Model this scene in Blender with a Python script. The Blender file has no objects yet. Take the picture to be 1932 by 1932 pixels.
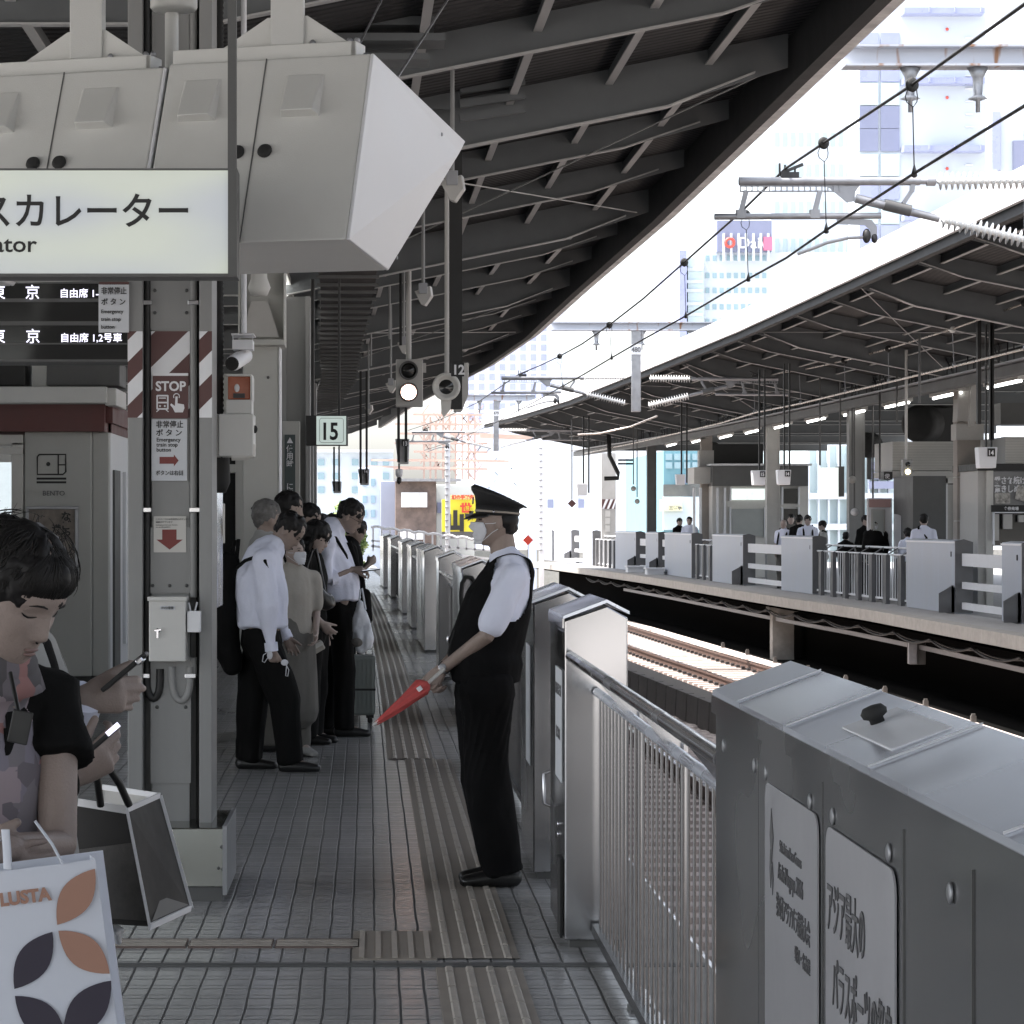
import bpy, math, random
from mathutils import Vector, Matrix, noise
random.seed(7)
R = math.radians
scene = bpy.context.scene
COL = scene.collection
# ---------------- camera ----------------
EYE = 1.62; F = 5000.0; U0 = 715.0; V0 = 984.0       # units: photograph drawn 1932 px wide
cam = bpy.data.cameras.new("Camera"); cam_o = bpy.data.objects.new("Camera", cam); COL.objects.link(cam_o)
cam_o.location = (0, 0, EYE); cam_o.rotation_euler = (R(90), 0, 0)
cam.sensor_width = 36; cam.lens = 36*F/1932
cam.shift_x = (966-U0)/1932; cam.shift_y = (V0-966)/1932
cam.clip_start = 0.1; cam.clip_end = 4000
scene.camera = cam_o
# ---------------- light ----------------
SUN_EL = 66.0; SUN_AZ = 265.0     # azimuth clockwise from +Y; sun stands to the left, a little behind
w = bpy.data.worlds.new("World"); scene.world = w; w.use_nodes = True
nt = w.node_tree; bgn = nt.nodes['Background']
sky = nt.nodes.new('ShaderNodeTexSky'); sky.sky_type = 'NISHITA'; sky.sun_disc = False
sky.sun_elevation = R(SUN_EL); sky.sun_rotation = R(SUN_AZ); sky.dust_density = 3.0; sky.air_density = 1.0
hs = nt.nodes.new('ShaderNodeHueSaturation'); hs.inputs['Saturation'].default_value = 0.42
nt.links.new(sky.outputs[0], hs.inputs['Color']); nt.links.new(hs.outputs[0], bgn.inputs[0])
bgn.inputs[1].default_value = 0.15
sl = bpy.data.lights.new("Sun", 'SUN'); sl.energy = 4.0; sl.angle = R(0.5); sl.color = (1, .93, .88)
so = bpy.data.objects.new("Sun", sl); COL.objects.link(so)
a, e = R(SUN_AZ), R(SUN_EL)
sd = Vector((math.sin(a)*math.cos(e), math.cos(a)*math.cos(e), math.sin(e)))
so.rotation_euler = sd.to_track_quat('Z', 'Y').to_euler(); so.location = sd*50
scene.view_settings.view_transform = 'Standard'; scene.view_settings.look = 'None'
scene.view_settings.exposure = 1.9; scene.view_settings.gamma = 1.0
scene.render.engine = 'CYCLES'
scene.cycles.max_bounces = 8

def P(u, v, Y):                      # photo position + distance -> point
    return Vector(((u-U0)*Y/F, Y, EYE-(v-V0)*Y/F))
def lerp(a, b, t): return a+(b-a)*t
def tab(T):
    def f(y):
        if y <= T[0][0]: (a, p), (b, q) = T[0], T[1]
        elif y >= T[-1][0]: (a, p), (b, q) = T[-2], T[-1]
        else:
            for i in range(len(T)-1):
                if T[i][0] <= y <= T[i+1][0]: (a, p), (b, q) = T[i], T[i+1]; break
        return p+(q-p)*(y-a)/(b-a)
    return f
def curve_own(Y): return -1.5e-4*Y*Y
# ---------------- materials ----------------
MATS = {}
def mat(name, col, rough=.6, metal=0., var=.12, scale=6., bump=0., bscale=60., emit=None, es=1., spec=.5, streak=False, alpha=None):
    if name in MATS: return MATS[name]
    m = bpy.data.materials.new(name); m.use_nodes = True; n = m.node_tree; b = n.nodes['Principled BSDF']
    b.inputs['Roughness'].default_value = rough; b.inputs['Metallic'].default_value = metal
    b.inputs['Specular IOR Level'].default_value = spec
    c = tuple(col)+(1,) if len(col) == 3 else col
    if emit:
        b.inputs['Emission Color'].default_value = tuple(emit)+(1,); b.inputs['Emission Strength'].default_value = es
    if alpha is not None: b.inputs['Alpha'].default_value = alpha
    tc = n.nodes.new('ShaderNodeTexCoord')
    if var > 0:
        mp = n.nodes.new('ShaderNodeMapping'); n.links.new(tc.outputs['Object'], mp.inputs[0])
        if streak: mp.inputs['Scale'].default_value = (1, 1, .12)
        t = n.nodes.new('ShaderNodeTexNoise'); t.inputs['Scale'].default_value = scale; t.inputs['Detail'].default_value = 6 if metal < .3 else 1; t.inputs['Roughness'].default_value = .65 if metal < .3 else .4
        n.links.new(mp.outputs[0], t.inputs['Vector'])
        mr = n.nodes.new('ShaderNodeMapRange'); mr.inputs[1].default_value = .25; mr.inputs[2].default_value = .75
        mr.inputs[3].default_value = 1-var; mr.inputs[4].default_value = 1+var*.7
        n.links.new(t.outputs['Fac'], mr.inputs[0])
        mx = n.nodes.new('ShaderNodeVectorMath'); mx.operation = 'SCALE'; mx.inputs[0].default_value = c[:3]
        n.links.new(mr.outputs[0], mx.inputs['Scale']); n.links.new(mx.outputs[0], b.inputs['Base Color'])
        mr2 = n.nodes.new('ShaderNodeMapRange'); mr2.inputs[1].default_value = .3; mr2.inputs[2].default_value = .7
        mr2.inputs[3].default_value = max(.02, rough-.08); mr2.inputs[4].default_value = min(1, rough+.1)
        n.links.new(t.outputs['Fac'], mr2.inputs[0]); n.links.new(mr2.outputs[0], b.inputs['Roughness'])
    else: b.inputs['Base Color'].default_value = c
    if bump > 0:
        t2 = n.nodes.new('ShaderNodeTexNoise'); t2.inputs['Scale'].default_value = bscale; t2.inputs['Detail'].default_value = 4
        n.links.new(tc.outputs['Object'], t2.inputs['Vector'])
        bp = n.nodes.new('ShaderNodeBump'); bp.inputs['Strength'].default_value = bump; bp.inputs['Distance'].default_value = .01
        n.links.new(t2.outputs['Fac'], bp.inputs['Height']); n.links.new(bp.outputs[0], b.inputs['Normal'])
    MATS[name] = m; return m
g = lambda v: (v*.99, v, v*.985)
M = dict(
 steel=mat('painted steel grey', g(.25), .5, 0, .14, 3, .05, 40, streak=True),
 steel_d=mat('dark painted steel', g(.10), .55, 0, .2, 3),
 steel_l=mat('light painted steel', (.42,.41,.39), .5, 0, .12, 3),
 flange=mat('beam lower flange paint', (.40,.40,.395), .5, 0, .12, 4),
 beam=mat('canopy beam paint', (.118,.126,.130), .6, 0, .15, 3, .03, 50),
 deck=mat('dark canopy roofing', (.035,.035,.036), .8, 0, .3, 4, streak=False),
 black=mat('black paint', g(.010), .5, 0, .1, 8),
 rubber=mat('black rubber', g(.02), .8, 0, .1, 8),
 cabinet=mat('off white cabinet paint', (.56,.56,.54), .42, 0, .05, 3, .12, 300),
 cabinet_l=mat('pale paint and lit end tone', (.66,.67,.69), .42, 0, .04, 3, .1, 300),  # pale paint; on cabinet ends it carries their stronger light
 white=mat('white paint', (.72,.73,.75), .5, 0, .06, 4),
 offwhite=mat('off white plastic', (.55,.54,.51), .5, 0, .08, 5),
 beige=mat('beige grey wall paint', (.43,.43,.405), .6, 0, .08, 1.5, .1, 200),
 stripe_r=mat('dark red stripe', (.095,.042,.040), .5, 0, .1, 8),
 red_band=mat('faded red band', (.11,.036,.033), .55, 0, .15, 4),
 stainless=mat('brushed stainless steel', (.40,.40,.41), .19, .92, .10, 1.3),
 stainless_top=mat('sky tinted stainless', (.76,.80,.89), .24, .6, .06, 2),  # lightened and blued: the sky's reflection on the lids is put into the colour
 chrome=mat('polished metal', (.6,.6,.62), .18, 1, .05, 5),
 galv=mat('galvanised steel', (.32,.325,.34), .45, .6, .18, 8),
 bar_steel=mat('dark bar steel', (.17,.17,.175), .25, .9, 0),  # darker metal for bars and bottom rails
 asph=mat('dark concrete', (.10,.095,.09), .9, 0, .3, 6, .3, 30),  # dark grey tone for the track wall, path and stub posts
 void=mat('painted shade black', g(.008), 1., 0, 0, spec=0.),  # puts the shade under the opposite platform into the colour
 foot_steel=mat('mirror finish foot plate', (.36,.365,.34), .14, 1., .06, 2),
 iron=mat('dark galvanised wire', (.05,.05,.052), .5, .5, .1, 8),
 copper=mat('worn contact wire', (.55,.5,.45), .3, .8, .05, 8),
 porcelain=mat('white glazed porcelain', (.82,.82,.80), .2, 0, .04, 8),
 concrete=mat('weathered concrete', (.30,.29,.27), .85, 0, .25, 5, .3, 40),
 glass_dk=mat('dark glass', g(.02), .08, 0, 0),
 paper=mat('printed paper', (.55,.57,.60), .6, 0, .04, 6),
 ink=mat('printed ink', g(.02), .6, 0, 0),
 ink_g=mat('grey printed ink', (.12,.12,.125), .6, 0, 0),
 ink_w=mat('white print', (.7,.7,.72), .6, 0, 0),
 ink_r=mat('red print', (.18,.04,.035), .6, 0, 0),
 led=mat('white led dots', (.5,.5,.5), .5, 0, 0, emit=(.8,.78,1), es=.55),
 tube=mat('lit fluorescent tube', (.8,.8,.8), .5, 0, 0, emit=(1,1,.97), es=3.),
 skin=mat('skin', (.26,.20,.17), .5, 0, .16, 14, .25, 160),
 skin_l=mat('pale skin', (.36,.29,.26), .5, 0, .14, 14, .2, 220),
 lips=mat('lips', (.17,.105,.095), .45, 0, .05, 9),
 hair=mat('black hair', (.010,.009,.009), .5, 0, .3, 60, spec=.25),
 hair_g=mat('grey hair', (.12,.115,.11), .6, 0, .4, 50),
 shirt=mat('white shirt cotton', (.70,.73,.86), .85, 0, .05, 5, .2, 60),
 shirt_g=mat('grey shirt cloth', (.30,.30,.29), .85, 0, .1, 6, .2, 60),
 cream=mat('cream blouse cloth', (.36,.34,.305), .85, 0, .1, 8, .2, 60),
 navy=mat('dark uniform cloth', (.0055,.0055,.006), .85, 0, .2, 6, .15, 80, spec=.12),
 cloth_k=mat('black cloth', (.0065,.0065,.0065), .85, 0, .2, 6, .15, 80, spec=.12),
 cloth_g=mat('mid grey cloth', (.12,.115,.105), .9, 0, .2, 6, .2, 80),
 leather=mat('black leather', (.012,.012,.012), .32, 0, .1, 8),
 maskc=mat('white face mask', (.6,.61,.65), .8, 0, .04, 8, .15, 150),
)
# ---------------- mesh helpers ----------------
ORG = {}
def props(o, label=None, cat=None, group=None, kind=None):
    if label: o['label'] = label
    if cat: o['category'] = cat
    if group: o['group'] = group
    if kind: o['kind'] = kind
    return o
def thing(name, label, cat, loc=(0,0,0), group=None):
    o = bpy.data.objects.new(name, None); COL.objects.link(o); o.location = loc; o.empty_display_size = .1
    ORG[o] = Vector(loc); return props(o, label, cat, group)
def frame_from(d, up=Vector((0,0,1))):
    d = Vector(d).normalized(); s = d.cross(up)
    if s.length < 1e-4: s = d.cross(Vector((0,1,0)))
    s.normalize(); return s, s.cross(d)
class MB:
    def __init__(s): s.v = []; s.f = []; s.sm = []; s.mi = []; s.cm = 0
    def add(s, vs, fs, sm=False):
        o = len(s.v); s.v += [Vector(p) for p in vs]; s.f += [[i+o for i in f] for f in fs]; s.sm += [sm]*len(fs); s.mi += [s.cm]*len(fs); return s
    def box(s, x0, x1, y0, y1, z0, z1):
        return s.add([(x0,y0,z0),(x1,y0,z0),(x1,y1,z0),(x0,y1,z0),(x0,y0,z1),(x1,y0,z1),(x1,y1,z1),(x0,y1,z1)],
          [(0,3,2,1),(4,5,6,7),(0,1,5,4),(1,2,6,5),(2,3,7,6),(3,0,4,7)])
    def obox(s, c, ax, ay, az, sx, sy, sz):
        c = Vector(c); ax, ay, az = Vector(ax)*sx/2, Vector(ay)*sy/2, Vector(az)*sz/2
        vs = [c+i*ax+j*ay+k*az for k in (-1,1) for (i,j) in ((-1,-1),(1,-1),(1,1),(-1,1))]
        return s.add(vs, [(0,3,2,1),(4,5,6,7),(0,1,5,4),(1,2,6,5),(2,3,7,6),(3,0,4,7)])
    def bar(s, a, b, wd, ht, up=(0,0,1)):
        a, b = Vector(a), Vector(b); d = (b-a); sx, uy = frame_from(d, Vector(up))
        return s.obox((a+b)/2, d.normalized(), sx, uy, d.length, wd, ht)
    def prism(s, poly, ext):                   # poly: 3d points, ext: vector
        n = len(poly); ext = Vector(ext); vs = [Vector(p) for p in poly]+[Vector(p)+ext for p in poly]
        return s.add(vs, [list(range(n))[::-1], list(range(n, 2*n))]+[(i,(i+1)%n,(i+1)%n+n,i+n) for i in range(n)])
    def tube(s, pts, r, n=8, caps=True, flat=1.0):
        pts = [Vector(p) for p in pts]; m = len(pts); rr = r if isinstance(r, (list, tuple)) else [r]*m
        vs = []; ps = None
        for i, p in enumerate(pts):
            d = (pts[min(i+1, m-1)]-pts[max(i-1, 0)])
            if ps is None: sx, uy = frame_from(d)
            else:
                sx = ps-d.normalized()*ps.dot(d.normalized())
                sx.normalize(); uy = sx.cross(d.normalized())
            ps = sx
            for k in range(n):
                t = 2*math.pi*k/n; vs.append(p+sx*math.cos(t)*rr[i]+uy*math.sin(t)*rr[i]*flat)
        fs = [(i*n+k, i*n+(k+1)%n, (i+1)*n+(k+1)%n, (i+1)*n+k) for i in range(m-1) for k in range(n)]
        s.add(vs, fs, True)
        if caps: s.add(vs[:n], [list(range(n))[::-1]]); s.add(vs[-n:], [list(range(n))])
        return s
    def cyl(s, a, b, r, r2=None, n=16): return s.tube([a, b], [r, r2 if r2 is not None else r], n)
    def limb(s, pts, rad, n=14, up=None, c0=1., c1=1.):       # closed tapered limb with round ends; rad items r or (rx, ry)
        pts = [Vector(p) for p in pts]; rad = [(q, q) if not isinstance(q, (tuple, list)) else q for q in rad]
        m = len(pts); up = Vector(up) if up else Vector((0,0,1))
        d0 = (pts[1]-pts[0]).normalized(); d1 = (pts[-1]-pts[-2]).normalized()
        P_ = []; Q = []
        for k in (85, 60, 30):
            P_.append(pts[0]-d0*min(rad[0])*math.sin(R(k))*c0); Q.append((rad[0][0]*math.cos(R(k)), rad[0][1]*math.cos(R(k))))
        P_ += pts; Q += rad
        for k in (30, 60, 85):
            P_.append(pts[-1]+d1*min(rad[-1])*math.sin(R(k))*c1); Q.append((rad[-1][0]*math.cos(R(k)), rad[-1][1]*math.cos(R(k))))
        vs = []
        for i, p in enumerate(P_):
            d = (P_[min(i+1, len(P_)-1)]-P_[max(i-1, 0)]).normalized(); sx = d.cross(up)
            if sx.length < .05: sx = d.cross(Vector((1,0,0)))
            sx.normalize(); uy = sx.cross(d)
            for k in range(n):
                t = 2*math.pi*k/n; vs.append(p+sx*math.cos(t)*Q[i][0]+uy*math.sin(t)*Q[i][1])
        m = len(P_)
        fs = [(i*n+k, i*n+(k+1)%n, (i+1)*n+(k+1)%n, (i+1)*n+k) for i in range(m-1) for k in range(n)]
        fs += [list(range(n))[::-1], list(range((m-1)*n, m*n))]
        return s.add(vs, fs, True)
    def ell(s, c, rx, ry, rz, rot=None, nu=16, nv=10):
        c = Vector(c); vs = []; 
        for j in range(nv+1):
            ph = math.pi*j/nv
            for i in range(nu):
                t = 2*math.pi*i/nu; p = Vector((rx*math.sin(ph)*math.cos(t), ry*math.sin(ph)*math.sin(t), rz*math.cos(ph)))
                if j in (0, nv): p = Vector((0,0,rz*math.cos(ph)))+Vector((math.cos(t), math.sin(t), 0))*rx*1e-3
                vs.append(c+(rot@p if rot else p))
        fs = [(j*nu+i, (j+1)*nu+i, (j+1)*nu+(i+1)%nu, j*nu+(i+1)%nu) for j in range(nv) for i in range(nu)]
        fs += [list(range(nu)), list(range(nv*nu, nv*nu+nu))[::-1]]
        return s.add(vs, fs, True)
    def lathe(s, prof, c, axis=(0,0,1), n=24):   # prof: (r, h)
        c = Vector(c); d = Vector(axis).normalized(); sx, uy = frame_from(d)
        vs = [c+d*h+(sx*math.cos(2*math.pi*k/n)+uy*math.sin(2*math.pi*k/n))*max(r, 1e-4) for r, h in prof for k in range(n)]
        fs = [(i*n+k, i*n+(k+1)%n, (i+1)*n+(k+1)%n, (i+1)*n+k) for i in range(len(prof)-1) for k in range(n)]
        fs += [list(range(n))[::-1], list(range((len(prof)-1)*n, len(prof)*n))]
        return s.add(vs, fs, True)
    def mesh(s, name, org):
        me = bpy.data.meshes.new(name); me.from_pydata([tuple(p-org) for p in s.v], [], s.f)
        me.polygons.foreach_set('use_smooth', s.sm); me.update(); return me
    def build(s, name, m, parent=None, bevel=0, label=None, loc=None):
        org = ORG[parent] if parent else Vector(loc or (0,0,0))
        me = s.mesh(name, org)
        for q in (m if isinstance(m, (list, tuple)) else [m]): me.materials.append(q)
        if isinstance(m, (list, tuple)): me.polygons.foreach_set('material_index', s.mi)
        o = bpy.data.objects.new(name, me); COL.objects.link(o)
        if parent: o.parent = parent
        else: o.location = org
        ORG[o] = org
        if bevel:
            md = o.modifiers.new('Bevel', 'BEVEL'); md.width = bevel; md.segments = 2; md.limit_method = 'ANGLE'; md.angle_limit = R(40)
        if label: o['label'] = label
        return o
def part(name, m, parent, fn, bevel=0, label=None):
    b = MB(); fn(b); return b.build(name, m, parent, bevel, label)
def single(name, m, fn, label, cat, loc=(0,0,0), group=None, bevel=0):
    b = MB(); fn(b); L_ = Vector(loc); b.v = [v+L_ for v in b.v]; o = b.build(name, m, None, bevel, None, loc); return props(o, label, cat, group)
def structure(name, m, fn):
    b = MB(); fn(b); o = b.build(name, m); o['kind'] = 'structure'; return o
def copy_thing(src, delta, label=None, group=None):
    r = src.copy(); COL.objects.link(r); r.location = src.location+Vector(delta); ORG[r] = ORG[src]+Vector(delta)
    if label: r['label'] = label
    if group: r['group'] = group
    for c in list(src.children):
        k = c.copy(); COL.objects.link(k); k.parent = r
        for d in list(c.children):
            q = d.copy(); COL.objects.link(q); q.parent = k
    return r
def text(s, size, pos, right, up, m, name='lettering', parent=None, align='LEFT', xs=1.0, extrude=.0008, bold=0., shear=0.):
    cu = bpy.data.curves.new('t', 'FONT'); cu.body = s; cu.size = size; cu.align_x = align; cu.extrude = extrude
    cu.offset = bold; cu.shear = shear; cu.resolution_u = 3
    to = bpy.data.objects.new('t', cu); COL.objects.link(to); bpy.context.view_layer.update()
    dg = bpy.context.evaluated_depsgraph_get(); me = bpy.data.meshes.new_from_object(to.evaluated_get(dg))
    bpy.data.objects.remove(to); bpy.data.curves.remove(cu)
    right = Vector(right).normalized(); up = Vector(up).normalized(); nrm = right.cross(up)
    org = ORG[parent] if parent else Vector((0,0,0))
    for vtx in me.vertices:
        c = vtx.co; vtx.co = Vector(pos)+right*c.x*xs+up*c.y+nrm*c.z-org
    me.materials.clear(); me.materials.append(m); me.name = name
    o = bpy.data.objects.new(name, me); COL.objects.link(o)
    if parent: o.parent = parent
    ORG[o] = org; return o
XR = Vector((1,0,0)); ZU = Vector((0,0,1)); YN = Vector((0,1,0))
def plate(b, u0, v0, u1, v1, Y, th=.01):      # box facing the viewer's side of the platform, front face at Y
    p, q = P(u0, v0, Y), P(u1, v1, Y); return b.box(p.x, q.x, Y, Y+th, q.z, p.z)
# ================= platform surfaces, track =================
GX = lambda Y: .72+curve_own(max(Y, 0))                     # platform-side face of the near barriers
edge_own = lambda Y: GX(Y)+.50
edge_opp = tab([(-10,9.4),(20,9.2),(35,9.05),(48.8,8.95),(58,8.5),(78,7.8),(91,7.1),(106,6.1),(130,4.2)])
gate_opp = tab([(20,10.35),(38,10.2),(48,10.1),(60,9.6),(72,9.0),(81,8.77),(91,8.1),(100,7.7),(110,7.1)])
eave_own = tab([(-20,3.35),(11,3.3),(19.7,3.2),(28.9,3.1),(37.9,2.89),(47.1,2.72),(56.1,2.32),(66,1.6),(76,.9),(93,.07)])
eave_opp = tab([(-20,7.4),(20,6.95),(32.8,6.7),(47,6.43),(59.4,5.97),(74.4,5.31),(84,4.55),(93,3.6),(100,3.1)])

def tile_mat():
    m = bpy.data.materials.new('glazed platform tiles'); m.use_nodes = True; n = m.node_tree; b = n.nodes['Principled BSDF']; L = n.links.new
    def mth(op, a, b_=None, c=None):
        q = n.nodes.new('ShaderNodeMath'); q.operation = op
        for i, x in enumerate((a, b_, c)):
            if x is None: continue
            if isinstance(x, (int, float)): q.inputs[i].default_value = x
            else: L(x, q.inputs[i])
        return q.outputs[0]
    tc = n.nodes.new('ShaderNodeTexCoord'); sp = n.nodes.new('ShaderNodeSeparateXYZ'); L(tc.outputs['Object'], sp.inputs[0])
    # follow the gentle curve of the platform; wobble the joints a little
    wob = n.nodes.new('ShaderNodeTexNoise'); wob.inputs['Scale'].default_value = 2.2; L(tc.outputs['Object'], wob.inputs['Vector'])
    wo = mth('MULTIPLY', mth('SUBTRACT', wob.outputs['Fac'], .5), .012)
    x = mth('ADD', mth('ADD', sp.outputs[0], mth('MULTIPLY', mth('MULTIPLY', sp.outputs[1], sp.outputs[1]), 1.5e-4)), wo)
    cx = mth('DIVIDE', mth('ADD', x, 50.0), .0865); fx = mth('FRACT', cx); ix = mth('FLOOR', cx)
    y = mth('ADD', mth('ADD', sp.outputs[1], 100.0), mth('MULTIPLY', wo, .6))
    cy = mth('DIVIDE', y, .19); fy = mth('FRACT', cy); iy = mth('FLOOR', cy)
    ax = mth('ABSOLUTE', mth('SUBTRACT', fx, .5))
    jx = mth('SMOOTH_MIN', 1.0, mth('MULTIPLY', mth('MAXIMUM', mth('SUBTRACT', ax, .435), 0.0), 45.0), .05)
    d1 = mth('ABSOLUTE', mth('SUBTRACT', fy, .02)); d2 = mth('ABSOLUTE', mth('SUBTRACT', fy, .68))
    dy = mth('MINIMUM', d1, d2)
    jy = mth('SUBTRACT', 1.0, mth('MINIMUM', 1.0, mth('DIVIDE', dy, .055)))
    j = mth('MAXIMUM', mth('MINIMUM', jx, 1.0), mth('MULTIPLY', jy, .95))
    big = mth('GREATER_THAN', fy, .68)
    cv = n.nodes.new('ShaderNodeCombineXYZ'); L(ix, cv.inputs[0]); L(mth('ADD', mth('MULTIPLY', iy, 2.0), big), cv.inputs[1])
    wn = n.nodes.new('ShaderNodeTexWhiteNoise'); wn.noise_dimensions = '2D'; L(cv.outputs[0], wn.inputs['Vector'])
    pt = n.nodes.new('ShaderNodeTexNoise'); pt.inputs['Scale'].default_value = 1.3; pt.inputs['Detail'].default_value = 7; pt.inputs['Roughness'].default_value = .7; L(tc.outputs['Object'], pt.inputs['Vector'])
    val = mth('MULTIPLY', mth('ADD', .335, mth('MULTIPLY', wn.outputs['Value'], .05)), mth('ADD', .8, mth('MULTIPLY', pt.outputs['Fac'], .4)))
    val = mth('MULTIPLY', val, mth('SUBTRACT', 1.0, mth('MULTIPLY', j, .86)))
    cc = n.nodes.new('ShaderNodeCombineXYZ'); L(val, cc.inputs[0]); L(val, cc.inputs[1]); L(mth('MULTIPLY', val, .985), cc.inputs[2])
    L(cc.outputs[0], b.inputs['Base Color'])
    L(mth('ADD', mth('ADD', .14, mth('MULTIPLY', pt.outputs['Fac'], .16)), mth('MULTIPLY', j, .4)), b.inputs['Roughness'])
    nb = n.nodes.new('ShaderNodeTexNoise'); nb.inputs['Scale'].default_value = 14; nb.inputs['Detail'].default_value = 3; L(tc.outputs['Object'], nb.inputs['Vector'])
    h = mth('ADD', mth('MULTIPLY', j, -1.0), mth('ADD', mth('MULTIPLY', nb.outputs['Fac'], .25), mth('MULTIPLY', wn.outputs['Value'], .05)))
    bp = n.nodes.new('ShaderNodeBump'); bp.inputs['Strength'].default_value = .5; bp.inputs['Distance'].default_value = .003
    L(h, bp.inputs['Height']); L(bp.outputs[0], b.inputs['Normal']); b.inputs['Specular IOR Level'].default_value = .6
    return m
TILE = tile_mat()
def strip(b, fa, fb, ys, z, zb=None):                      # a ribbon following two curves
    o = len(b.v); vs = []
    for y in ys: vs += [(fa(y), y, z), (fb(y), y, z)]
    b.add(vs, [(2*i, 2*i+1, 2*i+3, 2*i+2) for i in range(len(ys)-1)])
    if zb is not None:
        for f in (fa, fb):
            vs = []
            for y in ys: vs += [(f(y), y, z), (f(y), y, zb)]
            b.add(vs, [(2*i, 2*i+1, 2*i+3, 2*i+2) for i in range(len(ys)-1)])
YS = [-12]+[i*4 for i in range(0, 31)]
structure('platform', TILE, lambda b: strip(b, lambda y: -9.2, lambda y: edge_own(y)-.28, YS, 0))
structure('platform_edge', M['concrete'], lambda b: strip(b, lambda y: edge_own(y)-.28, edge_own, YS, .002, -.3))
structure('platform_wall', M['concrete'], lambda b: strip(b, lambda y: edge_own(y)-.35, lambda y: edge_own(y)-.3, YS, -.2, -2.2))
OY = [-12, 0, 12, 20, 28, 35, 42, 49, 53, 58, 64, 70, 78, 85, 91, 98, 106]
edge_o2 = lambda y: edge_opp(y)
opp_top = mat('dusty platform asphalt', (.30,.295,.29), .8, 0, .25, 5, .2, 60)
structure('platform_opposite', opp_top, lambda b: strip(b, lambda y: edge_opp(y)+.3, lambda y: 22, OY, 0, -.25))
structure('platform_opposite_kerb', M['concrete'], lambda b: strip(b, edge_opp, lambda y: edge_opp(y)+.3, OY, .004, -.2))
structure('platform_opposite_wall', M['void'], lambda b: (strip(b, lambda y: edge_opp(y)+1.1, lambda y: edge_opp(y)+1.4, OY, -.25, -2.2), strip(b, lambda y: edge_opp(y)+.12, lambda y: edge_opp(y)+1.2, OY, -1.47)))  # back wall and floor coloured black to stand for shade
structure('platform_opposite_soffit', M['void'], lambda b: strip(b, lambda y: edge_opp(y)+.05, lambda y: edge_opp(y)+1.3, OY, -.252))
gm = mat('pale city ground', (.4,.39,.37), .9, 0, .2, .2)
structure('ground', gm, lambda b: b.add([(-1500,-300,-2.3),(1500,-300,-2.3),(1500,2500,-2.3),(-1500,2500,-2.3)], [(0,1,2,3)]))
def ballast():
    m = bpy.data.materials.new('pinkish granite ballast'); m.use_nodes = True; n = m.node_tree; b = n.nodes['Principled BSDF']; L = n.links.new
    tc = n.nodes.new('ShaderNodeTexCoord'); v = n.nodes.new('ShaderNodeTexVoronoi'); v.inputs['Scale'].default_value = 14; L(tc.outputs['Object'], v.inputs['Vector'])
    cr = n.nodes.new('ShaderNodeValToRGB'); cr.color_ramp.elements[0].color = (.20,.17,.155,1); cr.color_ramp.elements[1].color = (.60,.53,.49,1)
    sx = n.nodes.new('ShaderNodeSeparateXYZ'); L(v.outputs['Color'], sx.inputs[0]); L(sx.outputs[0], cr.inputs[0]); L(cr.outputs[0], b.inputs['Base Color'])
    bp = n.nodes.new('ShaderNodeBump'); bp.inputs['Strength'].default_value = 1; bp.inputs['Distance'].default_value = .06; bp.invert = True
    L(v.outputs['Distance'], bp.inputs['Height']); L(bp.outputs[0], b.inputs['Normal']); b.inputs['Roughness'].default_value = .9
    return m
BAL = ballast()
def bed(b):
    rnd = random.Random(3); ys = [y*.5 for y in range(40, 260)]; n = 26
    vs = []
    for y in ys:
        x0, x1 = edge_own(y)-.3, edge_opp(y)+.1
        for i in range(n+1):
            x = lerp(x0, x1, i/n); vs.append((x, y, -1.50+rnd.uniform(-.035, .045)))
    b.add(vs, [(j*(n+1)+i, j*(n+1)+i+1, (j+1)*(n+1)+i+1, (j+1)*(n+1)+i) for j in range(len(ys)-1) for i in range(n)], True)
    strip(b, lambda y: edge_own(y)-.3, lambda y: edge_opp(y)+.1, [-12, 0, 10, 20.3], -1.5)
structure('track_ballast', BAL, bed)
rail_s = mat('rusty rail', (.13,.085,.07), .6, .3, .2, 8)
slp = mat('pinkish dusty concrete sleeper', (.50,.43,.40), .85, 0, .2, 6)
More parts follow.
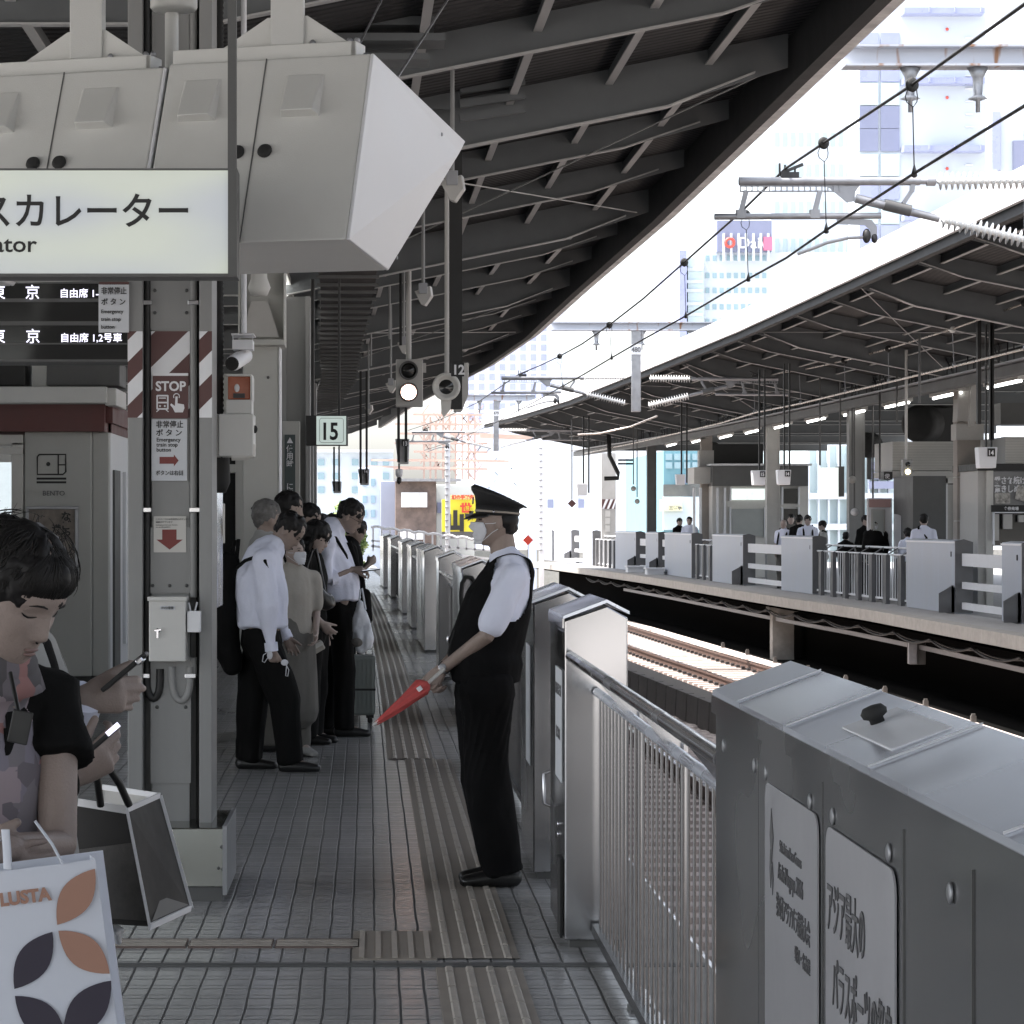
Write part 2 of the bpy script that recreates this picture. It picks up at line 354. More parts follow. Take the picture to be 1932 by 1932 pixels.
def track(cx, label, y0, y1, nsl):
    t = thing('railway_track', label, 'track', (cx(y0), y0, -1.5))
    for sgn in (-1, 1):
        def rl(b):
            ys = [y0+(y1-y0)*i/24 for i in range(25)]
            for (xa, xb, za, zb) in ((-.07,.07,-1.42,-1.405),(-.012,.012,-1.405,-1.30),(-.035,.035,-1.30,-1.26)):
                vs = []
                for y in ys:
                    c = cx(y)+sgn*.7525; vs += [(c+xa,y,za),(c+xb,y,za),(c+xb,y,zb),(c+xa,y,zb)]
                b.add(vs, [(4*i+k, 4*i+(k+1)%4, 4*i+4+(k+1)%4, 4*i+4+k) for i in range(24) for k in range(4)]+[(0,3,2,1)])
        part('rail', rail_s, t, rl)
        def rt(b):
            ys = [y0+(y1-y0)*i/24 for i in range(25)]; strip(b, lambda y: cx(y)+sgn*.7525-.03, lambda y: cx(y)+sgn*.7525+.03, ys, -1.257)
        part('rail_top', M['chrome'], t, rt)
    for i in range(nsl):
        y = y0+.6*(i+.5)
        def sf(b):
            c = cx(y); b.box(c-1.2, c+1.2, y-.13, y+.13, -1.56, -1.425); b.cm = 1
            for sg in (-1, 1):
                for e in (-.12, .12): b.box(c+sg*.7525+e-.035, c+sg*.7525+e+.035, y-.08, y+.08, -1.43, -1.37)
        part('sleeper', [slp, M['iron']], t, sf)
    if y1 > y0+.6*nsl:
        def rest(b):
            y = y0+.6*(nsl+.5)
            while y < y1: c = cx(y); b.box(c-1.2, c+1.2, y-.13, y+.13, -1.56, -1.425); y += .6
        o = part('sleeper', slp, t, rest); o['kind'] = 'stuff'
    return t
track(lambda y: edge_opp(y)-1.78, 'sunlit railway track with pale sleepers beside the opposite platform', 34, 118, 80)
track(lambda y: edge_own(y)+1.72, 'shaded railway track close under the near platform gates', 10, 118, 1)
mid_x = tab([(20,5.6),(39,4.89),(47,4.5),(60,3.95),(80,3.2)])
w_ = thing('concrete_wall', 'low wall of weathered concrete blocks standing between the two tracks', 'wall', (mid_x(24), 24, -1.5))
for i in range(48):
    y = 24+i*1.02
    part('wall_block', M['asph'], w_, lambda b: b.prism([(mid_x(y),y,-1.5),(mid_x(y)+.16,y,-1.5),(mid_x(y)+.14,y,-1.06),(mid_x(y)+.02,y,-1.06)], (mid_x(y+.92)-mid_x(y), .92, 0)))
structure('path', M['asph'], lambda b: strip(b, lambda y: mid_x(y)+.13, lambda y: mid_x(y)+1.2, [24,34,44,54,64,74], -1.34, -1.5))
# low row of stakes at the foot of the opposite platform
for i in range(9):
    y = 37+i*3.4
    single('marker_post', M['asph'], lambda b: b.box(-.04,.04,-.04,.04,0,.12).box(-.028,.028,-.028,.028,.12,.15), 'small pale stub post on the ballast edge below the opposite platform', 'marker post', (edge_opp(y)+.05, y, -1.46), 'stub posts along the ballast edge')
sh = thing('ballast_kerb', 'pale sunlit concrete kerb along the far edge of the ballast', 'kerb', (edge_opp(30), 30, -1.5))
part('kerb_run', slp, sh, lambda b: strip(b, lambda y: edge_opp(y)-.22, lambda y: edge_opp(y)+.1, [30,35,42,49,53,58,64,70,78,85,91], -1.44, -1.5))
# supports and cables under the opposite platform
pu = lambda u, Y: (u-U0)*Y/F
single('platform_pier', M['concrete'], lambda b: b.box(-.24,.24,-.2,.2,0,1.28).box(-.32,.5,-.26,.26,1.1,1.26), 'concrete pier carrying the edge of the opposite platform', 'pier', (edge_opp(59.5)+.6, 59.5, -1.5))
cb = thing('cable_run', 'dark cables looped along under the lip of the opposite platform', 'cable', (edge_opp(35), 35, -.4))
for zz, sag, dx in ((-.33,.12,.16),(-.36,.06,.24)):
    def cf(b):
        pts = []
        for i in range(0, 241):
            y = 32+i*.25; k = (i % 12)/12; pts.append((edge_opp(y)+dx, y, zz-sag*4*k*(1-k)))
        b.tube(pts, .018, 6)
    part('cable', M['rubber'], cb, cf)
part('cable_tray', M['galv'], cb, lambda b: strip(b, lambda y: edge_opp(y)+.42, lambda y: edge_opp(y)+.46, [32,38,45,52,58,66,75,85], -.52, -.60))
bx = thing('trackside_box', 'grey equipment box fixed in the dark under the opposite platform', 'box', P(1730,1232,46))
part('box_body', M['steel_d'], bx, lambda b: b.box(pu(1718,46), pu(1747,46), 46, 46.3, P(0,1254,46).z, P(0,1212,46).z), .01)
part('box_door', M['galv'], bx, lambda b: b.box(pu(1713,46), pu(1728,46), 45.9, 46, P(0,1252,46).z, P(0,1212,46).z))

# ================= canopies =================
GY = [-15.4,-6.6, 2.2, 10.9, 19.7, 28.9, 37.9, 47.1, 56.1, 65.2, 74.3, 83.4, 92.5]
def canopy(name, label, eave, sg, inner, far_x):
    """sg=+1: the track lies at +X of this canopy, -1: at -X"""
    t = thing(name, label, 'canopy', (eave(10)-sg*4.2, GY[0], 0))
    ze = 4.92; sl_ = .2
    def zb(x, y): d = (eave(y)-x)*sg; return ze-sl_*min(max(d, 0), inner)
    def beam(b, y, depth, wd, z_off):
        xe = eave(y)-sg*.16; xi = eave(y)-sg*inner; xf = xi-sg*(far_x-inner)
        tw = wd/2
        def seg(xa, za, xb, zb_, ta, tb):                   # web + lower flange
            b.add([(xa,y-.006,za+z_off),(xb,y-.006,zb_+z_off),(xb,y-.006,tb),(xa,y-.006,ta),(xa,y+.006,za+z_off),(xb,y+.006,zb_+z_off),(xb,y+.006,tb),(xa,y+.006,ta)],
                  [(0,1,2,3),(7,6,5,4),(0,4,5,1),(3,2,6,7),(0,3,7,4),(1,5,6,2)])
        seg(xe, zb(xe,y)+depth*.30, xe-sg*.9, zb(xe-sg*.9,y), zb(xe,y)+.36, zb(xe-sg*.9,y)+.36)
        seg(xe-sg*.9, zb(xe-sg*.9,y), xi, zb(xi,y), zb(xe-sg*.9,y)+.36, zb(xi,y)+.36)
        seg(xi, zb(xi,y), xf, zb(xi,y), zb(xi,y)+.36, zb(xi,y)+.36)
        return xe, xi, xf
    def flange(b, y, depth, wd, z_off):
        xe = eave(y)-sg*.16; xi = eave(y)-sg*inner; xf = xi-sg*(far_x-inner)
        for xa, xb, za, zc in ((xe-sg*.25, xe-sg*.9, zb(xe,y)+depth*.2, zb(xe-sg*.9,y)), (xe-sg*.9, xi, zb(xe-sg*.9,y), zb(xi,y)), (xi, xf, zb(xi,y), zb(xi,y))):
            za += z_off; zc += z_off
            b.add([(xa,y-wd,za-.012),(xb,y-wd,zc-.012),(xb,y+wd,zc-.012),(xa,y+wd,za-.012),(xa,y-wd,za),(xb,y-wd,zc),(xb,y+wd,zc),(xa,y+wd,za)],
                  [(0,1,2,3),(7,6,5,4),(0,4,5,1),(1,5,6,2),(2,6,7,3),(3,7,4,0)])
    for i, y in enumerate(GY):
        if y < -10: continue
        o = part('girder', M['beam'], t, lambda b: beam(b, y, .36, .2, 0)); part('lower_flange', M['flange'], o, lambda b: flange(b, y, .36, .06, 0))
        if i < len(GY)-1:
            for k in (1, 2):
                yy = lerp(y, GY[i+1], k/3)
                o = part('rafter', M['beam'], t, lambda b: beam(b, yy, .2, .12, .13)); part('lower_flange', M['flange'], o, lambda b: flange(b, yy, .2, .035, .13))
    def pol(off, z0, z1, wd, b):
        ys = [GY[0]]+[lerp(GY[i], GY[i+1], k/3) for i in range(len(GY)-1) for k in (1,2,3)]
        vs = []
        for y in ys:
            x = eave(y)-sg*off; z = zb(x, y); vs += [(x-wd,y,z+z0),(x+wd,y,z+z0),(x+wd,y,z+z1),(x-wd,y,z+z1)]
        b.add(vs, [(4*i+k, 4*i+(k+1)%4, 4*i+4+(k+1)%4, 4*i+4+k) for i in range(len(ys)-1) for k in range(4)]+[(0,3,2,1),(len(vs)-4,len(vs)-3,len(vs)-2,len(vs)-1)])
    o_ = .75
    while o_ < far_x-.3:
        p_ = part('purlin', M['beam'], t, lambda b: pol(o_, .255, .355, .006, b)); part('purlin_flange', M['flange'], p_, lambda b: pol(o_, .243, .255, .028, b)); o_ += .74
    def dk(b):
        ys = [GY[0]]+[lerp(GY[i], GY[i+1], k/3) for i in range(len(GY)-1) for k in (1,2,3)]
        offs = (0, inner, far_x)
        vs = []
        for zz in (.362, .41):
            for y in ys:
                for of in offs: x = eave(y)-sg*of; vs.append((x, y, zb(x, y)+zz))
        n = len(ys); m = n*3
        fs = []
        for i in range(n-1):
            for k in range(2): a_ = i*3+k; fs += [(a_, a_+1, a_+4, a_+3), (m+a_, m+a_+3, m+a_+4, m+a_+1)]
            fs += [(i*3, i*3+3, m+i*3+3, m+i*3), (i*3+2, m+i*3+2, m+i*3+5, i*3+5)]
        b.add(vs, fs)
    dm = MATS.get('ribbed deck') or ribbed()
    part('roof_deck', dm, t, dk)
    def ed(b): pol(.07, -.02, .36, .05, b)
    part('eave_beam', M['deck'], t, ed)
    part('gutter', GUT if sg > 0 else M['white'], t, lambda b: pol(-.05 if sg > 0 else -.02, .02 if sg > 0 else .08, .43, .07 if sg > 0 else .03, b))
    return t, zb
def ribbed():
    m = mat('ribbed deck', (.022,.022,.023), .75, 0, .25, 3); n = m.node_tree; b = n.nodes['Principled BSDF']
    tc = n.nodes['Texture Coordinate']; wv = n.nodes.new('ShaderNodeTexWave'); wv.bands_direction = 'Y'; wv.inputs['Scale'].default_value = 2.4
    n.links.new(tc.outputs['Object'], wv.inputs[0]); bp = n.nodes.new('ShaderNodeBump'); bp.inputs['Distance'].default_value = .03; bp.inputs['Strength'].default_value = .8
    n.links.new(wv.outputs['Fac'], bp.inputs['Height']); n.links.new(bp.outputs[0], b.inputs['Normal']); return m
GUT = mat('weathered eave gutter', (.75,.74,.72), .6, 0, .4, 3)
can1, zb1 = canopy('platform_canopy', 'dark steel canopy with ribbed roofing sloping over the near platform', eave_own, 1, 4.15, 11.5)
can2, zb2 = canopy('platform_canopy', 'steel canopy over the opposite platform across the tracks', eave_opp, -1, 4.1, 12.0)
# thin brace rods
for (c, ev, sg) in ((can1, eave_own, 1), (can2, eave_opp, -1)):
    zf = zb1 if sg == 1 else zb2
    for i in range(4, 9, 2):
        ya, yb = GY[i], GY[i+1]
        for (p, q, r, s_) in ((.3, 3.6, ya+.1, yb-.1), (3.6, .3, ya+.1, yb-.1)):
            xa, xb = ev(r)-sg*p, ev(s_)-sg*q
            part('brace_rod', M['flange'], c, lambda b: b.cyl((xa, r, zf(xa, r)+.12), (xb, s_, zf(xb, s_)+.12), .007, n=6))
# ================= barriers on the near platform =================
def notice(parent, x, y0, y1, z0, z1, m=None, nm='paper_notice'):
    return part(nm, m or M['paper'], parent, lambda b: b.box(x-.003, x, y0, y1, z0, z1))
def gate_box(y0, y1, label, group='stainless barrier housings on the near platform', detail=1, wd=.24):
    gx = lambda y: GX(y); x0 = gx(y0); x1 = gx(y1)
    t = thing('platform_barrier', label, 'barrier', (x0, y0, 0), group)
    def prof(x, y, e=0, zc=0): return [(x-e,y,zc or 0.03),(x+wd+e,y,zc or .03),(x+wd+e,y,1.255),(x+.16,y,1.30),(x-e,y,1.245)]
    def body(b): b.prism(prof(x0, y0), (x1-x0, y1-y0, 0))
    part('housing', M['stainless'], t, body, .006)
    def lid(b):
        for (a, c, za, zc) in ((-.006,.16,1.25,1.312),(.16,wd+.006,1.312,1.268)):
            b.prism([(x0+a,y0-.006,za),(x0+c,y0-.006,zc),(x0+c,y0-.006,zc+.012),(x0+a,y0-.006,za+.012)], (x1-x0, y1-y0+.012, 0))
    part('lid', M['stainless_top'], t, lid)
    def lip(b): b.prism([(x0-.009,y0,1.215),(x0-.001,y0,1.215),(x0-.001,y0,1.252),(x0-.009,y0,1.252)], (x1-x0, y1-y0, 0))
    part('lip', M['stainless'], t, lip)
    part('plinth', M['steel_d'], t, lambda b: b.prism([(x0+.02,y0+.02,0),(x0+wd-.02,y0+.02,0),(x0+wd-.02,y0+.02,.03),(x0+.02,y0+.02,.03)], (x1-x0, y1-y0-.04, 0)))
    return t, x0, x1
def fence(y0, y1, label, bars=True):
    t = thing('barrier_fence', label, 'fence', (GX(y0)+.12, y0, 0), 'railings between the barrier housings')
    n = max(2, int(round((y1-y0)/.66)))
    ys = [lerp(y0, y1, i/n) for i in range(n+1)]
    part('handrail', M['chrome'], t, lambda b: b.tube([(GX(y)+.02, y, 1.11) for y in ys], .02, 14))
    part('top_rail', M['stainless_top'], t, lambda b: b.tube([(GX(y)+.12, y, .975) for y in ys], .017, 12))
    part('bottom_rail', M['bar_steel'], t, lambda b: b.prism([(GX(y0)+.10,y0,.06),(GX(y0)+.14,y0,.06),(GX(y0)+.14,y0,.10),(GX(y0)+.10,y0,.10)], (GX(y1)-GX(y0), y1-y0, 0)))
    for i in range(1, n, 2 if n > 4 else 1):
        y = ys[i]; x = GX(y)+.15
        part('post', M['stainless'], t, lambda b: b.box(x, x+.012, y-.05, y+.05, 0, .99).prism([(x,y-.006,.93),(x+.012,y-.006,.99),(x-.12,y-.006,1.115),(x-.14,y-.006,1.10)], (0,.012,0)))
        part('foot', M['steel_d'], t, lambda b: b.box(x-.03, x+.05, y-.06, y+.06, 0, .012))
    if bars:
        m = int((y1-y0)/.13)
        for i in range(1, m):
            y = lerp(y0, y1, i/m); part('bar', M['bar_steel'], t, lambda b: b.cyl((GX(y)+.12,y,.09),(GX(y)+.12,y,.965),.0048,n=8))
    else:
        def ff(b):
            m = int((y1-y0)/.1)
            for i in range(1, m):
                y = lerp(y0, y1, i/m); b.box(GX(y)+.113, GX(y)+.127, y-.007, y+.007, .09, .965)
        part('bar_panel', M['bar_steel'], t, ff)
    return t
# the long housing nearest the camera, with two posters
t, x0, x1 = gate_box(2.3, 5.63, 'longest and nearest stainless housing, with sloping lid and two posters on its side', wd=.27)
for yy in (3.02, 3.85, 4.62, 5.25):
    part('lid_seam', M['cabinet_l'], t, lambda b: b.prism([(GX(yy)-.006,yy,1.263),(GX(yy)+.16,yy,1.325),(GX(yy)+.16,yy,1.328),(GX(yy)-.006,yy,1.266)], (0,.006,0)))
cp = part('cover_plate', M['cabinet_l'], t, lambda b: b.prism([(.76,3.93,1.2790),(.85,3.93,1.3115),(.85,3.93,1.3155),(.76,3.93,1.283)], (0,.42,0)))
part('knob', M['rubber'], cp, lambda b: b.lathe([(.012,0),(.012,.008),(.02,.012),(.022,.02),(.016,.028),(.004,.03)], (.80,4.25,1.297), (-.35,0,.94), 14))
for yy in (3.2, 3.62, 4.28, 5.0):
    part('door_seam', M['steel_d'], t, lambda b: b.box(.7155,.718,yy-.0015,yy+.0015,.06,1.2))
for yy in (5.50, 5.05, 4.90, 4.40, 4.18, 3.72, 3.32):
    part('latch', M['galv'], t, lambda b: b.lathe([(.001,0),(.014,.001),(.014,.003),(.010,.005),(.002,.005)], (.7175,yy,1.155), (-1,0,0), 14), label='round steel latch button')
for yy in (2.6,3.5,4.45,5.35): part('scuff', M['galv'], t, lambda b: b.box(.7165,.718,yy,yy+.05,.42,.424), label='faint horizontal scrape')
pd = mat('dull poster film', (.36,.36,.38), .45, 0, .04, 5)
def wall_text(s, size, y, z, m, parent, xs=1., bold=0.): return text(s, size, (.7105, y, z), (0,-1,0), (0,0,1), m, 'lettering', parent, xs=xs, bold=bold)
def poster(y0, y1, z0, z1, label):
    def pf(b):
        r = .035; pts = [(y1,z0),(y0,z0)]
        for k in range(5): a = R(k*22.5); pts.append((y0+r-r*math.cos(a), z1-r+r*math.sin(a)))
        for k in range(5): a = R(90-k*22.5); pts.append((y1-r+r*math.cos(a), z1-r+r*math.sin(a)))
        b.prism([(.712,p,q) for p, q in pts], (.003,0,0))
    return single('poster', pd, pf, label, 'poster', group='posters on the nearest barrier housing')
p1 = poster(4.306, 4.89, .25, 1.142, 'narrow pale poster farther along the nearest housing, small event text under a flame-shaped logo')
ORG[p1] = Vector((0,0,0))
wall_text('5th Asian Para Games', .030, 4.70, 1.035, M['ink_g'], p1, .9); wall_text('Aichi-Nagoya 2026', .044, 4.72, .985, M['ink_g'], p1, .82)
wall_text('第5回アジアパラ競技大会', .046, 4.74, .92, M['ink_g'], p1, .70); wall_text('愛知・名古屋', .030, 4.53, .872, M['ink_g'], p1, .9)
part('flame_logo', M['ink_g'], p1, lambda b: [b.prism([(.7105,4.80+dy-w_,zz),(.7105,4.80+dy,zz-hh),(.7105,4.80+dy+w_,zz),(.7105,4.80+dy+w_*.2,zz+hh)], (.001,0,0)) for dy, w_, zz, hh in ((0,.022,1.05,.05),(.012,.012,.99,.035),(-.012,.01,.975,.03))])
wall_text('Hangzhou', .016, 4.83, .91, M['ink_g'], p1) if False else None
p2 = poster(3.66, 4.225, .25, 1.137, 'wider pale poster on the nearest housing with big dark Japanese headline in two lines')
ORG[p2] = Vector((0,0,0))
wall_text('アジア最大の', .092, 4.205, .98, M['ink_g'], p2, .60, .0005); wall_text('パラスポーツの祭典', .092, 4.155, .865, M['ink_g'], p2, .585, .0005)
fence(5.68, 10.02, 'nearest railing of thin upright bars between the long housing and the pillar-like one')
t, x0, x1 = gate_box(10.06, 10.86, 'upright stainless housing right behind the nearest railing, with paper notices on its side')
n_ = notice(t, GX(10.4)-.002, 10.14, 10.5, .62, 1.05); text('開扉注意', .05, (GX(10.4)-.0065, 10.47, .95), (0,-1,0), ZU, M['ink_g'], 'lettering', n_, xs=1.6)
text('非常用', .05, (GX(10.4)-.0065, 10.45, .78), (0,-1,0), ZU, M['ink_g'], 'lettering', n_, xs=1.6)
part('window_strip', M['glass_dk'], t, lambda b: b.box(GX(10.4)-.003, GX(10.4)-.001, 10.1, 10.4, 1.09, 1.2))
part('handle', M['chrome'], t, lambda b: b.tube([(GX(10.7)-.01,10.72,.47),(GX(10.7)-.035,10.72,.48),(GX(10.7)-.035,10.72,.6),(GX(10.7)-.01,10.72,.61)], .008, 8))
for zz in (.44, .40): part('keyhole', M['chrome'], t, lambda b: b.lathe([(.012,0),(.012,.006),(.004,.008)], (GX(10.4)-.001, 10.35, zz), (-1,0,0), 12))
part('side_pad', M['rubber'], t, lambda b: b.box(GX(10.3)-.012, GX(10.3)-.002, 10.12, 10.28, .03, .33))
part('door_leaf', M['stainless'], t, lambda b: b.box(.745,.80,10.9,11.4,.1,1.02), .004, 'sliding door leaf pulled back behind the housing')
t, x0, x1 = gate_box(12.0, 12.95, 'second stainless housing from the camera, partly behind the uniformed guard')
notice(t, GX(12.5)-.001, 12.15, 12.5, .5, 1.05)
fence(12.98, 16.9, 'railing hidden largely behind the uniformed guard', False)
gate_box(16.95, 17.9, 'stainless housing past the guard, only ridged top showing')
gate_box(20.9, 23.1, 'stainless housing between the guard and the short railing')
fence(23.15, 27.0, 'short railing with handrail left of the guard', False)
gate_box(27.05, 27.9, 'stainless housing standing at the far end of the sloping handrail')
gate_box(32.7, 36.6, 'long stainless housing in the middle distance, right of the tall man')
fence(36.65, 39.0, 'middle distance railing between two streaky housings', False)
gate_box(39.7, 42.5, 'stainless housing with a dark end face, second of the distant cluster')
gate_box(46.0, 49.0, 'far stainless housing with peaked lid beyond the queue')
fence(49.0, 56.0, 'far railing beyond the queue of passengers', False)
gate_box(56.0, 59.0, 'farther stainless housing with peaked lid, near the bend of the platform')
gate_box(64.0, 68.0, 'most distant stainless housing, small at the bend of the platform')
# black loop strap hanging on a housing
single('hanging_strap', M['rubber'], lambda b: b.tube([P(u,v,20.7) for u, v in ((872,1170),(870,1120),(872,1100),(879,1089),(890,1090),(896,1100),(896,1112))], .017, 8), 'black looped strap hung over the housing in front of the guard', 'strap')
# ---------------- tactile paving ----------------
tact = mat('brownish grey tactile paving', (.27,.24,.205), .55, 0, .25, 8)
tb = mat('worn tactile bar', (.43,.395,.35), .35, 0, .3, 14)
def tactile(y0, y1, off, n, label, i0):
    t = thing('tactile_strip', label, 'paving', (off, y0, .004), 'ribbed tactile paving strips')
    part('base_plate', tact, t, lambda b: strip(b, lambda y: off+curve_own(y), lambda y: off+.31+curve_own(y), [lerp(y0, y1, i/12) for i in range(13)], .005, 0))
    for k in range(4):
        def bf(b):
            x = off+.045+k*.074
            y = y0
            while y < y1-.05:
                ye = min(y+.285, y1); c = curve_own(y)
                b.prism([(x+c-.013,y,.005),(x+c-.007,y,.0105),(x+c+.010,y,.0105),(x+c+.016,y,.005)][::-1], (curve_own(ye)-c, ye-y, 0)); y += .30
        part('raised_bar', tb, t, bf)
tactile(5.6, 9.6, .22, 4, 'ribbed tactile strip in the foreground, nearer than the expansion joint', 0)
tactile(9.8, 18.0, .225, 4, 'ribbed tactile strip running under the guard, past the expansion joint', 1)
tactile(18.05, 60.0, .11, 4, 'ribbed tactile strip leading on past the suitcase toward the bend', 2)
tt = thing('tactile_tile', 'wide flat ribbed tile set beside the expansion joint', 'paving', (-.09, 9.8, .004), None)
part('tile_slab', tact, tt, lambda b: b.box(-.10,.215,9.78,10.45,0,.006))
for k in range(5): part('raised_bar', tb, tt, lambda b: b.box(-.075+k*.062,-.055+k*.062,9.8,10.43,.006,.010))
brn = mat('brown guide plate', (.15,.11,.095), .6, 0, .2, 12)
for i, u in enumerate((275, 437, 600)):
    Y = 10.15; x = (u-80-U0)*Y/F; x2 = (u+78-U0)*Y/F
    single('guide_plate', [brn, tb], lambda b: (b.box(x, x2, 10.06, 10.26, 0, .006), setattr(b, 'cm', 1), [b.box(x+.005, x2-.005, 10.08+.04*k, 10.095+.04*k, .006, .009) for k in range(4)]), ('brown ribbed guide plate at the left end of the row', 'brown ribbed guide plate in the middle of the row', 'brown ribbed guide plate next to the wide tactile tile')[i], 'paving', group='brown guide plates in a row')
single('expansion_joint', M['steel_d'], lambda b: (b.box(-3,1.2,9.63,9.66,0,.006), b.box(-3,1.2,9.67,9.70,0,.006)), 'dark metal expansion joint running straight across the platform tiles', 'joint')
# ================= striped steel column with its fittings =================
YC = 11.5
c1 = thing('steel_column', 'grey steel column with red and white striped band and stainless foot', 'column', (-.9, YC+.17, 0))
def ub(u0, u1, Y): return (u0-U0)*Y/F, (u1-U0)*Y/F
def zv(v, Y): return EYE-(v-V0)*Y/F
xl0, xl1 = ub(241, 269, YC); xr0, xr1 = ub(376, 400, YC); xw0, xw1 = ub(269, 376, YC)
part('flange', M['steel'], c1, lambda b: b.box(xl0, xl1, YC, YC+.35, 0, 4.1), .004); part('flange', M['steel'], c1, lambda b: b.box(xr0, xr1, YC, YC+.35, 0, 4.1), .004)
part('web', M['steel'], c1, lambda b: b.box(xl1, xr0, YC+.14, YC+.16, 0, 4.1))
part('cover_panel', M['steel'], c1, lambda b: b.box(*ub(286, 358, YC+.06), YC+.06, YC+.14, 0, 4.1), .003)
for v0, v1 in ((995,1120),(1240,1480),(480,620)):
    part('bolted_plate', M['steel'], c1, lambda b: b.box(*ub(284, 360, YC+.05), YC+.052, YC+.062, zv(v1, YC), zv(v0, YC)))
for u, v in ((292,548),(352,548),(292,590),(352,590),(296,1334),(350,1334),(288,1105),(352,1105),(320,1105)):
    p = P(u, v, YC+.05); part('rivet', M['steel_d'], c1, lambda b: b.lathe([(.008,0),(.006,.004),(.001,.006)], p, (0,-1,0), 8))
def pipe(u, name='conduit', m='steel_d', r=.017, v0=-400, v1=1290, dy=.06):
    x = (u-U0)*(YC+dy)/F; part(name, M[m], c1, lambda b: b.cyl((x, YC+dy, zv(v1, YC)), (x, YC+dy, 4.05), r, n=14))
pipe(277, m='black'); pipe(365, m='steel', r=.016, v1=1128)
part('conduit', M['rubber'], c1, lambda b: b.cyl(P(372,-100,YC+.09), P(372,1600,YC+.09), .006, n=8)); part('conduit', M['steel'], c1, lambda b: b.cyl(P(365,1240,YC+.06), P(365,1275,YC+.06), .016))
def ubend(ua, ub_, vt, vb):
    pts = [P(ua, vt, YC+.05)]; 
    for k in range(0, 11): a = math.pi*k/10; pts.append(P(lerp(ua, ub_, (1-math.cos(a))/2), vt+25+(vb-vt-25)*math.sin(a), YC+.05))
    pts.append(P(ub_, vt, YC+.05)); return pts
part('conduit_bend', M['black'], c1, lambda b: b.tube(ubend(277, 302, 1262, 1318), .017, 12)); part('conduit_bend', M['steel'], c1, lambda b: b.tube(ubend(325, 359, 1258, 1322), .016, 12))
for u, v in ((277,571),(365,571),(275,962),(368,962),(272,1275),(359,1275)):
    p = P(u, v, YC+.035); part('pipe_clamp', M['chrome'], c1, lambda b: b.box(p.x-.024,p.x+.024,p.y-.01,p.y+.03,p.z-.01,p.z+.01), .002)
# striped film on the three faces
def stripes(ua, ubb, Y, phase, v0=625, v1=788, slope=-1.35, per=118, duty=.5):
    x0_, x1_ = ub(ua, ubb, Y); base = part('stripe_film', M['stripe_r'], c1, lambda b: b.box(x0_, x1_, Y-.003, Y, zv(v1,Y), zv(v0,Y)))
    for k in range(-3, 5):
        c = v0+phase+k*per
        def lim(v): return max(v0, min(v1, v))
        w_ = ubb-ua
        # parallelogram clipped vertically
        poly = [(ua, c), (ubb, c+slope*w_), (ubb, c+slope*w_+per*duty), (ua, c+per*duty)]
        pts = clip_v(poly, v0, v1)
        if len(pts) >= 3: part('white_stripe', M['white'], c1, lambda b: b.prism([P(u, v, Y-.004) for u, v in pts][::-1], (0,.002,0)))
def clip_v(poly, lo, hi):
    for lim, sg in ((lo, 1), (hi, -1)):
        out = []
        for i in range(len(poly)):
            a, b = poly[i], poly[(i+1) % len(poly)]; ia, ib = (a[1]-lim)*sg >= 0, (b[1]-lim)*sg >= 0
            if ia: out.append(a)
            if ia != ib: t = (lim-a[1])/(b[1]-a[1]); out.append((a[0]+(b[0]-a[0])*t, lim))
        poly = out
        if not poly: return []
    return poly
stripes(241, 269, YC, 17, per=82, slope=-1.0, duty=.5); stripes(376, 400, YC, 60, per=88, slope=-1.0, duty=.5); stripes(285, 358, YC+.06, 68, per=104, slope=-.97, duty=.42)
# stainless foot
xa, xb = ub(196, 423, 11.3)
part('foot_cover', M['foot_steel'], c1, lambda b: b.box(xa, xb, 11.3, 12.0, .06, zv(1562, 11.3)), .006)
part('foot_cover_edge', M['galv'], c1, lambda b: b.box(xb-.006, xb+.012, 11.28, 12.02, .03, zv(1560, 11.3)+.004)); part('foot_plinth', M['steel_d'], c1, lambda b: b.box(xa+.01, xb-.01, 11.31, 12.0, 0, .06))
for u, v in ((418,1598),(420,1640),(412,1638)): p = P(u, v, 11.3); part('screw', M['steel_d'], c1, lambda b: b.lathe([(.008,0),(.007,.004),(.001,.005)], p, (0,-1,0), 8))
# signs on the column
YS_ = YC+.055
sg = single('stop_sign', M['stripe_r'], lambda b: plate(b, 288, 708, 355, 789, YS_-.01, .012), 'dark red sign reading STOP with a train and a pressing hand, on the striped column', 'sign'); ORG[sg] = Vector((0,0,0))
part('top_edge', M['white'], sg, lambda b: plate(b, 288, 704, 355, 709, YS_-.012, .014))
fz = YS_-.0125
def tx(s, em, u, v, Y, m, par, xs=1., bold=0., align='LEFT'): return text(s, em*Y/F, P(u, v, Y), XR, ZU, m, 'lettering', par, align, xs, bold=bold)
tx('STOP', 25, 293.5, 737, fz, M['ink_w'], sg, .95, .0018)
def train_icon(b):
    def rr(u0, v0, u1, v1): plate(b, u0, v0, u1, v1, fz, .002)
    rr(296,745,317,748); rr(295,746,298,772); rr(315,746,318,772); rr(296,758,317,761); rr(296,770,317,773); rr(300,750,313,752)
    for u in (302, 311): b.lathe([(.0045,0),(.004,.002),(.001,.002)], P(u,766,fz+.001), (0,-1,0), 10)
    for a, c in (((300,773),(295,777)), ((313,773),(318,777))): b.bar(P(*a,fz), P(*c,fz), .004, .004)
part('train_symbol', M['ink_w'], sg, train_icon)
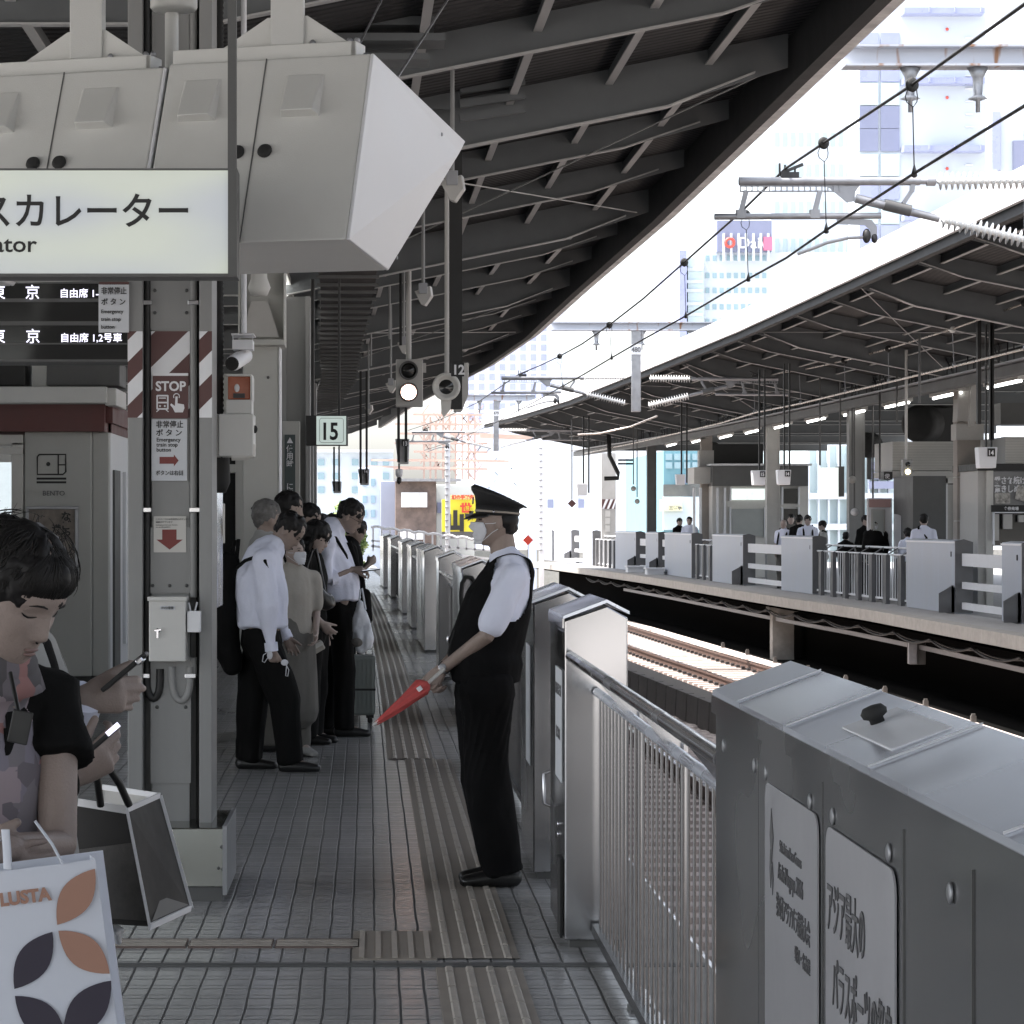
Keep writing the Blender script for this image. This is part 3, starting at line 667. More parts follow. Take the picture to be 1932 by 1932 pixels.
def hand_icon(b):
    pts = [(331,748),(335,748),(335,761),(347,763),(348,770),(345,778),(330,778),(326,770),(321,764),(323,761),(330,766)]
    b.prism([P(u, v, fz) for u, v in pts][::-1], (0,.002,0)); b.tube([P(333+5.5*math.cos(R(a)), 748+5.5*math.sin(R(a)), fz) for a in range(150, 391, 20)], .0022, 6)
part('hand_symbol', M['ink_w'], sg, hand_icon)
s2 = single('information_sign', M['paper'], lambda b: plate(b, 286, 791, 353, 907, YS_-.008, .01), 'white emergency stop button sign with a brown arrow, under the STOP sign', 'sign'); ORG[s2] = Vector((0,0,0))
f2 = YS_-.0095
for s_, em, u, v, xs, bd in (('非常停止',14.5,294,806,.9,.0006),('ボ タ ン',14,294,821.5,1.0,.0006),('Emergency',10.5,295,833,.98,.0003),('train stop',10.5,295,842.5,.98,.0003),('button',10.5,295,852,.98,.0003),('ボタンは右側',10.2,293.5,896,.85,.0004)):
    tx(s_, em, u, v, f2, M['ink'], s2, xs, bd)
part('arrow', M['ink_r'], s2, lambda b: b.prism([P(u,v,f2) for u, v in ((301,862),(328,862),(328,857.5),(337,869),(328,880),(328,875),(301,875))][::-1], (0,.002,0)))
s3 = single('information_sign', M['paper'], lambda b: plate(b, 186, 536, 243, 627, YC-.02, .015), 'white emergency stop button sign sticking out left of the striped column, over the departure board', 'sign'); ORG[s3] = Vector((0,0,0))
part('top_edge', M['stripe_r'], s3, lambda b: plate(b, 187, 532, 243, 537, YC-.02, .015))
f3 = YC-.0215
for s_, em, u, v, xs, bd in (('非常停止',14.5,190.5,554,.84,.0006),('ボ タ ン',14,190.5,574.5,.94,.0006),('Emergency',10,190.5,591,.95,.0003),('train stop',10,190.5,605.5,.95,.0003),('button',10,190.5,620,.95,.0003)):
    tx(s_, em, u, v, f3, M['ink'], s3, xs, bd)
s4 = single('paper_notice', M['offwhite'], lambda b: plate(b, 290, 974, 351, 1042, YS_-.006, .008), 'faded paper notice with a big dull red down arrow, above the grey box', 'notice'); ORG[s4] = Vector((0,0,0))
part('arrow', M['ink_r'], s4, lambda b: b.prism([P(u,v,YS_-.0075) for u, v in ((306,999),(333,999),(333,1018),(345,1018),(320,1037),(295,1018),(306,1018))][::-1], (0,.002,0)))
for i, (s_, v) in enumerate((('このホームには非常停止ボタンが',981),('設置されています',986.5),('Emergency train stop buttons',991.5),('are on this platform',995.5))): tx(s_, 4.2 if i < 2 else 3.6, 294, v, YS_-.0075, M['ink_g'], s4, .95)
# grey switch box and white pen box
jb = thing('switch_box', 'light grey metal switch box with keyed latch bolted to the striped column', 'box', P(315,1250,YC))
def bxp(b, u0, v0, u1, v1, Ya, Yb): b.box(*ub(u0,u1,Ya), Ya, Yb, zv(v1,Ya), zv(v0,Ya))
part('cabinet', M['cabinet'], jb, lambda b: bxp(b, 281, 1133, 350, 1248, YC-.09, YC+.055), .004)
part('rain_lid', M['cabinet'], jb, lambda b: bxp(b, 278, 1126, 352, 1134, YC-.10, YC+.055), .003)
part('name_plate', M['paper'], jb, lambda b: bxp(b, 302, 1143, 330, 1151, YC-.093, YC-.09)); tx('ITV分電盤', 6.4, 303.5, 1149.3, YC-.0945, M['ink'], jb, .85)
part('handle', M['chrome'], jb, lambda b: (b.lathe([(.011,0),(.009,.008),(.002,.01)], P(297,1190,YC-.09), (0,-1,0), 12), b.bar(P(297,1189,YC-.1), P(297,1204,YC-.1), .008, .006), b.bar(P(291,1190,YC-.1), P(304,1188,YC-.1), .007, .006)))
pb = thing('pen_box', 'small white open box with two pens beside the grey switch box', 'box', P(365,1193,YC))
part('cup', M['white'], pb, lambda b: bxp(b, 353, 1153, 378, 1193, YC-.08, YC-.02), .003)
part('pen', M['paper'], pb, lambda b: b.cyl(P(356,1137,YC-.05), P(360,1155,YC-.05), .004)); part('pen', M['paper'], pb, lambda b: b.cyl(P(372,1136,YC-.05), P(367,1155,YC-.05), .004))
# corrugated conduit, camera, warning lamp beside the column
ch = thing('cable_hose', 'thick black corrugated hose hanging down right of the striped column', 'hose', P(412,860,12.0))
part('hose', M['rubber'], ch, lambda b: b.lathe([(.026 if i % 2 else .021, i*.012) for i in range(int((4.05-zv(800,12))/.012))], P(412,800,12.0), (0,0,1), 14))
part('hose_bag', M['rubber'], ch, lambda b: b.lathe([(.03,0),(.05,.05),(.045,.2),(.06,.3),(.03,.36)], P(414,930,12.15), (0,0,1), 16))
cc = thing('security_camera', 'white bullet security camera hanging from a pole beside the column', 'camera', P(455,690,12.0))
part('drop_pole', M['white'], cc, lambda b: b.cyl(P(460,628,12.0), (P(460,0,12.0).x,12.0,4.06), .013)); part('bracket', M['white'], cc, lambda b: (bxp(b, 438, 641, 477, 659, 11.93, 12.07), bxp(b, 436, 629, 479, 632, 11.9, 12.1), [b.bar(P(u,630,11.92), P(u+1,644,11.94), .004, .004) for u in (439,476)]), .003)
part('body', M['white'], cc, lambda b: (b.tube([P(438,686,11.85), P(441,684.5,11.88), P(462,671,12.08), P(466,668,12.1)], [.030,.036,.036,.02], 18), b.cyl(P(463,672,12.05), P(463,655,12.02), .014)))
part('lens', M['glass_dk'], cc, lambda b: b.cyl(P(437.4,686.4,11.843), P(438.2,686,11.85), .031, n=18))
wl = thing('warning_lamp', 'orange warning lamp on a beige control box beside the column', 'lamp', P(440,866,12.0))
orange = mat('orange lens', (.22,.075,.045), .15, 0, .2, 20, emit=(.35,.08,.03), es=.03)
part('lamp_lens', orange, wl, lambda b: bxp(b, 430, 709, 472, 754, 11.9, 12.05), .006); part('lamp_frame', M['cabinet'], wl, lambda b: (bxp(b, 427, 706, 475, 710, 11.88, 12.06), bxp(b, 472, 710, 476, 755, 11.88, 12.06), bxp(b, 427, 754, 475, 781, 11.88, 12.06)), .002)
part('reflector', M['iron'], wl, lambda b: bxp(b, 440, 742, 462, 751, 11.895, 11.9)); part('bulb_glow', M['cabinet_l'], wl, lambda b: b.ell(P(447,732,11.9), .012, .004, .018)); 
part('control_box', M['cabinet'], wl, lambda b: bxp(b, 413, 781, 478, 861, 11.86, 12.08), .005); part('side_box', M['cabinet'], wl, lambda b: bxp(b, 398, 781, 412.5, 861, 11.88, 12.08), .004)
part('cable_elbow', M['offwhite'], wl, lambda b: b.tube([P(437,861,11.88), P(465,860,11.88), P(474,855,11.88), P(475,838,11.88)], .02, 10)); part('knob', M['rubber'], wl, lambda b: b.ell(P(481,810,11.95), .012, .02, .018))
# ================= display cabinets overhead =================
def cabinet(ofs, label):
    FT, FBt, BT, BB = P(699,101,8.6), P(653,452,8.35), P(873,267,10.2), P(727,510,9.35)
    FT.z = P(0,101,8.6).z; d = P(320,121,8.81)-FT; d = d*1.0
    o = Vector(ofs)
    FT += o; FBt += o; BT += o; BB += o
    t = thing('display_cabinet', label, 'cabinet', FT, 'white overhead display cabinets')
    ch_ = BT+(BB-BT)*.10; ch_.x += .004
    prof_ = [FT, FBt, BB, ch_, BT]
    part('casing', M['cabinet'], t, lambda b: b.prism(prof_, d), .006)
    n = (FBt-FT).cross(d).normalized();  n = n if n.y < 0 else -n
    e1 = [FT.lerp(FBt, .02), FT.lerp(FBt, .985), FBt.lerp(BB, .985), ch_, BT.lerp(FT, .02)]
    part('end_panel', M['cabinet_l'], t, lambda b: b.prism([p-d.normalized()*.0 for p in prof_][::-1], -d.normalized()*.012), .004)  # end paler than the casing, its stronger light put into the colour
    dn = d.normalized(); up_ = (FT-FBt)
    def fp(a, bb): return FT+d*a-up_*bb            # point on the front face
    for a in (.51,): part('door_seam', M['steel_d'], t, lambda b: b.bar(fp(a,.0)+n*.002, fp(a,1.0)+n*.002, .004, .002, n))
    for a in (.30,.81):
        def vent(b):
            q = [fp(a-.09,.10), fp(a+.10,.10), fp(a+.10,.33), fp(a-.09,.33)]
            b.add(q+[q[0]+n*.004+dn*.01, q[1]+n*.004-dn*.01, q[2]+n*.045-dn*.012, q[3]+n*.045+dn*.012], [(4,5,6,7),(0,1,5,4),(1,2,6,5),(2,3,7,6),(3,0,4,7)])
        part('vent_hood', M['cabinet'], t, vent, .006)
    for a in (.45,.585): part('knob', M['rubber'], t, lambda b: b.lathe([(.023,0),(.025,.006),(.020,.014),(.012,.016),(.005,.016)], fp(a,.515)+n*.002, n, 20))
    for q in (BT.lerp(FT,.30)-Vector((0,0,.06)), BB.lerp(ch_,.1)): part('screw', M['galv'], t, lambda b: b.lathe([(.008,0),(.006,.004),(.001,.005)], q-dn*.013, -dn, 10))
    # hanger: channel, gusset, post
    c0, c1_ = fp(.08,-.045), fp(1.0,-.045); bk = Vector((.06,.28,0))
    hg = part('hanger_channel', M['cabinet'], t, lambda b: (b.bar(c0+bk*.3, c1_+bk*.3, .10, .05), b.bar(c0+bk*.3-dn*.0+Vector((0,0,-.03)), c0+bk*.3+dn*.02+Vector((0,0,-.03)), .1, .11)), .003)
    mid = fp(.45,-.09)+bk*.3
    part('gusset', M['cabinet'], t, lambda b: b.prism([mid-dn*.22, mid+dn*.24, mid+dn*.07+Vector((0,0,.10)), mid-dn*.07+Vector((0,0,.10))], (0,.012,0)))
    part('hanger_post', M['cabinet'], t, lambda b: b.box(mid.x-.055, mid.x+.055, mid.y-.03, mid.y+.09, mid.z, 4.08), .004)
    for k in (.02,.06,.26): p = c0.lerp(c1_, k)+bk*.3+Vector((0,0,.027)); part('bolt', M['galv'], t, lambda b: b.lathe([(.010,0),(.010,.012),(.005,.018)], p, (0,0,1), 6))
    part('bolt', M['galv'], t, lambda b: b.lathe([(.014,0),(.014,.008),(.007,.014)], c0+bk*.3-dn*.012+Vector((0,0,-.02)), -dn, 6))
    return t
cabinet((0,0,0), 'big off-white display cabinet with a slanting pale end panel, right of the black sign bar')
dv = P(308,127,8.81)-P(699,101,8.6)
cabinet(dv-Vector((0,0,.0)), 'off-white display cabinet left of the black sign bar, above the escalator sign')
cabinet(dv*2, 'off-white display cabinet at the left edge of the picture')
# a round grey post beside the cabinets
single('ceiling_lamp_post', M['cabinet'], lambda b: (b.lathe([(.075,0),(.083,.01),(.083,.12),(.04,.14)], P(328,20,9.3), (0,0,1), 20), b.cyl(P(324,160,9.35), P(324,18,9.35), .024)), 'grey round fitting on a thin post behind the middle display cabinet', 'fitting')
# ================= escalator sign =================
YE = 8.1
es_ = thing('escalator_sign', 'long backlit escalator sign in Japanese and English with black hanger bar', 'sign', P(200,519,YE))
lit = mat('backlit sign face', (.5,.52,.5), .25, 0, .0, emit=(.86,.93,.84), es=.085)
n = lit.node_tree; tc = n.nodes['Texture Coordinate']; mp = n.nodes.new('ShaderNodeMapping'); mp.inputs['Scale'].default_value = (2.2,1,6); mp.inputs['Location'].default_value = (.35,0,.2)
gr = n.nodes.new('ShaderNodeTexNoise'); gr.inputs['Scale'].default_value = 1.1; gr.inputs['Detail'].default_value = 0; rmp = n.nodes.new('ShaderNodeValToRGB')
rmp.color_ramp.elements[0].position = .3; rmp.color_ramp.elements[0].color = (.66,.72,.84,1); rmp.color_ramp.elements[1].position = .6; rmp.color_ramp.elements[1].color = (.92,1.0,.84,1)
n.links.new(tc.outputs['Object'], mp.inputs[0]); n.links.new(mp.outputs[0], gr.inputs['Vector']); n.links.new(gr.outputs['Fac'], rmp.inputs[0]); n.links.new(rmp.outputs[0], n.nodes['Principled BSDF'].inputs['Emission Color'])
part('face', lit, es_, lambda b: plate(b, -260, 321, 430, 516, YE, .02))
part('frame', M['steel_d'], es_, lambda b: (plate(b, -262, 317.5, 432, 321, YE-.006, .14), plate(b, -262, 516, 432, 522, YE-.006, .14), plate(b, 430, 317, 447, 522, YE-.012, .15)))
part('hanger_bar', M['steel_d'], es_, lambda b: b.box(*ub(430,446,YE), YE-.01, YE+.03, zv(320,YE), 4.02)); part('rear_casing', M['steel_d'], es_, lambda b: plate(b, -262, 321, 430, 516, YE+.02, .11))
tx('エスカレーター', 71, 361, 424, YE-.002, M['ink'], es_, .95, .0016, 'RIGHT'); tx('Escalator', 43, 69, 475, YE-.002, M['ink'], es_, 1.12, .0009, 'RIGHT')
# ================= departure board =================
YD = 12.6
db = thing('departure_board', 'black electronic departure board with white Japanese lettering behind the column', 'board', P(100,680,YD))
part('casing', M['steel_d'], db, lambda b: b.box(*ub(-250,243,YD), YD, YD+.3, zv(683,YD), zv(528,YD)), .004)
for v0, v1 in ((535,563),(570,606),(614,647),(650,678)): part('screen', M['glass_dk'], db, lambda b: plate(b, -240, v0, 240, v1, YD-.003, .004))
for (s_, em, u, v) in (('東',29,-18,562),('京',29,47,562),('自由席 1-8',18.5,112,560),('東',29,-18,645),('京',29,48,645),('自由席 1,2号車',18.5,113,644)): tx(s_, em, u, v, YD-.006, M['led'], db, .98, .0004)
# ================= bento kiosk =================
YK = 23.0
kk = thing('bento_kiosk', 'grey lunch box kiosk with red band above and BENTO symbol on its wall', 'kiosk', P(100,1336,YK))
part('wall', M['beige'], kk, lambda b: b.box(*ub(46,173,YK), YK, YK+.1, zv(1276,YK), zv(815,YK)), .01); part('wall_post', M['beige'], kk, lambda b: b.box(*ub(173,204,YK), YK+.05, YK+.2, zv(1276,YK), zv(815,YK)), .01)
part('base', M['black'], kk, lambda b: b.box(*ub(-320,200,YK), YK+.08, YK+3, 0, zv(1276,YK)))
part('side_wall', M['cabinet_l'], kk, lambda b: b.box(ub(204,204,YK)[0]-.05, ub(204,204,YK)[0], YK+.2, YK+4.0, .3, zv(815,YK)))
part('side_door', M['steel_d'], kk, lambda b: b.box(ub(204,204,YK)[0], ub(204,204,YK)[0]+.02, YK+.4, YK+.9, .32, zv(885,YK))); part('side_window', M['white'], kk, lambda b: b.box(ub(204,204,YK)[0], ub(204,204,YK)[0]+.03, YK+1.3, YK+3.2, .5, zv(885,YK)))
part('door_frame', M['offwhite'], kk, lambda b: (b.box(*ub(22,44,YK), YK-.02, YK+.1, zv(1276,YK), zv(835,YK)), b.box(*ub(-300,44,YK), YK-.02, YK+.1, zv(840,YK), zv(820,YK)), b.box(*ub(-300,44,YK), YK-.04, YK+.1, zv(858,YK), zv(845,YK))), .005)
part('door_glass', mat('bright shop window', (.5,.55,.58), .2, 0, .3, 3, emit=(.75,.85,.9), es=.25), kk, lambda b: b.box(*ub(-300,22,YK), YK+.02, YK+.05, zv(990,YK), zv(872,YK))); part('door_panel', M['beige'], kk, lambda b: b.box(*ub(-300,22,YK), YK+.02, YK+.05, zv(1276,YK), zv(990,YK)))
part('red_band', M['red_band'], kk, lambda b: (b.box(*ub(-320,200,YK), YK-.12, YK+3, zv(815,YK), zv(764,YK)), b.box(*ub(200,213,YK), YK-.02, YK+3, zv(798,YK), zv(764,YK)))); part('awning_channel', M['cabinet'], kk, lambda b: (b.box(*ub(-320,209,YK), YK-.35, YK-.25, zv(764,YK), zv(733,YK)), b.box(*ub(205,226,YK), YK-.3, YK+.6, zv(768,YK), zv(735,YK))), .01)
part('wall_side', M['red_band'], kk, lambda b: b.box(ub(204,204,YK)[0], ub(206,206,YK)[0], YK+.2, YK+4.5, zv(815,YK), zv(764,YK)))
fk = YK-.004
def icon(b):
    pts = [P(u,v,fk) for u, v in ((74,857.5),(124,857.5),(124,890),(119,895),(70.5,895),(70.5,862),(74,857.5))]; b.tube(pts, .007, 6)
    b.tube([P(110,858,fk), P(110,894,fk)], .006, 6); b.tube([P(110,877,fk), P(124,877,fk)], .006, 6)
    b.lathe([(.018,0),(.015,.004)], P(91,875.5,fk+.002), (0,-1,0), 14); plate(b, 69, 901, 125, 905, fk, .004); plate(b, 69, 908, 125, 912, fk, .004)
part('box_symbol', M['ink'], kk, icon); tx('BENTO', 13, 80, 935, fk-.002, M['ink_g'], kk, 1.0, .0004)
pf = thing('wall_poster', 'framed poster with brush-written Japanese under the BENTO symbol', 'poster', P(98,1088,YK))
part('frame', M['galv'], pf, lambda b: (plate(b, 48, 955, 148, 961, YK-.03, .03), plate(b, 48, 1081, 148, 1088, YK-.03, .03), plate(b, 48, 961, 54, 1081, YK-.03, .03), plate(b, 141, 961, 148, 1081, YK-.03, .03)), .004)
part('print', mat('dark poster print', (.20,.17,.145), .5, 0, .6, 9), pf, lambda b: plate(b, 54, 961, 141, 1081, YK-.015, .01))
for i, c in enumerate('なごや'): tx(c, 19, 115, 981+i*17, YK-.018, M['ink'], pf, 1, .003)
for i, c in enumerate('満載'): tx(c, 17, 98, 1004+i*17, YK-.018, M['ink'], pf, 1, .003)
# dark stuff glimpsed above the kiosk
for i, (u0, v0, u1, v1, mt, lb) in enumerate(((-200,684,48,728,'black','dark duct box lying on the kiosk roof at the left edge'),(60,684,88,730,'beige','pale post standing on the kiosk roof'),(88,684,226,728,'steel_d','dark machinery casing on the kiosk roof near the column'))):
    single(('duct_box','roof_post','machine_casing')[i], M[mt], lambda b: b.box(*ub(u0,u1,YK+.6), YK+.6, YK+1.2, zv(v1,YK+.6), zv(v0,YK+.6)), lb, ('duct','post','casing')[i], bevel=.01)
# ================= further columns and walls =================
def hcolumn(Y, x0, x1, label, sgn=1, m='steel', top=4.08, group='steel columns of the canopies'):
    t = thing('steel_column', label, 'column', ((x0+x1)/2, Y, 0), group); w_ = x1-x0
    part('flange', M[m], t, lambda b: b.box(x0, x0+.05, Y, Y+.34, 0, top), .004); part('flange', M[m], t, lambda b: b.box(x1-.05, x1, Y, Y+.34, 0, top), .004)
    part('web', M[m], t, lambda b: b.box(x0+.05, x1-.05, Y+.1, Y+.13, 0, top)); return t
c2 = thing('clad_column', 'broad beige clad column with a triangular bracket head, behind the queue', 'column', P(490,1389,20))
part('shaft', M['beige'], c2, lambda b: b.box(*ub(458,526,20), 20, 20.4, 0, 4.05), .012); part('corner_trim', M['white'], c2, lambda b: b.box(*ub(526,529,20), 19.99, 20.3, 0, zv(655,20)))
part('bracket_head', M['beige'], c2, lambda b: (b.box(*ub(449,537,19.8), 19.8, 20.2, zv(651,19.8), zv(640,19.8)), b.box(*ub(449,452,19.8), 19.8, 20.2, zv(640,19.8), 4.0), b.box(*ub(534,537,19.8), 19.8, 20.2, zv(640,19.8), 4.0), b.box(*ub(452,534,19.9), 19.92, 19.94, zv(640,19.8), 4.0)), .004)
part('gusset', M['steel_l'], c2, lambda b: b.prism([P(474,568,19.85), P(505,568,19.85), P(527,636,19.85), P(455,636,19.85)], (0,.02,0)), label='tapered stiffener plate')
part('round_fitting', M['cabinet'], c2, lambda b: (b.lathe([(.06,0),(.085,.06),(.06,.13),(.055,.3)], P(489,558,19.6), (0,0,1), 18)))
part('bolt', M['steel_d'], c2, lambda b: b.lathe([(.012,0),(.008,.01)], P(506,712,20), (0,-1,0), 8)); part('bolt', M['steel_d'], c2, lambda b: b.lathe([(.012,0),(.008,.01)], P(476,959,20), (0,-1,0), 8))
c3 = hcolumn(28.9, *ub(531,585,28.9), 'steel column with a narrow green notice strip, beyond the beige column'); part('cladding', M['beige'], c3, lambda b: b.box(*ub(533,566,28.8), 28.75, 28.85, 0, zv(795,28.8)), .006)
gs = single('notice_strip', mat('dull green strip', (.055,.075,.075), .5, 0, .1, 6), lambda b: plate(b, 537, 820, 557, 968, 28.72, .02), 'narrow dark green vertical notice in Japanese on the second steel column', 'sign'); ORG[gs] = Vector((0,0,0))
for i, c in enumerate('使用時　　に近付け'): tx(c, 14.5, 540, 852+i*14.2, 28.714, M['ink_w'], gs, .95, .001) if c.strip() else None
part('warning_triangle', M['ink_w'], gs, lambda b: b.prism([P(541,836,28.714), P(553,836,28.714), P(547,825,28.714)], (0,.003,0)))
for Y in (37.9, 47.1, 56.1): hcolumn(Y, eave_own(Y)-4.15, eave_own(Y)-3.83, 'far steel column of the near canopy, %s' % {37.9:'third behind the beige one',47.1:'nearly hidden behind heads of the queue',56.1:'last before the bend'}[Y])
# dark shop front behind the doorway gap
sh1 = thing('dark_shopfront', 'dark doorway with a pale lintel and side frame between the two columns', 'shop', P(425,1228,33))
part('opening', M['black'], sh1, lambda b: b.box(*ub(380,444,33.4), 33.4, 33.6, .02, zv(790,33))); part('frame', M['beige'], sh1, lambda b: (b.box(*ub(444,470,33), 33, 33.5, 0, zv(790,33)), b.box(*ub(425,446,33), 33, 33.3, zv(892,33), zv(876,33)), b.box(*ub(380,470,33.6), 33.6, 34, zv(866,33), zv(700,33))), .01)
for (u0, v0, u1, v1, lb) in ((402,870,420,1005,'grey vending poster edge showing right of the striped column'),):
    single('sign_panel', M['offwhite'], lambda b: plate(b, u0, v0+80, u1+4, v1+20, 16.5, .03), 'pale vertical poster panel seen just right of the striped column', 'poster', bevel=.004)
# chrome edged standing panel
single('standing_panel', M['chrome'], lambda b: (b.box(*ub(400,403,13.6), 13.6, 14.4, zv(1150,13.6), zv(870,13.6))), 'thin shiny edge of a display panel beside the striped column', 'panel')
# left wall behind everything under the canopy, with lit shop windows
bw = thing('waiting_room', 'long grey waiting room wall with windows far back under the near canopy', 'building', (-5.8, 30, 0))
part('wall', M['beige'], bw, lambda b: b.box(-6.4,-6.2,14,75,0,2.9)); part('fascia', M['steel_d'], bw, lambda b: b.box(-6.45,-6.15,14,75,2.9,3.2))
for i in range(12): y = 15+i*4.8; part('window', M['glass_dk'], bw, lambda b: b.box(-6.195,-6.17,y,y+3.4,.9,2.4))
# ================= overhead runs =================
lx = lambda Y: eave_own(Y)-3.45
dt = thing('cable_duct', 'dark ribbed cable duct running away under the near canopy', 'duct', (lx(24),24,4.1))
def duc(b):
    ys = [22+i*2 for i in range(20)]
    vs = []
    for y in ys: x = lx(y); vs += [(x-.28,y,4.12),(x+.3,y,4.12),(x+.3,y,4.22),(x-.28,y,4.22)]
    b.add(vs, [(4*i+k,4*i+(k+1)%4,4*i+4+(k+1)%4,4*i+4+k) for i in range(19) for k in range(4)])
part('duct_body', mat('near black duct', (.022,.021,.021), .7, 0, .2, 5), dt, duc)
for i in range(42):
    y = 22.4+i*.9; part('rib', M['steel_d'], dt, lambda b: b.box(lx(y)-.31, lx(y)+.33, y-.03, y+.03, 4.09, 4.12))
def hang_light(x, y0, y1, z, label, group='lit fluorescent tubes'):
    t = thing('tube_light', label, 'light', (x, y0, z), group)
    part('housing', M['offwhite'], t, lambda b: b.box(x-.07,x+.07,y0,y1,z+.03,z+.1)); part('tube', M['tube'], t, lambda b: b.cyl((x,y0+.05,z),(x,y1-.05,z),.018,n=10)); return t
for i, Y in enumerate((27.6, 30.6, 33.6, 41, 50)): hang_light(-1.03+min(0, eave_own(Y)-3.1), Y, Y+2.2, 4.17-i*.0, 'lit fluorescent tube above the queue, %s from the near end' % ('first','second','third','fourth','fifth')[i])
# electric gear on the ceiling
for i, (u, v, w_, h_) in enumerate(((700,30,120,16),(700,62,140,14),(690,100,120,12))):
    single('ceiling_channel', M['beam'], lambda b: b.box(*ub(u-w_,u+w_,16), 16, 16.3, zv(v+h_,16), zv(v,16)), ('steel channel crossing under the dark roof, topmost of three','steel channel crossing under the dark roof, middle of three','steel channel crossing under the dark roof, lowest of three')[i], 'beam')
jg = thing('cable_junction', 'dark junction frame of stacked channels at the head of the black mast', 'frame', P(840,170,19.2))
part('plate', M['beam'], jg, lambda b: (plate(b, 770, 112, 868, 205, 19.3, .03), plate(b, 750, 140, 800, 190, 19.35, .03)))
for v in (124,160,187,213): part('channel', M['beam'], jg, lambda b: b.bar(P(868,v+10,19.25), P(990,v-8,19.25), .06, .055))
part('bolt_row', M['steel_d'], jg, lambda b: [b.lathe([(.012,0),(.008,.01)], P(u,v,19.3), (0,-1,0), 8) for u, v in ((790,118),(848,118),(790,160),(848,150),(800,200),(856,170))])
for i, pts in enumerate((((870,-40),(728,180)), ((720,0),(680,80)))): single('stay_wire', M['galv'], lambda b: b.cyl(P(*pts[0],14), P(*pts[1],12.5), .006, n=6), ('taut stay wire running down to the end of the big cabinet','short stay wire with clamp above the big cabinet')[i], 'wire')
# ---------------- poles, sensors, signals hanging over the platform edge ----------------
def drop(u, Y, v_to, r=.02, m='steel', name='drop_pole', par=None, top=4.6):
    return part(name, M[m], par, lambda b: b.cyl((P(u,0,Y).x, Y, zv(v_to,Y)), (P(u,0,Y).x, Y, top), r, n=12))
def sensor(u, v, Y, k, label):
    t = thing('platform_sensor', label, 'sensor', P(u,v,Y), 'wedge shaped sensors on drop poles')
    drop(u+3*k, Y, v-16*k, .014, 'steel', 'drop_pole', t)
    part('wedge', M['steel_l'], t, lambda b: b.prism([P(u-17*k,v-8*k,Y), P(u+18*k,v-20*k,Y), P(u+21*k,v+2*k,Y), P(u+6*k,v+24*k,Y), P(u-2*k,v+22*k,Y)][::-1], (.02,.12,0)), .006)
    part('mount', M['galv'], t, lambda b: b.box(P(u-7*k,0,Y).x, P(u+12*k,0,Y).x, Y-.02, Y+.08, zv(v-2*k,Y), zv(v-26*k,Y)), .004); return t
sensor(850, 352, 17.5, 1.15, 'grey wedge sensor on a pole right at the tip of the big display cabinet')
sensor(796, 556, 22, .85, 'grey wedge sensor hanging right of the louvred duct')
sensor(760, 652, 30, .65, 'small wedge sensor hanging just above the two lamp signal')
sensor(736, 728, 36, .55, 'small wedge sensor hanging left of the two lamp signal')
sensor(694, 772, 44, .4, 'tiny wedge sensor hanging right of the number 15 sign')
ms = thing('number_mast', 'black hanging mast with beige housing and the number 12 plate', 'mast', P(860,775,20))
part('mast_bar', M['black'], ms, lambda b: b.box(*ub(848,872,20), 20, 20.06, zv(772,20), 4.75)); part('housing', M['offwhite'], ms, lambda b: b.prism([P(855,686,20.1), P(884,684,20.1), P(884,745,20.1), P(872,776,20.1), P(857,776,20.1)][::-1], (0,.2,0)), .006)
pl = part('number_plate', M['black'], ms, lambda b: plate(b, 851, 684, 876, 710, 19.3, .02), .004); tx('12', 25, 853, 706, 19.295, M['ink_w'], ms, .95, .003)
part('side_tube', M['steel_l'], ms, lambda b: b.cyl((P(843,0,19.9).x,19.9,zv(705,19.9)), (P(843,0,19.9).x,19.9,4.7), .017, n=14))
rl_ = thing('round_lamp', 'dark round lamp in a pale ring beside the number 12 mast', 'lamp', P(842,730,19.5))
part('ring', M['offwhite'], rl_, lambda b: b.lathe([(.085,-.05),(.095,0),(.105,.02),(.1,.03),(.078,.03),(.075,.01)], P(842,730,19.6), (0,-1,0), 28)); part('lens', M['glass_dk'], rl_, lambda b: b.lathe([(.08,0),(.05,.012),(.001,.016)], P(842,730,19.6), (0,-1,0), 24))
part('bracket', M['offwhite'], rl_, lambda b: b.prism([P(832,752,19.6), P(852,752,19.6), P(850,772,19.6), P(838,787,19.6), P(833,780,19.6)][::-1], (0,.04,0)))
def pair(u, v0, v1, Y, hv, hw, label, num=None):
    t = thing('hanging_monitor', label, 'monitor', P(u, v1, Y), 'hanging monitor housings on paired bars')
    k = Y/F
    for s_ in (-7, 7): part('bar', M['black'], t, lambda b: b.box((u+s_*hw/22-2.6*hw/22-U0)*k, (u+s_*hw/22+2.6*hw/22-U0)*k, Y, Y+.05, zv(v1-3,Y), 4.7 if v0 < 0 else zv(v0,Y)))
    part('housing', M['cabinet_l'], t, lambda b: b.prism([P(u-hw*.6,v1-hv,Y+.06), P(u+hw*.62,v1-hv,Y+.06), P(u+hw*.55,v1,Y+.06), P(u-hw*.35,v1,Y+.06)][::-1], (0,.25,0)), .006)
    if num: part('number_plate', M['black'], t, lambda b: plate(b, u-hw*.05, v1-hv+1, u+hw*.5, v1-hv+hv*.3, Y-.02, .02)); tx(num, hw*.5, u+hw*.0, v1-hv+hv*.27, Y-.024, M['ink_w'], t, .9, .002)
    return t
pair(759, 767, 875, 32, 47, 22, 'paired black bars holding a pale housing numbered 13 below the lit signal', '13')
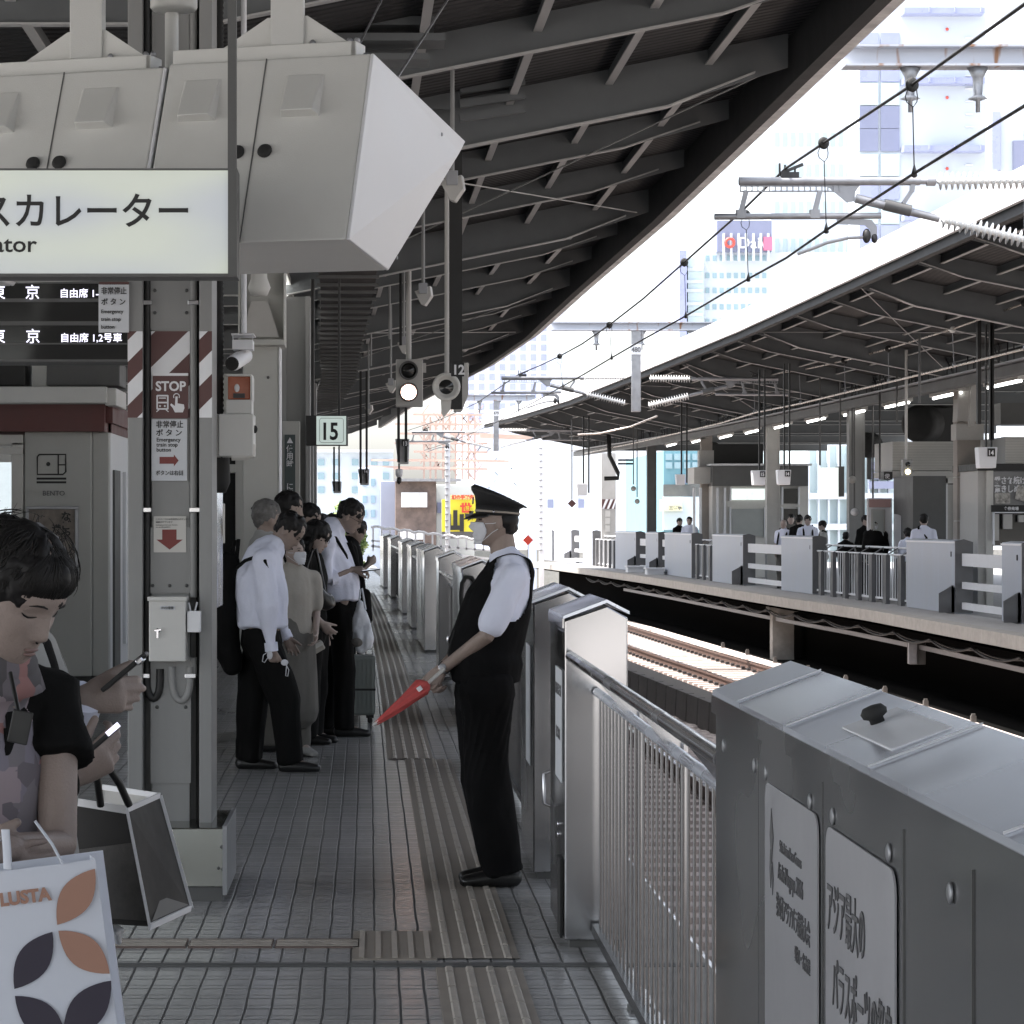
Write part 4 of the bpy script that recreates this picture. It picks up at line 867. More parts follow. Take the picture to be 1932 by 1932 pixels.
pair(686, 700, 915, 40, 30, 18, 'paired black bars with a small pale housing numbered 14, right of the number 15 sign', '14')
pair(635, 843, 930, 50, 22, 15, 'paired dark bars with tiny housing directly below the number 15 sign')
sg2 = thing('platform_signal', 'grey two lamp signal hanging over the platform edge, lower lamp lit warm white', 'signal', P(772,767,29))
part('case', M['steel_l'], sg2, lambda b: b.box(*ub(747,798,29), 29, 29.18, zv(767,29), zv(678,29)), .008); part('side_plate', M['steel_l'], sg2, lambda b: b.box(*ub(796,804,29.1), 29.1, 29.12, zv(702,29), zv(684,29)))
for v, on in ((699,0),(740,1)):
    part('lamp_ring', M['steel_d'], sg2, lambda b: b.lathe([(.105,0),(.105,.05),(.09,.05),(.085,.01)], P(771,v,29), (0,-1,0), 24))
    part('lamp_lens', mat('lit signal lens', (.9,.8,.75), .3, 0, 0, emit=(1,.62,.5), es=4.5) if on else M['glass_dk'], sg2, lambda b: b.lathe([(.082,0),(.06,.02),(.001,.03)], P(771,v,28.99), (0,-1,0), 24))
part('drop_pole', M['steel_l'], sg2, lambda b: b.cyl((P(771,0,29.1).x,29.1,zv(678,29)), (P(771,0,29.1).x,29.1,4.8), .03, n=14)); part('cable', M['rubber'], sg2, lambda b: b.cyl((P(756,0,29.15).x,29.15,zv(650,29)), (P(756,0,29.15).x,29.15,4.8), .016, n=8))
n15 = thing('number_sign', 'pale box sign with the number 15 hanging above the queue', 'sign', P(625,840,27))
part('box', M['black'], n15, lambda b: b.box(*ub(577,656,27), 27, 27.3, zv(840,27), zv(784,27)), .004); fc = part('face', mat('pale green white face', (.55,.62,.58), .4, 0, .05, 4, emit=(.75,.9,.85), es=.12), n15, lambda b: plate(b, 597, 785, 653, 839, 26.98, .02))
tx('15', 45, 604, 829, 26.97, M['ink'], n15, .78, .006)
part('border_line', M['ink_g'], n15, lambda b: b.tube([P(u,v,26.975) for u, v in ((606,789),(645,789),(648,792),(648,832),(645,835),(606,835),(603,832),(603,792),(606,789))], .0025, 6)); part('hanger', M['black'], n15, lambda b: (b.cyl((P(590,0,27.1).x,27.1,zv(784,27)), (P(590,0,27.1).x,27.1,4.1), .02), b.cyl((P(640,0,27.1).x,27.1,zv(784,27)), (P(640,0,27.1).x,27.1,4.1), .012)))
dc = thing('dome_camera', 'small white hanging dome camera with black ball below the number 13 housing', 'camera', P(753,915,33))
part('drop_pole', M['steel_d'], dc, lambda b: b.cyl(P(753,885,33), P(753,860,33), .012)); part('mount', M['white'], dc, lambda b: b.lathe([(.03,0),(.045,.03),(.045,.09),(.03,.1)], P(753,900,33), (0,0,1), 14)); part('dome', M['glass_dk'], dc, lambda b: b.ell(P(753,906,33), .032, .032, .05))
for i, (u, v, Y) in enumerate(((735,640,33),(700,690,38),(640,905,48))): single('drop_rod', M['steel'], lambda b: b.cyl((P(u,0,Y).x,Y,zv(v,Y)), (P(u,0,Y).x,Y,4.7), .014), ('thin bare rod hanging left of the two lamp signal','thin bare rod hanging near the end of the duct','thin bare rod hanging low under the number 15 sign')[i], 'rod')
# ================= catenary over the tracks =================
def wire(name, pts, r, label, cat='wire', m='iron'):
    return single(name, M[m], lambda b: b.tube([P(*p) for p in pts], r, 8), label, cat)
CW = [(2300,-60,11.5),(1934,199,15.3),(1725,327,18.3),(1559,434,21.8),(1483,487,24.1),(1412,526,26.2),(1294,596,30.9),(1216,639,34.8),(1154,675,38.8),(1102,706,43),(1050,735,48),(1000,763,54),(930,800,65),(860,830,78),(800,850,90)]
MW = [(2330,-330,11.5),(1934,7,15.3),(1721,160,18.3),(1554,270,21.8),(1482,318,23.6),(1400,398,26.2),(1291,495,30.9),(1213,564,34.8),(1150,613,38.8),(1098,649,43),(1056,672,47),(1018,690,51),(979,706,54),(900,760,65),(830,792,78),(770,812,88)]
wire('contact_wire', CW, .011, 'lower dark overhead wire running from top right toward the far bend'); wire('messenger_wire', MW, .012, 'upper dark overhead wire with round beads, running from top right')
for i, (a, c) in enumerate((((1721,160),(1725,327)),((1554,270),(1559,434)),((1407,405),(1412,526)),((1291,495),(1294,596)),((1150,613),(1154,675)),((1056,672),(1062,728)))):
    Y = (18.3,21.8,26.2,30.9,38.8,47)[i]
    t = thing('wire_hanger', ('hanger wire under the biggest bead, near the top right','hanger wire under the second bead, crossing the near cantilever','hanger wire dropping from the lower tube of the near cantilever','hanger wire under the bead in front of the tall pale tower','hanger wire near the drop post marked 80','hanger wire above the second cantilever')[i], 'hanger', P(*a,Y), 'hangers between the overhead wires')
    part('bead', M['rubber'], t, lambda b: b.lathe([(.012,-.022),(.045,-.018),(.052,0),(.045,.018),(.012,.022)], P(a[0],a[1],Y), (.6,-1,.0), 16))
    part('loop', M['iron'], t, lambda b: b.tube([P(a[0]+dx*18.3/Y*1, a[1]+dy*18.3/Y, Y) for dx, dy in ((-8,8),(-13,22),(-10,33),(2,42),(9,32),(10,22),(8,8))], .004, 6))
    part('drop_wire', M['iron'], t, lambda b: b.cyl(P(a[0]+1,a[1]+40*18.3/Y,Y), P(*c,Y), .0045, n=6)); part('clamp', M['iron'], t, lambda b: b.lathe([(.004,.06),(.02,.0),(.022,-.02),(.01,-.03)], P(*c,Y), (0,0,1), 8))
def cantilever(au, av, k, Y, label, hooks=True, mirror=1):
    q = lambda u, v: P(au+(u-1394)*k*mirror, av+(v-342)*k, Y)
    r = Y/F; t = thing('cantilever_arm', label, 'cantilever', q(1394,342), 'overhead line cantilevers')
    rr = k*r
    part('top_tube', M['galv'], t, lambda b: b.cyl(q(1394,342), q(1735,342), 8*rr)); part('top_tube_end', M['galv'], t, lambda b: (b.cyl(q(1735,342), q(1766,342), 6*rr), b.cyl(q(1748,342), q(1764,342), 9*rr)))
    def perf(b):
        x = 1397
        b.bar(q(1396,351), q(1592,351), .008, 3*rr); b.bar(q(1396,361), q(1592,361), .008, 3*rr)
        while x < 1592: b.bar(q(x,350), q(x,362), .008, 5*rr); x += 11
    part('perforated_strip', M['galv'], t, perf)
    part('lower_tube', M['galv'], t, lambda b: b.cyl(q(1348,409), q(1662,407), 6*rr)); 
    for u, v in ((1406,0),(1545,0)): part('link', M['galv'], t, lambda b: (b.bar(q(u+2,360), q(u-8,400), 8*rr, 9*rr), b.obox(q(u-8,404), XR, YN, ZU, 18*rr, 14*rr, 16*rr)))
    part('gusset', M['galv'], t, lambda b: b.prism([q(1560,350), q(1622,350), q(1614,362), q(1612,380), q(1598,382)][::-1], (0,.012,0)))
    part('stay_tube', M['galv'], t, lambda b: b.cyl(q(1614,374), q(1772,413), 9*rr, 7*rr)); part('stay_sleeve', M['steel_d'], t, lambda b: b.cyl(q(1668,386), q(1718,398), 11*rr))
    part('bracket', M['galv'], t, lambda b: (b.bar(q(1722,346), q(1720,362), 9*rr, 9*rr), b.bar(q(1720,360), q(1704,384), 8*rr, 8*rr)))
    def ins(a, c, n_):
        def f(b):
            a_, c_ = q(*a), q(*c); d = (c_-a_); L = d.length; pr = [(4*rr, 0)]
            for i in range(n_): h = L*(i+.3)/n_; pr += [(6*rr, h), (17*rr, h+L*.28/n_), (6*rr, h+L*.42/n_)]
            pr.append((4*rr, L)); b.lathe(pr, a_, d, 18)
        return f
    part('insulator', M['porcelain'], t, ins((1768,342),(1945,340),16)); part('insulator', M['porcelain'], t, ins((1776,414),(1950,456),16))
    part('saddle', M['iron'], t, lambda b: (b.bar(q(1476,326), q(1515,310), 5*rr, 6*rr), b.obox(q(1490,330), XR, YN, ZU, 34*rr, 12*rr, 10*rr), [b.cyl(q(u,332), q(u,308+i*3), 2*rr, n=6) for i, u in enumerate((1471,1481,1500))]))
    if hooks:
        part('steady_hook', M['galv'], t, lambda b: b.prism([q(1578,408), q(1580,423), q(1632,425), q(1642,434), q(1642,450), q(1655,450), q(1655,428), q(1645,415), q(1635,414)], (0,.012,0)))
        part('hook_clamp', M['iron'], t, lambda b: (b.ell(q(1635,445), 8*rr, 8*rr, 14*rr), b.ell(q(1650,450), 6*rr, 6*rr, 9*rr)))
        part('steady_arm', M['galv'], t, lambda b: b.tube([q(1634,447), q(1600,449), q(1560,458), q(1530,470), q(1505,479)], 3.2*rr, 8))
    return t
cantilever(1394, 342, 1, 23.6, 'large near cantilever with ribbed white insulators at the upper right')
cantilever(946, 713, .42, 54, 'second smaller cantilever left of the drop post marked 80')
cantilever(777, 815, .27, 84, 'third tiny cantilever in front of the rusty lattice')
cantilever(1468, 715, .44, 54, 'cantilever reaching right from the drop post marked 80', False, -1)
cantilever(1095, 812, .27, 84, 'tiny cantilever reaching right from the farther drop post', False, -1)
rusty = mat('rust streaked beam paint', (.55,.56,.60), .6, .0, .1, 3)
n = rusty.node_tree; tc = n.nodes['Texture Coordinate']; sx = n.nodes.new('ShaderNodeSeparateXYZ'); n.links.new(tc.outputs['Object'], sx.inputs[0])
nz = n.nodes.new('ShaderNodeTexNoise'); nz.inputs['Scale'].default_value = 3; mpp = n.nodes.new('ShaderNodeMapping'); mpp.inputs['Scale'].default_value = (3,1,.5); n.links.new(tc.outputs['Object'], mpp.inputs[0]); n.links.new(mpp.outputs[0], nz.inputs['Vector'])
cr = n.nodes.new('ShaderNodeValToRGB'); cr.color_ramp.elements[0].position = .60; cr.color_ramp.elements[0].color = (.5,.52,.57,1); cr.color_ramp.elements[1].position = .7; cr.color_ramp.elements[1].color = (.30,.16,.09,1)
n.links.new(nz.outputs['Fac'], cr.inputs[0]); n.links.new(cr.outputs[0], n.nodes['Principled BSDF'].inputs['Base Color'])
def portal(Y, v0, v1, u0, u1, pu_, pw, pv, num, label, label2):
    t = thing('overhead_beam', label, 'beam', P(u1, v1, Y), 'overhead line beams')
    part('girder', rusty, t, lambda b: (b.box(*ub(u0,u1,Y), Y-.012, Y+.012, zv(v1,Y), zv(v0,Y)), b.box(*ub(u0,u1,Y), Y-.13, Y+.13, zv(v0,Y)-.02, zv(v0,Y)), b.box(*ub(u0,u1,Y), Y-.13, Y+.13, zv(v1,Y), zv(v1,Y)+.02)))
    part('drop_post', M['galv'], t, lambda b: b.box(*ub(pu_-pw/2, pu_+pw/2, Y), Y-.09, Y+.09, zv(pv,Y), zv(v1,Y)), .01)
    k = (v1-v0)/38
    for i in range(3):
        u = lerp(u0, u1, (.25,.5,.78)[i]); part('hanger_fitting', M['galv'], t, lambda b: b.lathe([(.10*1,0),(.05,-.09),(.04,-.25),(.09,-.28),(.02,-.30),(.02,-.40)], P(u, v1, Y), (0,0,1), 10))
    if num:
        a = part('number_plate', M['white'], t, lambda b: plate(b, pu_-pw*.6, v1+30*k*2, pu_+pw*.62, v1+30*k*2+pw*1.15, Y-.11, .02)); tx(num, pw*.75, pu_-pw*.5, v1+30*k*2+pw*.85, Y-.115, M['ink_g'], t, .9, .004)
    return t
portal(23.9, 88, 128, 1590, 2100, 1958, 44, 470, '', 'rust streaked steel beam crossing near the top right corner', '')
portal(54.3, 608, 624, 1040, 1381, 1200, 17, 777, '480', 'pale steel beam with a drop post marked 480 in the middle', '')
portal(84.3, 745, 756, 870, 1010, 936, 10, 851, '479', 'small farther beam with a drop post marked 479', '')
CO = [(2300,560,30),(1934,658,36.8),(1800,691,41),(1677,721,45.6),(1595,740.5,49.2),(1511,761,53.8),(1424,778.5,58.2),(1360,798,64.5),(1200,835,80),(1100,856,94)]
MO = [(2300,430,30),(1934,572,36.8),(1797,621,41),(1676,658,45.6),(1593,680.5,49.2),(1508,699,53.8),(1422,710,58.2),(1340,745,64.5),(1265,770,72)]
wire('contact_wire', CO, .02, 'shiny pale contact wire crossing in front of the opposite platform', m='copper'); wire('messenger_wire', MO, .014, 'thin pale messenger wire with beads above the opposite contact wire', m='copper')
for i, ((u, v, Y), (u2, v2, _)) in enumerate(zip(MO[1:7], CO[1:7])):
    t = thing('wire_hanger', 'thin hanger on the pale wires of the far track, number %s from the right' % ('one','two','three','four','five','six')[i], 'hanger', P(u,v,Y), 'hangers of the far track wires')
    part('bead', M['porcelain'] if i == 1 else M['rubber'], t, lambda b: b.ell(P(u,v,Y), .06, .06, .06)); part('drop_wire', M['galv'], t, lambda b: b.cyl(P(u,v+8,Y), P(u2,v2,Y), .007, n=6)); part('clamp', M['galv'], t, lambda b: b.ell(P(u2,v2-2,Y), .03, .03, .05))
for i, pts in enumerate((((1090,820,60),(1130,818,60),(1190,805,60),(1240,785,58)), ((1934,330,40),(1700,452,48),(1500,552,56),(1380,612,66)), ((1934,395,40),(1650,500,48),(1400,612,56)))):
    wire('feeder_wire', pts, .008 if i else .02, ('pale slack feeder wire curving below the second cantilever','thin straight wire over the edge of the opposite canopy','another thin wire meeting the edge of the opposite canopy')[i], m='copper')
# ================= opposite platform =================
gmetal = mat('satin barrier panel', (.42,.45,.51), .42, .15, .12, 4, streak=True)
gdark = mat('dark barrier steel', (.13,.13,.135), .5, .3, .15, 5)  # darker steel for end covers, brackets and posts
def G(y): return gate_opp(y)
def ybase(u):                                     # distance at which the far gate line projects to column u
    lo, hi = 20., 115.
    for _ in range(40):
        m_ = (lo+hi)/2
        if U0+F*G(m_)/m_ > u: lo = m_
        else: hi = m_
    return lo
def far_gate(u0, u1, label, wd=.3, bracket=None):
    y0, y1 = ybase(u1), ybase(u0); x0, x1 = G(y0), G(y1); H = 1.30
    t = thing('far_barrier', label, 'barrier', (x0, y0, 0), 'barrier housings on the opposite platform')
    part('housing', gmetal, t, lambda b: b.prism([(x0,y0,0),(x0+wd,y0,0),(x0+wd,y0,H-.04),(x0+wd*.5,y0,H),(x0,y0,H-.02)], (x1-x0,y1-y0,0)), .01)
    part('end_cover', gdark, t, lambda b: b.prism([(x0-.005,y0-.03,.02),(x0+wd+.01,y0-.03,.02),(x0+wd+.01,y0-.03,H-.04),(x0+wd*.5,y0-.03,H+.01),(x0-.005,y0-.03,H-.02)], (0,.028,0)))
    part('lid_edge', M['white'], t, lambda b: b.bar((x0-.01,y0,H-.05), (x1-.01,y1,H-.05), .015, .03)); part('latch', M['iron'], t, lambda b: b.box(x0-.02,x0-.004,y0+.25,y0+.29,1.0,1.09))
    if bracket:
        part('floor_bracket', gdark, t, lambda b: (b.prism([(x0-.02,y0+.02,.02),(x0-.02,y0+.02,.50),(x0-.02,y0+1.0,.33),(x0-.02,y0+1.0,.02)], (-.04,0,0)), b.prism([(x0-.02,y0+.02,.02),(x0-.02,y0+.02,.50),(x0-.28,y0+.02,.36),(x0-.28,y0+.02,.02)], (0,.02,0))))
    return t, y0, y1
far = [(1995,2150,'broad far housing partly cut off by the right edge',1),(1890,1928,'narrow far housing just left of the picture edge, with floor brackets',1),(1710,1802,'broadest far housing, in front of the man with the shoulder strap',1),(1474,1533,'far housing under the two men with backpack straps',0),(1344,1402,'far housing below the frosted kiosk window',1),(1254,1305,'far housing with dark end, left of the frosted window one',0),(1218,1242,'slim far housing between two floor brackets',1),(1161,1200,'far housing below the slim dark column',1),(1100,1118,'slim far housing beside the striped column',0),(1045,1078,'sunlit far housing near the end of the opposite platform',1),(1027,1042,'last tiny far housing at the end of the opposite platform',0)]
ends = {}
for u0, u1, lb, br in far: _, a_, b_ = far_gate(u0, u1, lb, bracket=br); ends[u0] = (a_, b_)
def far_rail(ua, ub2, label):                       # white sliding door beams
    y0, y1 = ybase(ub2), ybase(ua); t = thing('far_door', label, 'door', (G(y0)+.12, y0, 0), 'sliding platform doors opposite')
    for z, h in ((.95,.22),(.50,.12),(.14,.12)): part('door_beam', M['white'], t, lambda b: b.bar((G(y0)+.14,y0,z), (G(y1)+.14,y1,z), .06, h))
far_rail(1803, 1889, 'white three beam door between the two right hand far housings'); far_rail(1403, 1473, 'white three beam door below the kiosk, middle of the far row')
far_rail(1929, 1994, 'white three beam door at the right edge of the picture'); far_rail(1201, 1217, 'tiny white door beams between slim far housings'); far_rail(1079, 1099, 'white door beams near the sunlit end'); far_rail(1243, 1253, 'short white door beams beside the dark end housing')
def far_fence(ua, ub2, label):
    y0, y1 = ybase(ub2), ybase(ua); t = thing('far_fence', label, 'fence', (G(y0)+.1, y0, 0), 'railings on the opposite platform')
    part('handrail', M['white'], t, lambda b: b.cyl((G(y0)+.30,y0,1.10), (G(y1)+.30,y1,1.10), .022)); part('mid_rail', M['white'], t, lambda b: b.cyl((G(y0)+.1,y0,.97), (G(y1)+.1,y1,.97), .018)); part('bottom_rail', M['white'], t, lambda b: b.bar((G(y0)+.1,y0,.1), (G(y1)+.1,y1,.1), .03,.04))
    n_ = max(3, int((y1-y0)/1.15))
    for i in range(n_):
        y = lerp(y0, y1, (i+.5)/n_); x = lerp(G(y0), G(y1), (i+.5)/n_)
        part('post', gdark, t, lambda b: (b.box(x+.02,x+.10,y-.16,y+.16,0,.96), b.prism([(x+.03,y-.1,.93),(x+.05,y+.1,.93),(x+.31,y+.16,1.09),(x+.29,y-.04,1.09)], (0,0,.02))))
    def bp(b):
        k = int((y1-y0)/.22)
        for i in range(k): y = lerp(y0,y1,i/k); x = lerp(G(y0),G(y1),i/k)+.12; b.box(x-.008,x+.008,y-.02,y+.02,.1,.96)
    part('bar_panel', M['white'], t, bp)
far_fence(1534, 1709, 'widest far railing of broad grey posts in front of the woman in black'); far_fence(1306, 1343, 'short far railing left of the frosted kiosk window'); far_fence(1119, 1160, 'far railing beside the striped column')
for i, (u, v) in enumerate(((1090,1066),(1218,1080),(1256,1084))): single('platform_block', M['white'], lambda b: b.box(-.25,.25,-.4,.4,0,.16).box(-.28,.28,-.45,.45,.16,.2), ('small white block on the sunlit end of the far edge','small white block on the far edge below two brackets','right one of the small white blocks on the far edge')[i], 'block', (G(ybase(u))-.35, ybase(u), .004))
# columns
def ocol(i, x, Y, w_, m, label, top=4.2):
    t = thing('steel_column', label, 'column', (x, Y, 0), 'columns of the opposite canopy')
    part('shaft', M[m], t, lambda b: b.box(x-w_/2+.03,x+w_/2-.03,Y+.02,Y+.3,0,top)); part('flange', M[m], t, lambda b: b.box(x-w_/2,x-w_/2+.03,Y,Y+.32,0,top)); part('flange', M[m], t, lambda b: b.box(x+w_/2-.03,x+w_/2,Y,Y+.32,0,top)); return t
ox = lambda u, Y: (u-U0)*Y/F
ocol(0, ox(1617,58.5), 58.5, .35, 'steel', 'grey far column behind the woman in black'); ocol(1, ox(1459,68.5), 68.5, .33, 'steel_l', 'far column between the two kiosk windows'); ocol(3, ox(1230,87), 87, .30, 'steel_d', 'dark slim far column by the blue building')
cs = thing('stone_column', 'pale stone clad far column with joints, right of the glass doors', 'column', (ox(1827,49.5),49.5,0), 'columns of the opposite canopy')
stone = mat('pinkish grey stone', (.33,.30,.27), .7, 0, .12, 4)
for k in range(5): part('stone_block', stone, cs, lambda b: b.box(ox(1806,49.5),ox(1850,49.5),49.5,49.85,.82*k,.82*k+.80))
part('head', M['steel_l'], cs, lambda b: (b.box(ox(1803,49.5),ox(1855,49.5),49.5-.05,49.9,zv(800,49.5)-.3,zv(800,49.5)), b.prism([P(1812,680,49.4),P(1845,680,49.4),P(1852,795,49.4),P(1806,795,49.4)][::-1], (0,.4,0)))); part('brace', M['steel_l'], cs, lambda b: b.bar(P(1838,700,49.2), P(1832,805,49.2), .12, .10))
ct = thing('tiled_column', 'cream tapered far column between the blue wall and the frosted window', 'column', (ox(1333,78),78,0), 'columns of the opposite canopy')
part('shaft', stone, ct, lambda b: b.box(ox(1323,78),ox(1344,78),78,78.3,0,4.2)); part('head', M['steel_l'], ct, lambda b: b.box(ox(1319,78),ox(1346,78),77.9,78.4,zv(895,78),zv(850,78)))
cst = thing('steel_column', 'far column with red and white slanted stripes and small signs', 'column', (ox(1149,96),96,0), 'columns of the opposite canopy')
part('shaft', M['steel_l'], cst, lambda b: b.box(ox(1135,96),ox(1162,96),96,96.3,0,4.1)); part('stripe_film', M['stripe_r'], cst, lambda b: plate(b, 1136, 942, 1161, 960, 95.98, .02))
for k in range(3): part('white_stripe', M['white'], cst, lambda b: b.prism([P(1136+k*9,960,95.96),P(1140+k*9,960,95.96),P(1148+k*9-(3 if k==2 else 0),942,95.96),P(1143+k*9,942,95.96)], (0,.01,0)))
for k in range(3): part('small_sign', M['offwhite'], cst, lambda b: plate(b, 1142, 963+k*14, 1151, 975+k*14, 95.97, .02))
for i, u in enumerate((1866,)): pass
# kiosks: (u0,u1,v_top,Y)
kA = thing('waiting_kiosk', 'grey far kiosk with dark fascia and frosted windows', 'kiosk', (ox(1430,77),77,0))
part('fascia', M['steel_d'], kA, lambda b: b.box(ox(1344,77),ox(1525,77),77,79,zv(917,77),zv(879,77))); part('fascia_side', M['offwhite'], kA, lambda b: b.box(ox(1305,78),ox(1343,78),77.4,79,zv(912,77),zv(881,77)))
part('roof_slab', M['cabinet_l'], kA, lambda b: b.box(ox(1340,77),ox(1530,77),76.8,79,zv(878.5,77),zv(875,77)))
part('wall', M['offwhite'], kA, lambda b: b.box(ox(1344,77.2),ox(1525,77.2),77.2,79.5,0,zv(917,77)))
fr = mat('frosted window', (.35,.37,.36), .4, 0, .1, 2); wb = mat('bright window', (.7,.75,.75), .3, 0, .2, 4, emit=(.85,.95,.9), es=.25)
for (u0, v0, u1, v1, mt, nm) in ((1381,960,1441,1012,fr,'frosted_window'),(1381,922,1443,943,wb,'bright_window'),(1479,922,1505,950,M['glass_dk'],'window'),(1479,960,1505,1012,M['glass_dk'],'door_window')):
    part(nm, mt, kA, lambda b: plate(b, u0, v0, u1, v1, 77.14, .06)); part('frame', M['white'], kA, lambda b: (plate(b, u0-4, v0-3, u0-1, v1+2, 77.1, .1), plate(b, u1+1, v0-3, u1+4, v1+2, 77.1, .1)))
for u in (1308,1320,1352,1366): part('mullion', M['white'], kA, lambda b: plate(b, u, 920, u+4, 1030, 77.1, .12))
kB = thing('restaurant_kiosk', 'far kiosk with louvred top band and brush-written sign on grey wall', 'kiosk', (ox(1740,55),55,0))
def louv(u0, v0, u1, v1, Y, par, dv=3.0):
    base = part('louvre_back', M['steel_l'], par, lambda b: b.box(ox(u0,Y),ox(u1,Y),Y+.02,Y+2,zv(v1,Y),zv(v0,Y)))
    def f(b):
        v = v0+dv/2
        while v < v1: b.box(ox(u0,Y),ox(u1,Y),Y-.03,Y+.02,zv(v+dv*.25,Y),zv(v-dv*.25,Y)); v += dv
    part('louvre_slats', M['offwhite'], par, f)
louv(1684, 833, 1808, 888, 55, kB); part('sign_band', M['steel_l'], kB, lambda b: b.box(ox(1680,55),ox(1808,55),54.9,57,zv(900,55),zv(889,55)))
part('wall', M['steel_d'], kB, lambda b: b.box(ox(1686,55),ox(1746,55),55,53,0,zv(901,55))); part('door_frame', M['white'], kB, lambda b: [plate(b, u, 902, u+4, 1040, 54.95, .1) for u in (1745,1756,1784,1804)]); part('lintel', M['offwhite'], kB, lambda b: plate(b, 1745, 900, 1808, 912, 54.95, .1)); part('door_glass', M['glass_dk'], kB, lambda b: plate(b, 1760, 912, 1808, 1040, 55.05, .05)); part('curtain', M['steel_l'], kB, lambda b: plate(b, 1788, 914, 1802, 1040, 55.0, .05))
for i, c in enumerate('なごや'): tx(c, 25, 1724, 945+i*24, 54.98, M['ink_w'], kB, .9, .012)
part('round_screen', M['cabinet_l'], kB, lambda b: b.prism([P(1688+34*math.cos(R(a))+0, 1012-42*math.sin(R(a)), 54.2) for a in range(90, -91, -12)], (0,.05,0)), label='round topped white panel')
hs_ = single('hanging_box_sign', M['black'], lambda b: b.box(ox(1668,50),ox(1684,50),50,50.3,zv(905,50),zv(890,50)), 'small black hanging sign left of the louvred far kiosk', 'sign'); ORG[hs_] = Vector((0,0,0)); tx('使', 10, 1669, 902, 49.98, M['ink_w'], hs_)
kC = thing('noodle_kiosk', 'far noodle kiosk with dark band and menu poster at the right edge', 'kiosk', (ox(1920,48),48,0))
louv(1897, 824, 2080, 874, 48, kC); part('dark_band', M['black'], kC, lambda b: b.box(ox(1842,48),ox(2080,48),47.9,50,zv(888,48),zv(875,48))); part('side_post', M['steel_l'], kC, lambda b: b.box(ox(1845,48),ox(1860,48),48,50,0,zv(888,48))); part('door_frame', M['offwhite'], kC, lambda b: b.box(ox(1860,48),ox(1873,48),47.95,48.3,0,zv(888,48)))
part('poster_wall', mat('menu poster print', (.20,.20,.20), .5, 0, .35, 3), kC, lambda b: plate(b, 1873, 890, 2080, 953, 47.96, .3)); tx('愛され続けて', 15, 1876, 912, 47.93, M['ink_w'], kC, .8, .004); tx('驚きしめん', 15, 1876, 928, 47.93, M['ink_w'], kC, .8, .004)
dish = mat('photo of a dish', (.4,.38,.35), .4, 0, .9, 18); part('dish_photo', dish, kC, lambda b: plate(b, 1877, 930, 1906, 950, 47.92, .02)); part('dish_photo', dish, kC, lambda b: b.prism([P(1915,941,47.92),P(1950,952,47.92),P(1955,925,47.92),P(1921,915,47.92)], (0,.02,0)))
part('black_sill', M['black'], kC, lambda b: plate(b, 1871, 953, 2080, 966, 47.9, .3)); tx('食券売場', 7, 1894, 962, 47.88, M['ink_w'], kC, 1.0, .002)
part('machine_window', M['glass_dk'], kC, lambda b: plate(b, 1873, 966, 2080, 1030, 47.95, .3)); part('machine', M['steel_l'], kC, lambda b: (plate(b, 1876, 970, 1885, 1020, 47.8, .1), plate(b, 1893, 970, 1910, 998, 47.8, .1), plate(b, 1922, 972, 1960, 985, 47.8, .1))); part('machine_frame', M['white'], kC, lambda b: (plate(b, 1875, 967, 1877, 1028, 47.75, .1), plate(b, 1875, 966, 1960, 968, 47.75, .1)))
# advertising frame, roof machinery
ap = thing('advert_panel', 'white framed advertising panel with a pinkish top behind the woman in black', 'panel', (ox(1662,55),55,0))
part('board', M['white'], ap, lambda b: plate(b, 1637, 940, 1683, 1040, 55, .1)); part('pink_top', mat('pale pink panel', (.42,.28,.27), .6, 0, .05), ap, lambda b: plate(b, 1640, 942, 1681, 957, 54.97, .05)); part('inner_frame', M['steel_l'], ap, lambda b: plate(b, 1644, 961, 1670, 1040, 54.95, .06)); part('inner_print', fr, ap, lambda b: plate(b, 1647, 964, 1667, 1040, 54.92, .06))
for i, (u0, v0, u1, v1, Y, lb) in enumerate(((1518,820,1525,0,0,''),)): pass
for i, (u, v, Y, rx_, rz_) in enumerate(((1745,800,58,.42,.38),(1768,795,59,.5,.42),(1345,852,80,.28,.24),(1640,840,62,.3,.3))):
    t = thing('ventilation_drum', ('black round duct drum above the louvred kiosk','larger black duct drum beside the louvred kiosk top','grey drum on the roof of the frosted kiosk','coiled dark duct right of the grey far column')[i], 'duct', P(u,v,Y), 'duct drums on kiosk roofs')
    part('drum', M['rubber'] if i != 2 else M['steel_d'], t, lambda b: b.lathe([(rx_*.8,-.4),(rx_,-.3),(rx_*.86,-.2),(rx_,-.1),(rx_*.86,0),(rx_,.1),(rx_*.86,.2),(rx_*.7,.3)], P(u,v,Y), (.7,1,0), 20)); part('foot', M['steel_d'], t, lambda b: b.box(P(u,v,Y).x-.05, P(u,v,Y).x+.05, Y-.05, Y+.05, P(u,v,Y).z-rz_-.5, P(u,v,Y).z-rz_*.8))
single('machine_room', M['black'], lambda b: (b.box(ox(1760,58),ox(1808,58),58,60,zv(833,58),zv(770,58)), b.box(ox(1344,79),ox(1440,79),79,80,zv(878,79),zv(838,79))), 'dark plant boxes on the roofs of the far kiosks', 'machinery')
single('plant_box', M['steel_d'], lambda b: b.box(ox(1888,50),ox(2050,50),50,51,zv(800,50),zv(760,50)), 'grey plant box above the noodle kiosk', 'machinery')
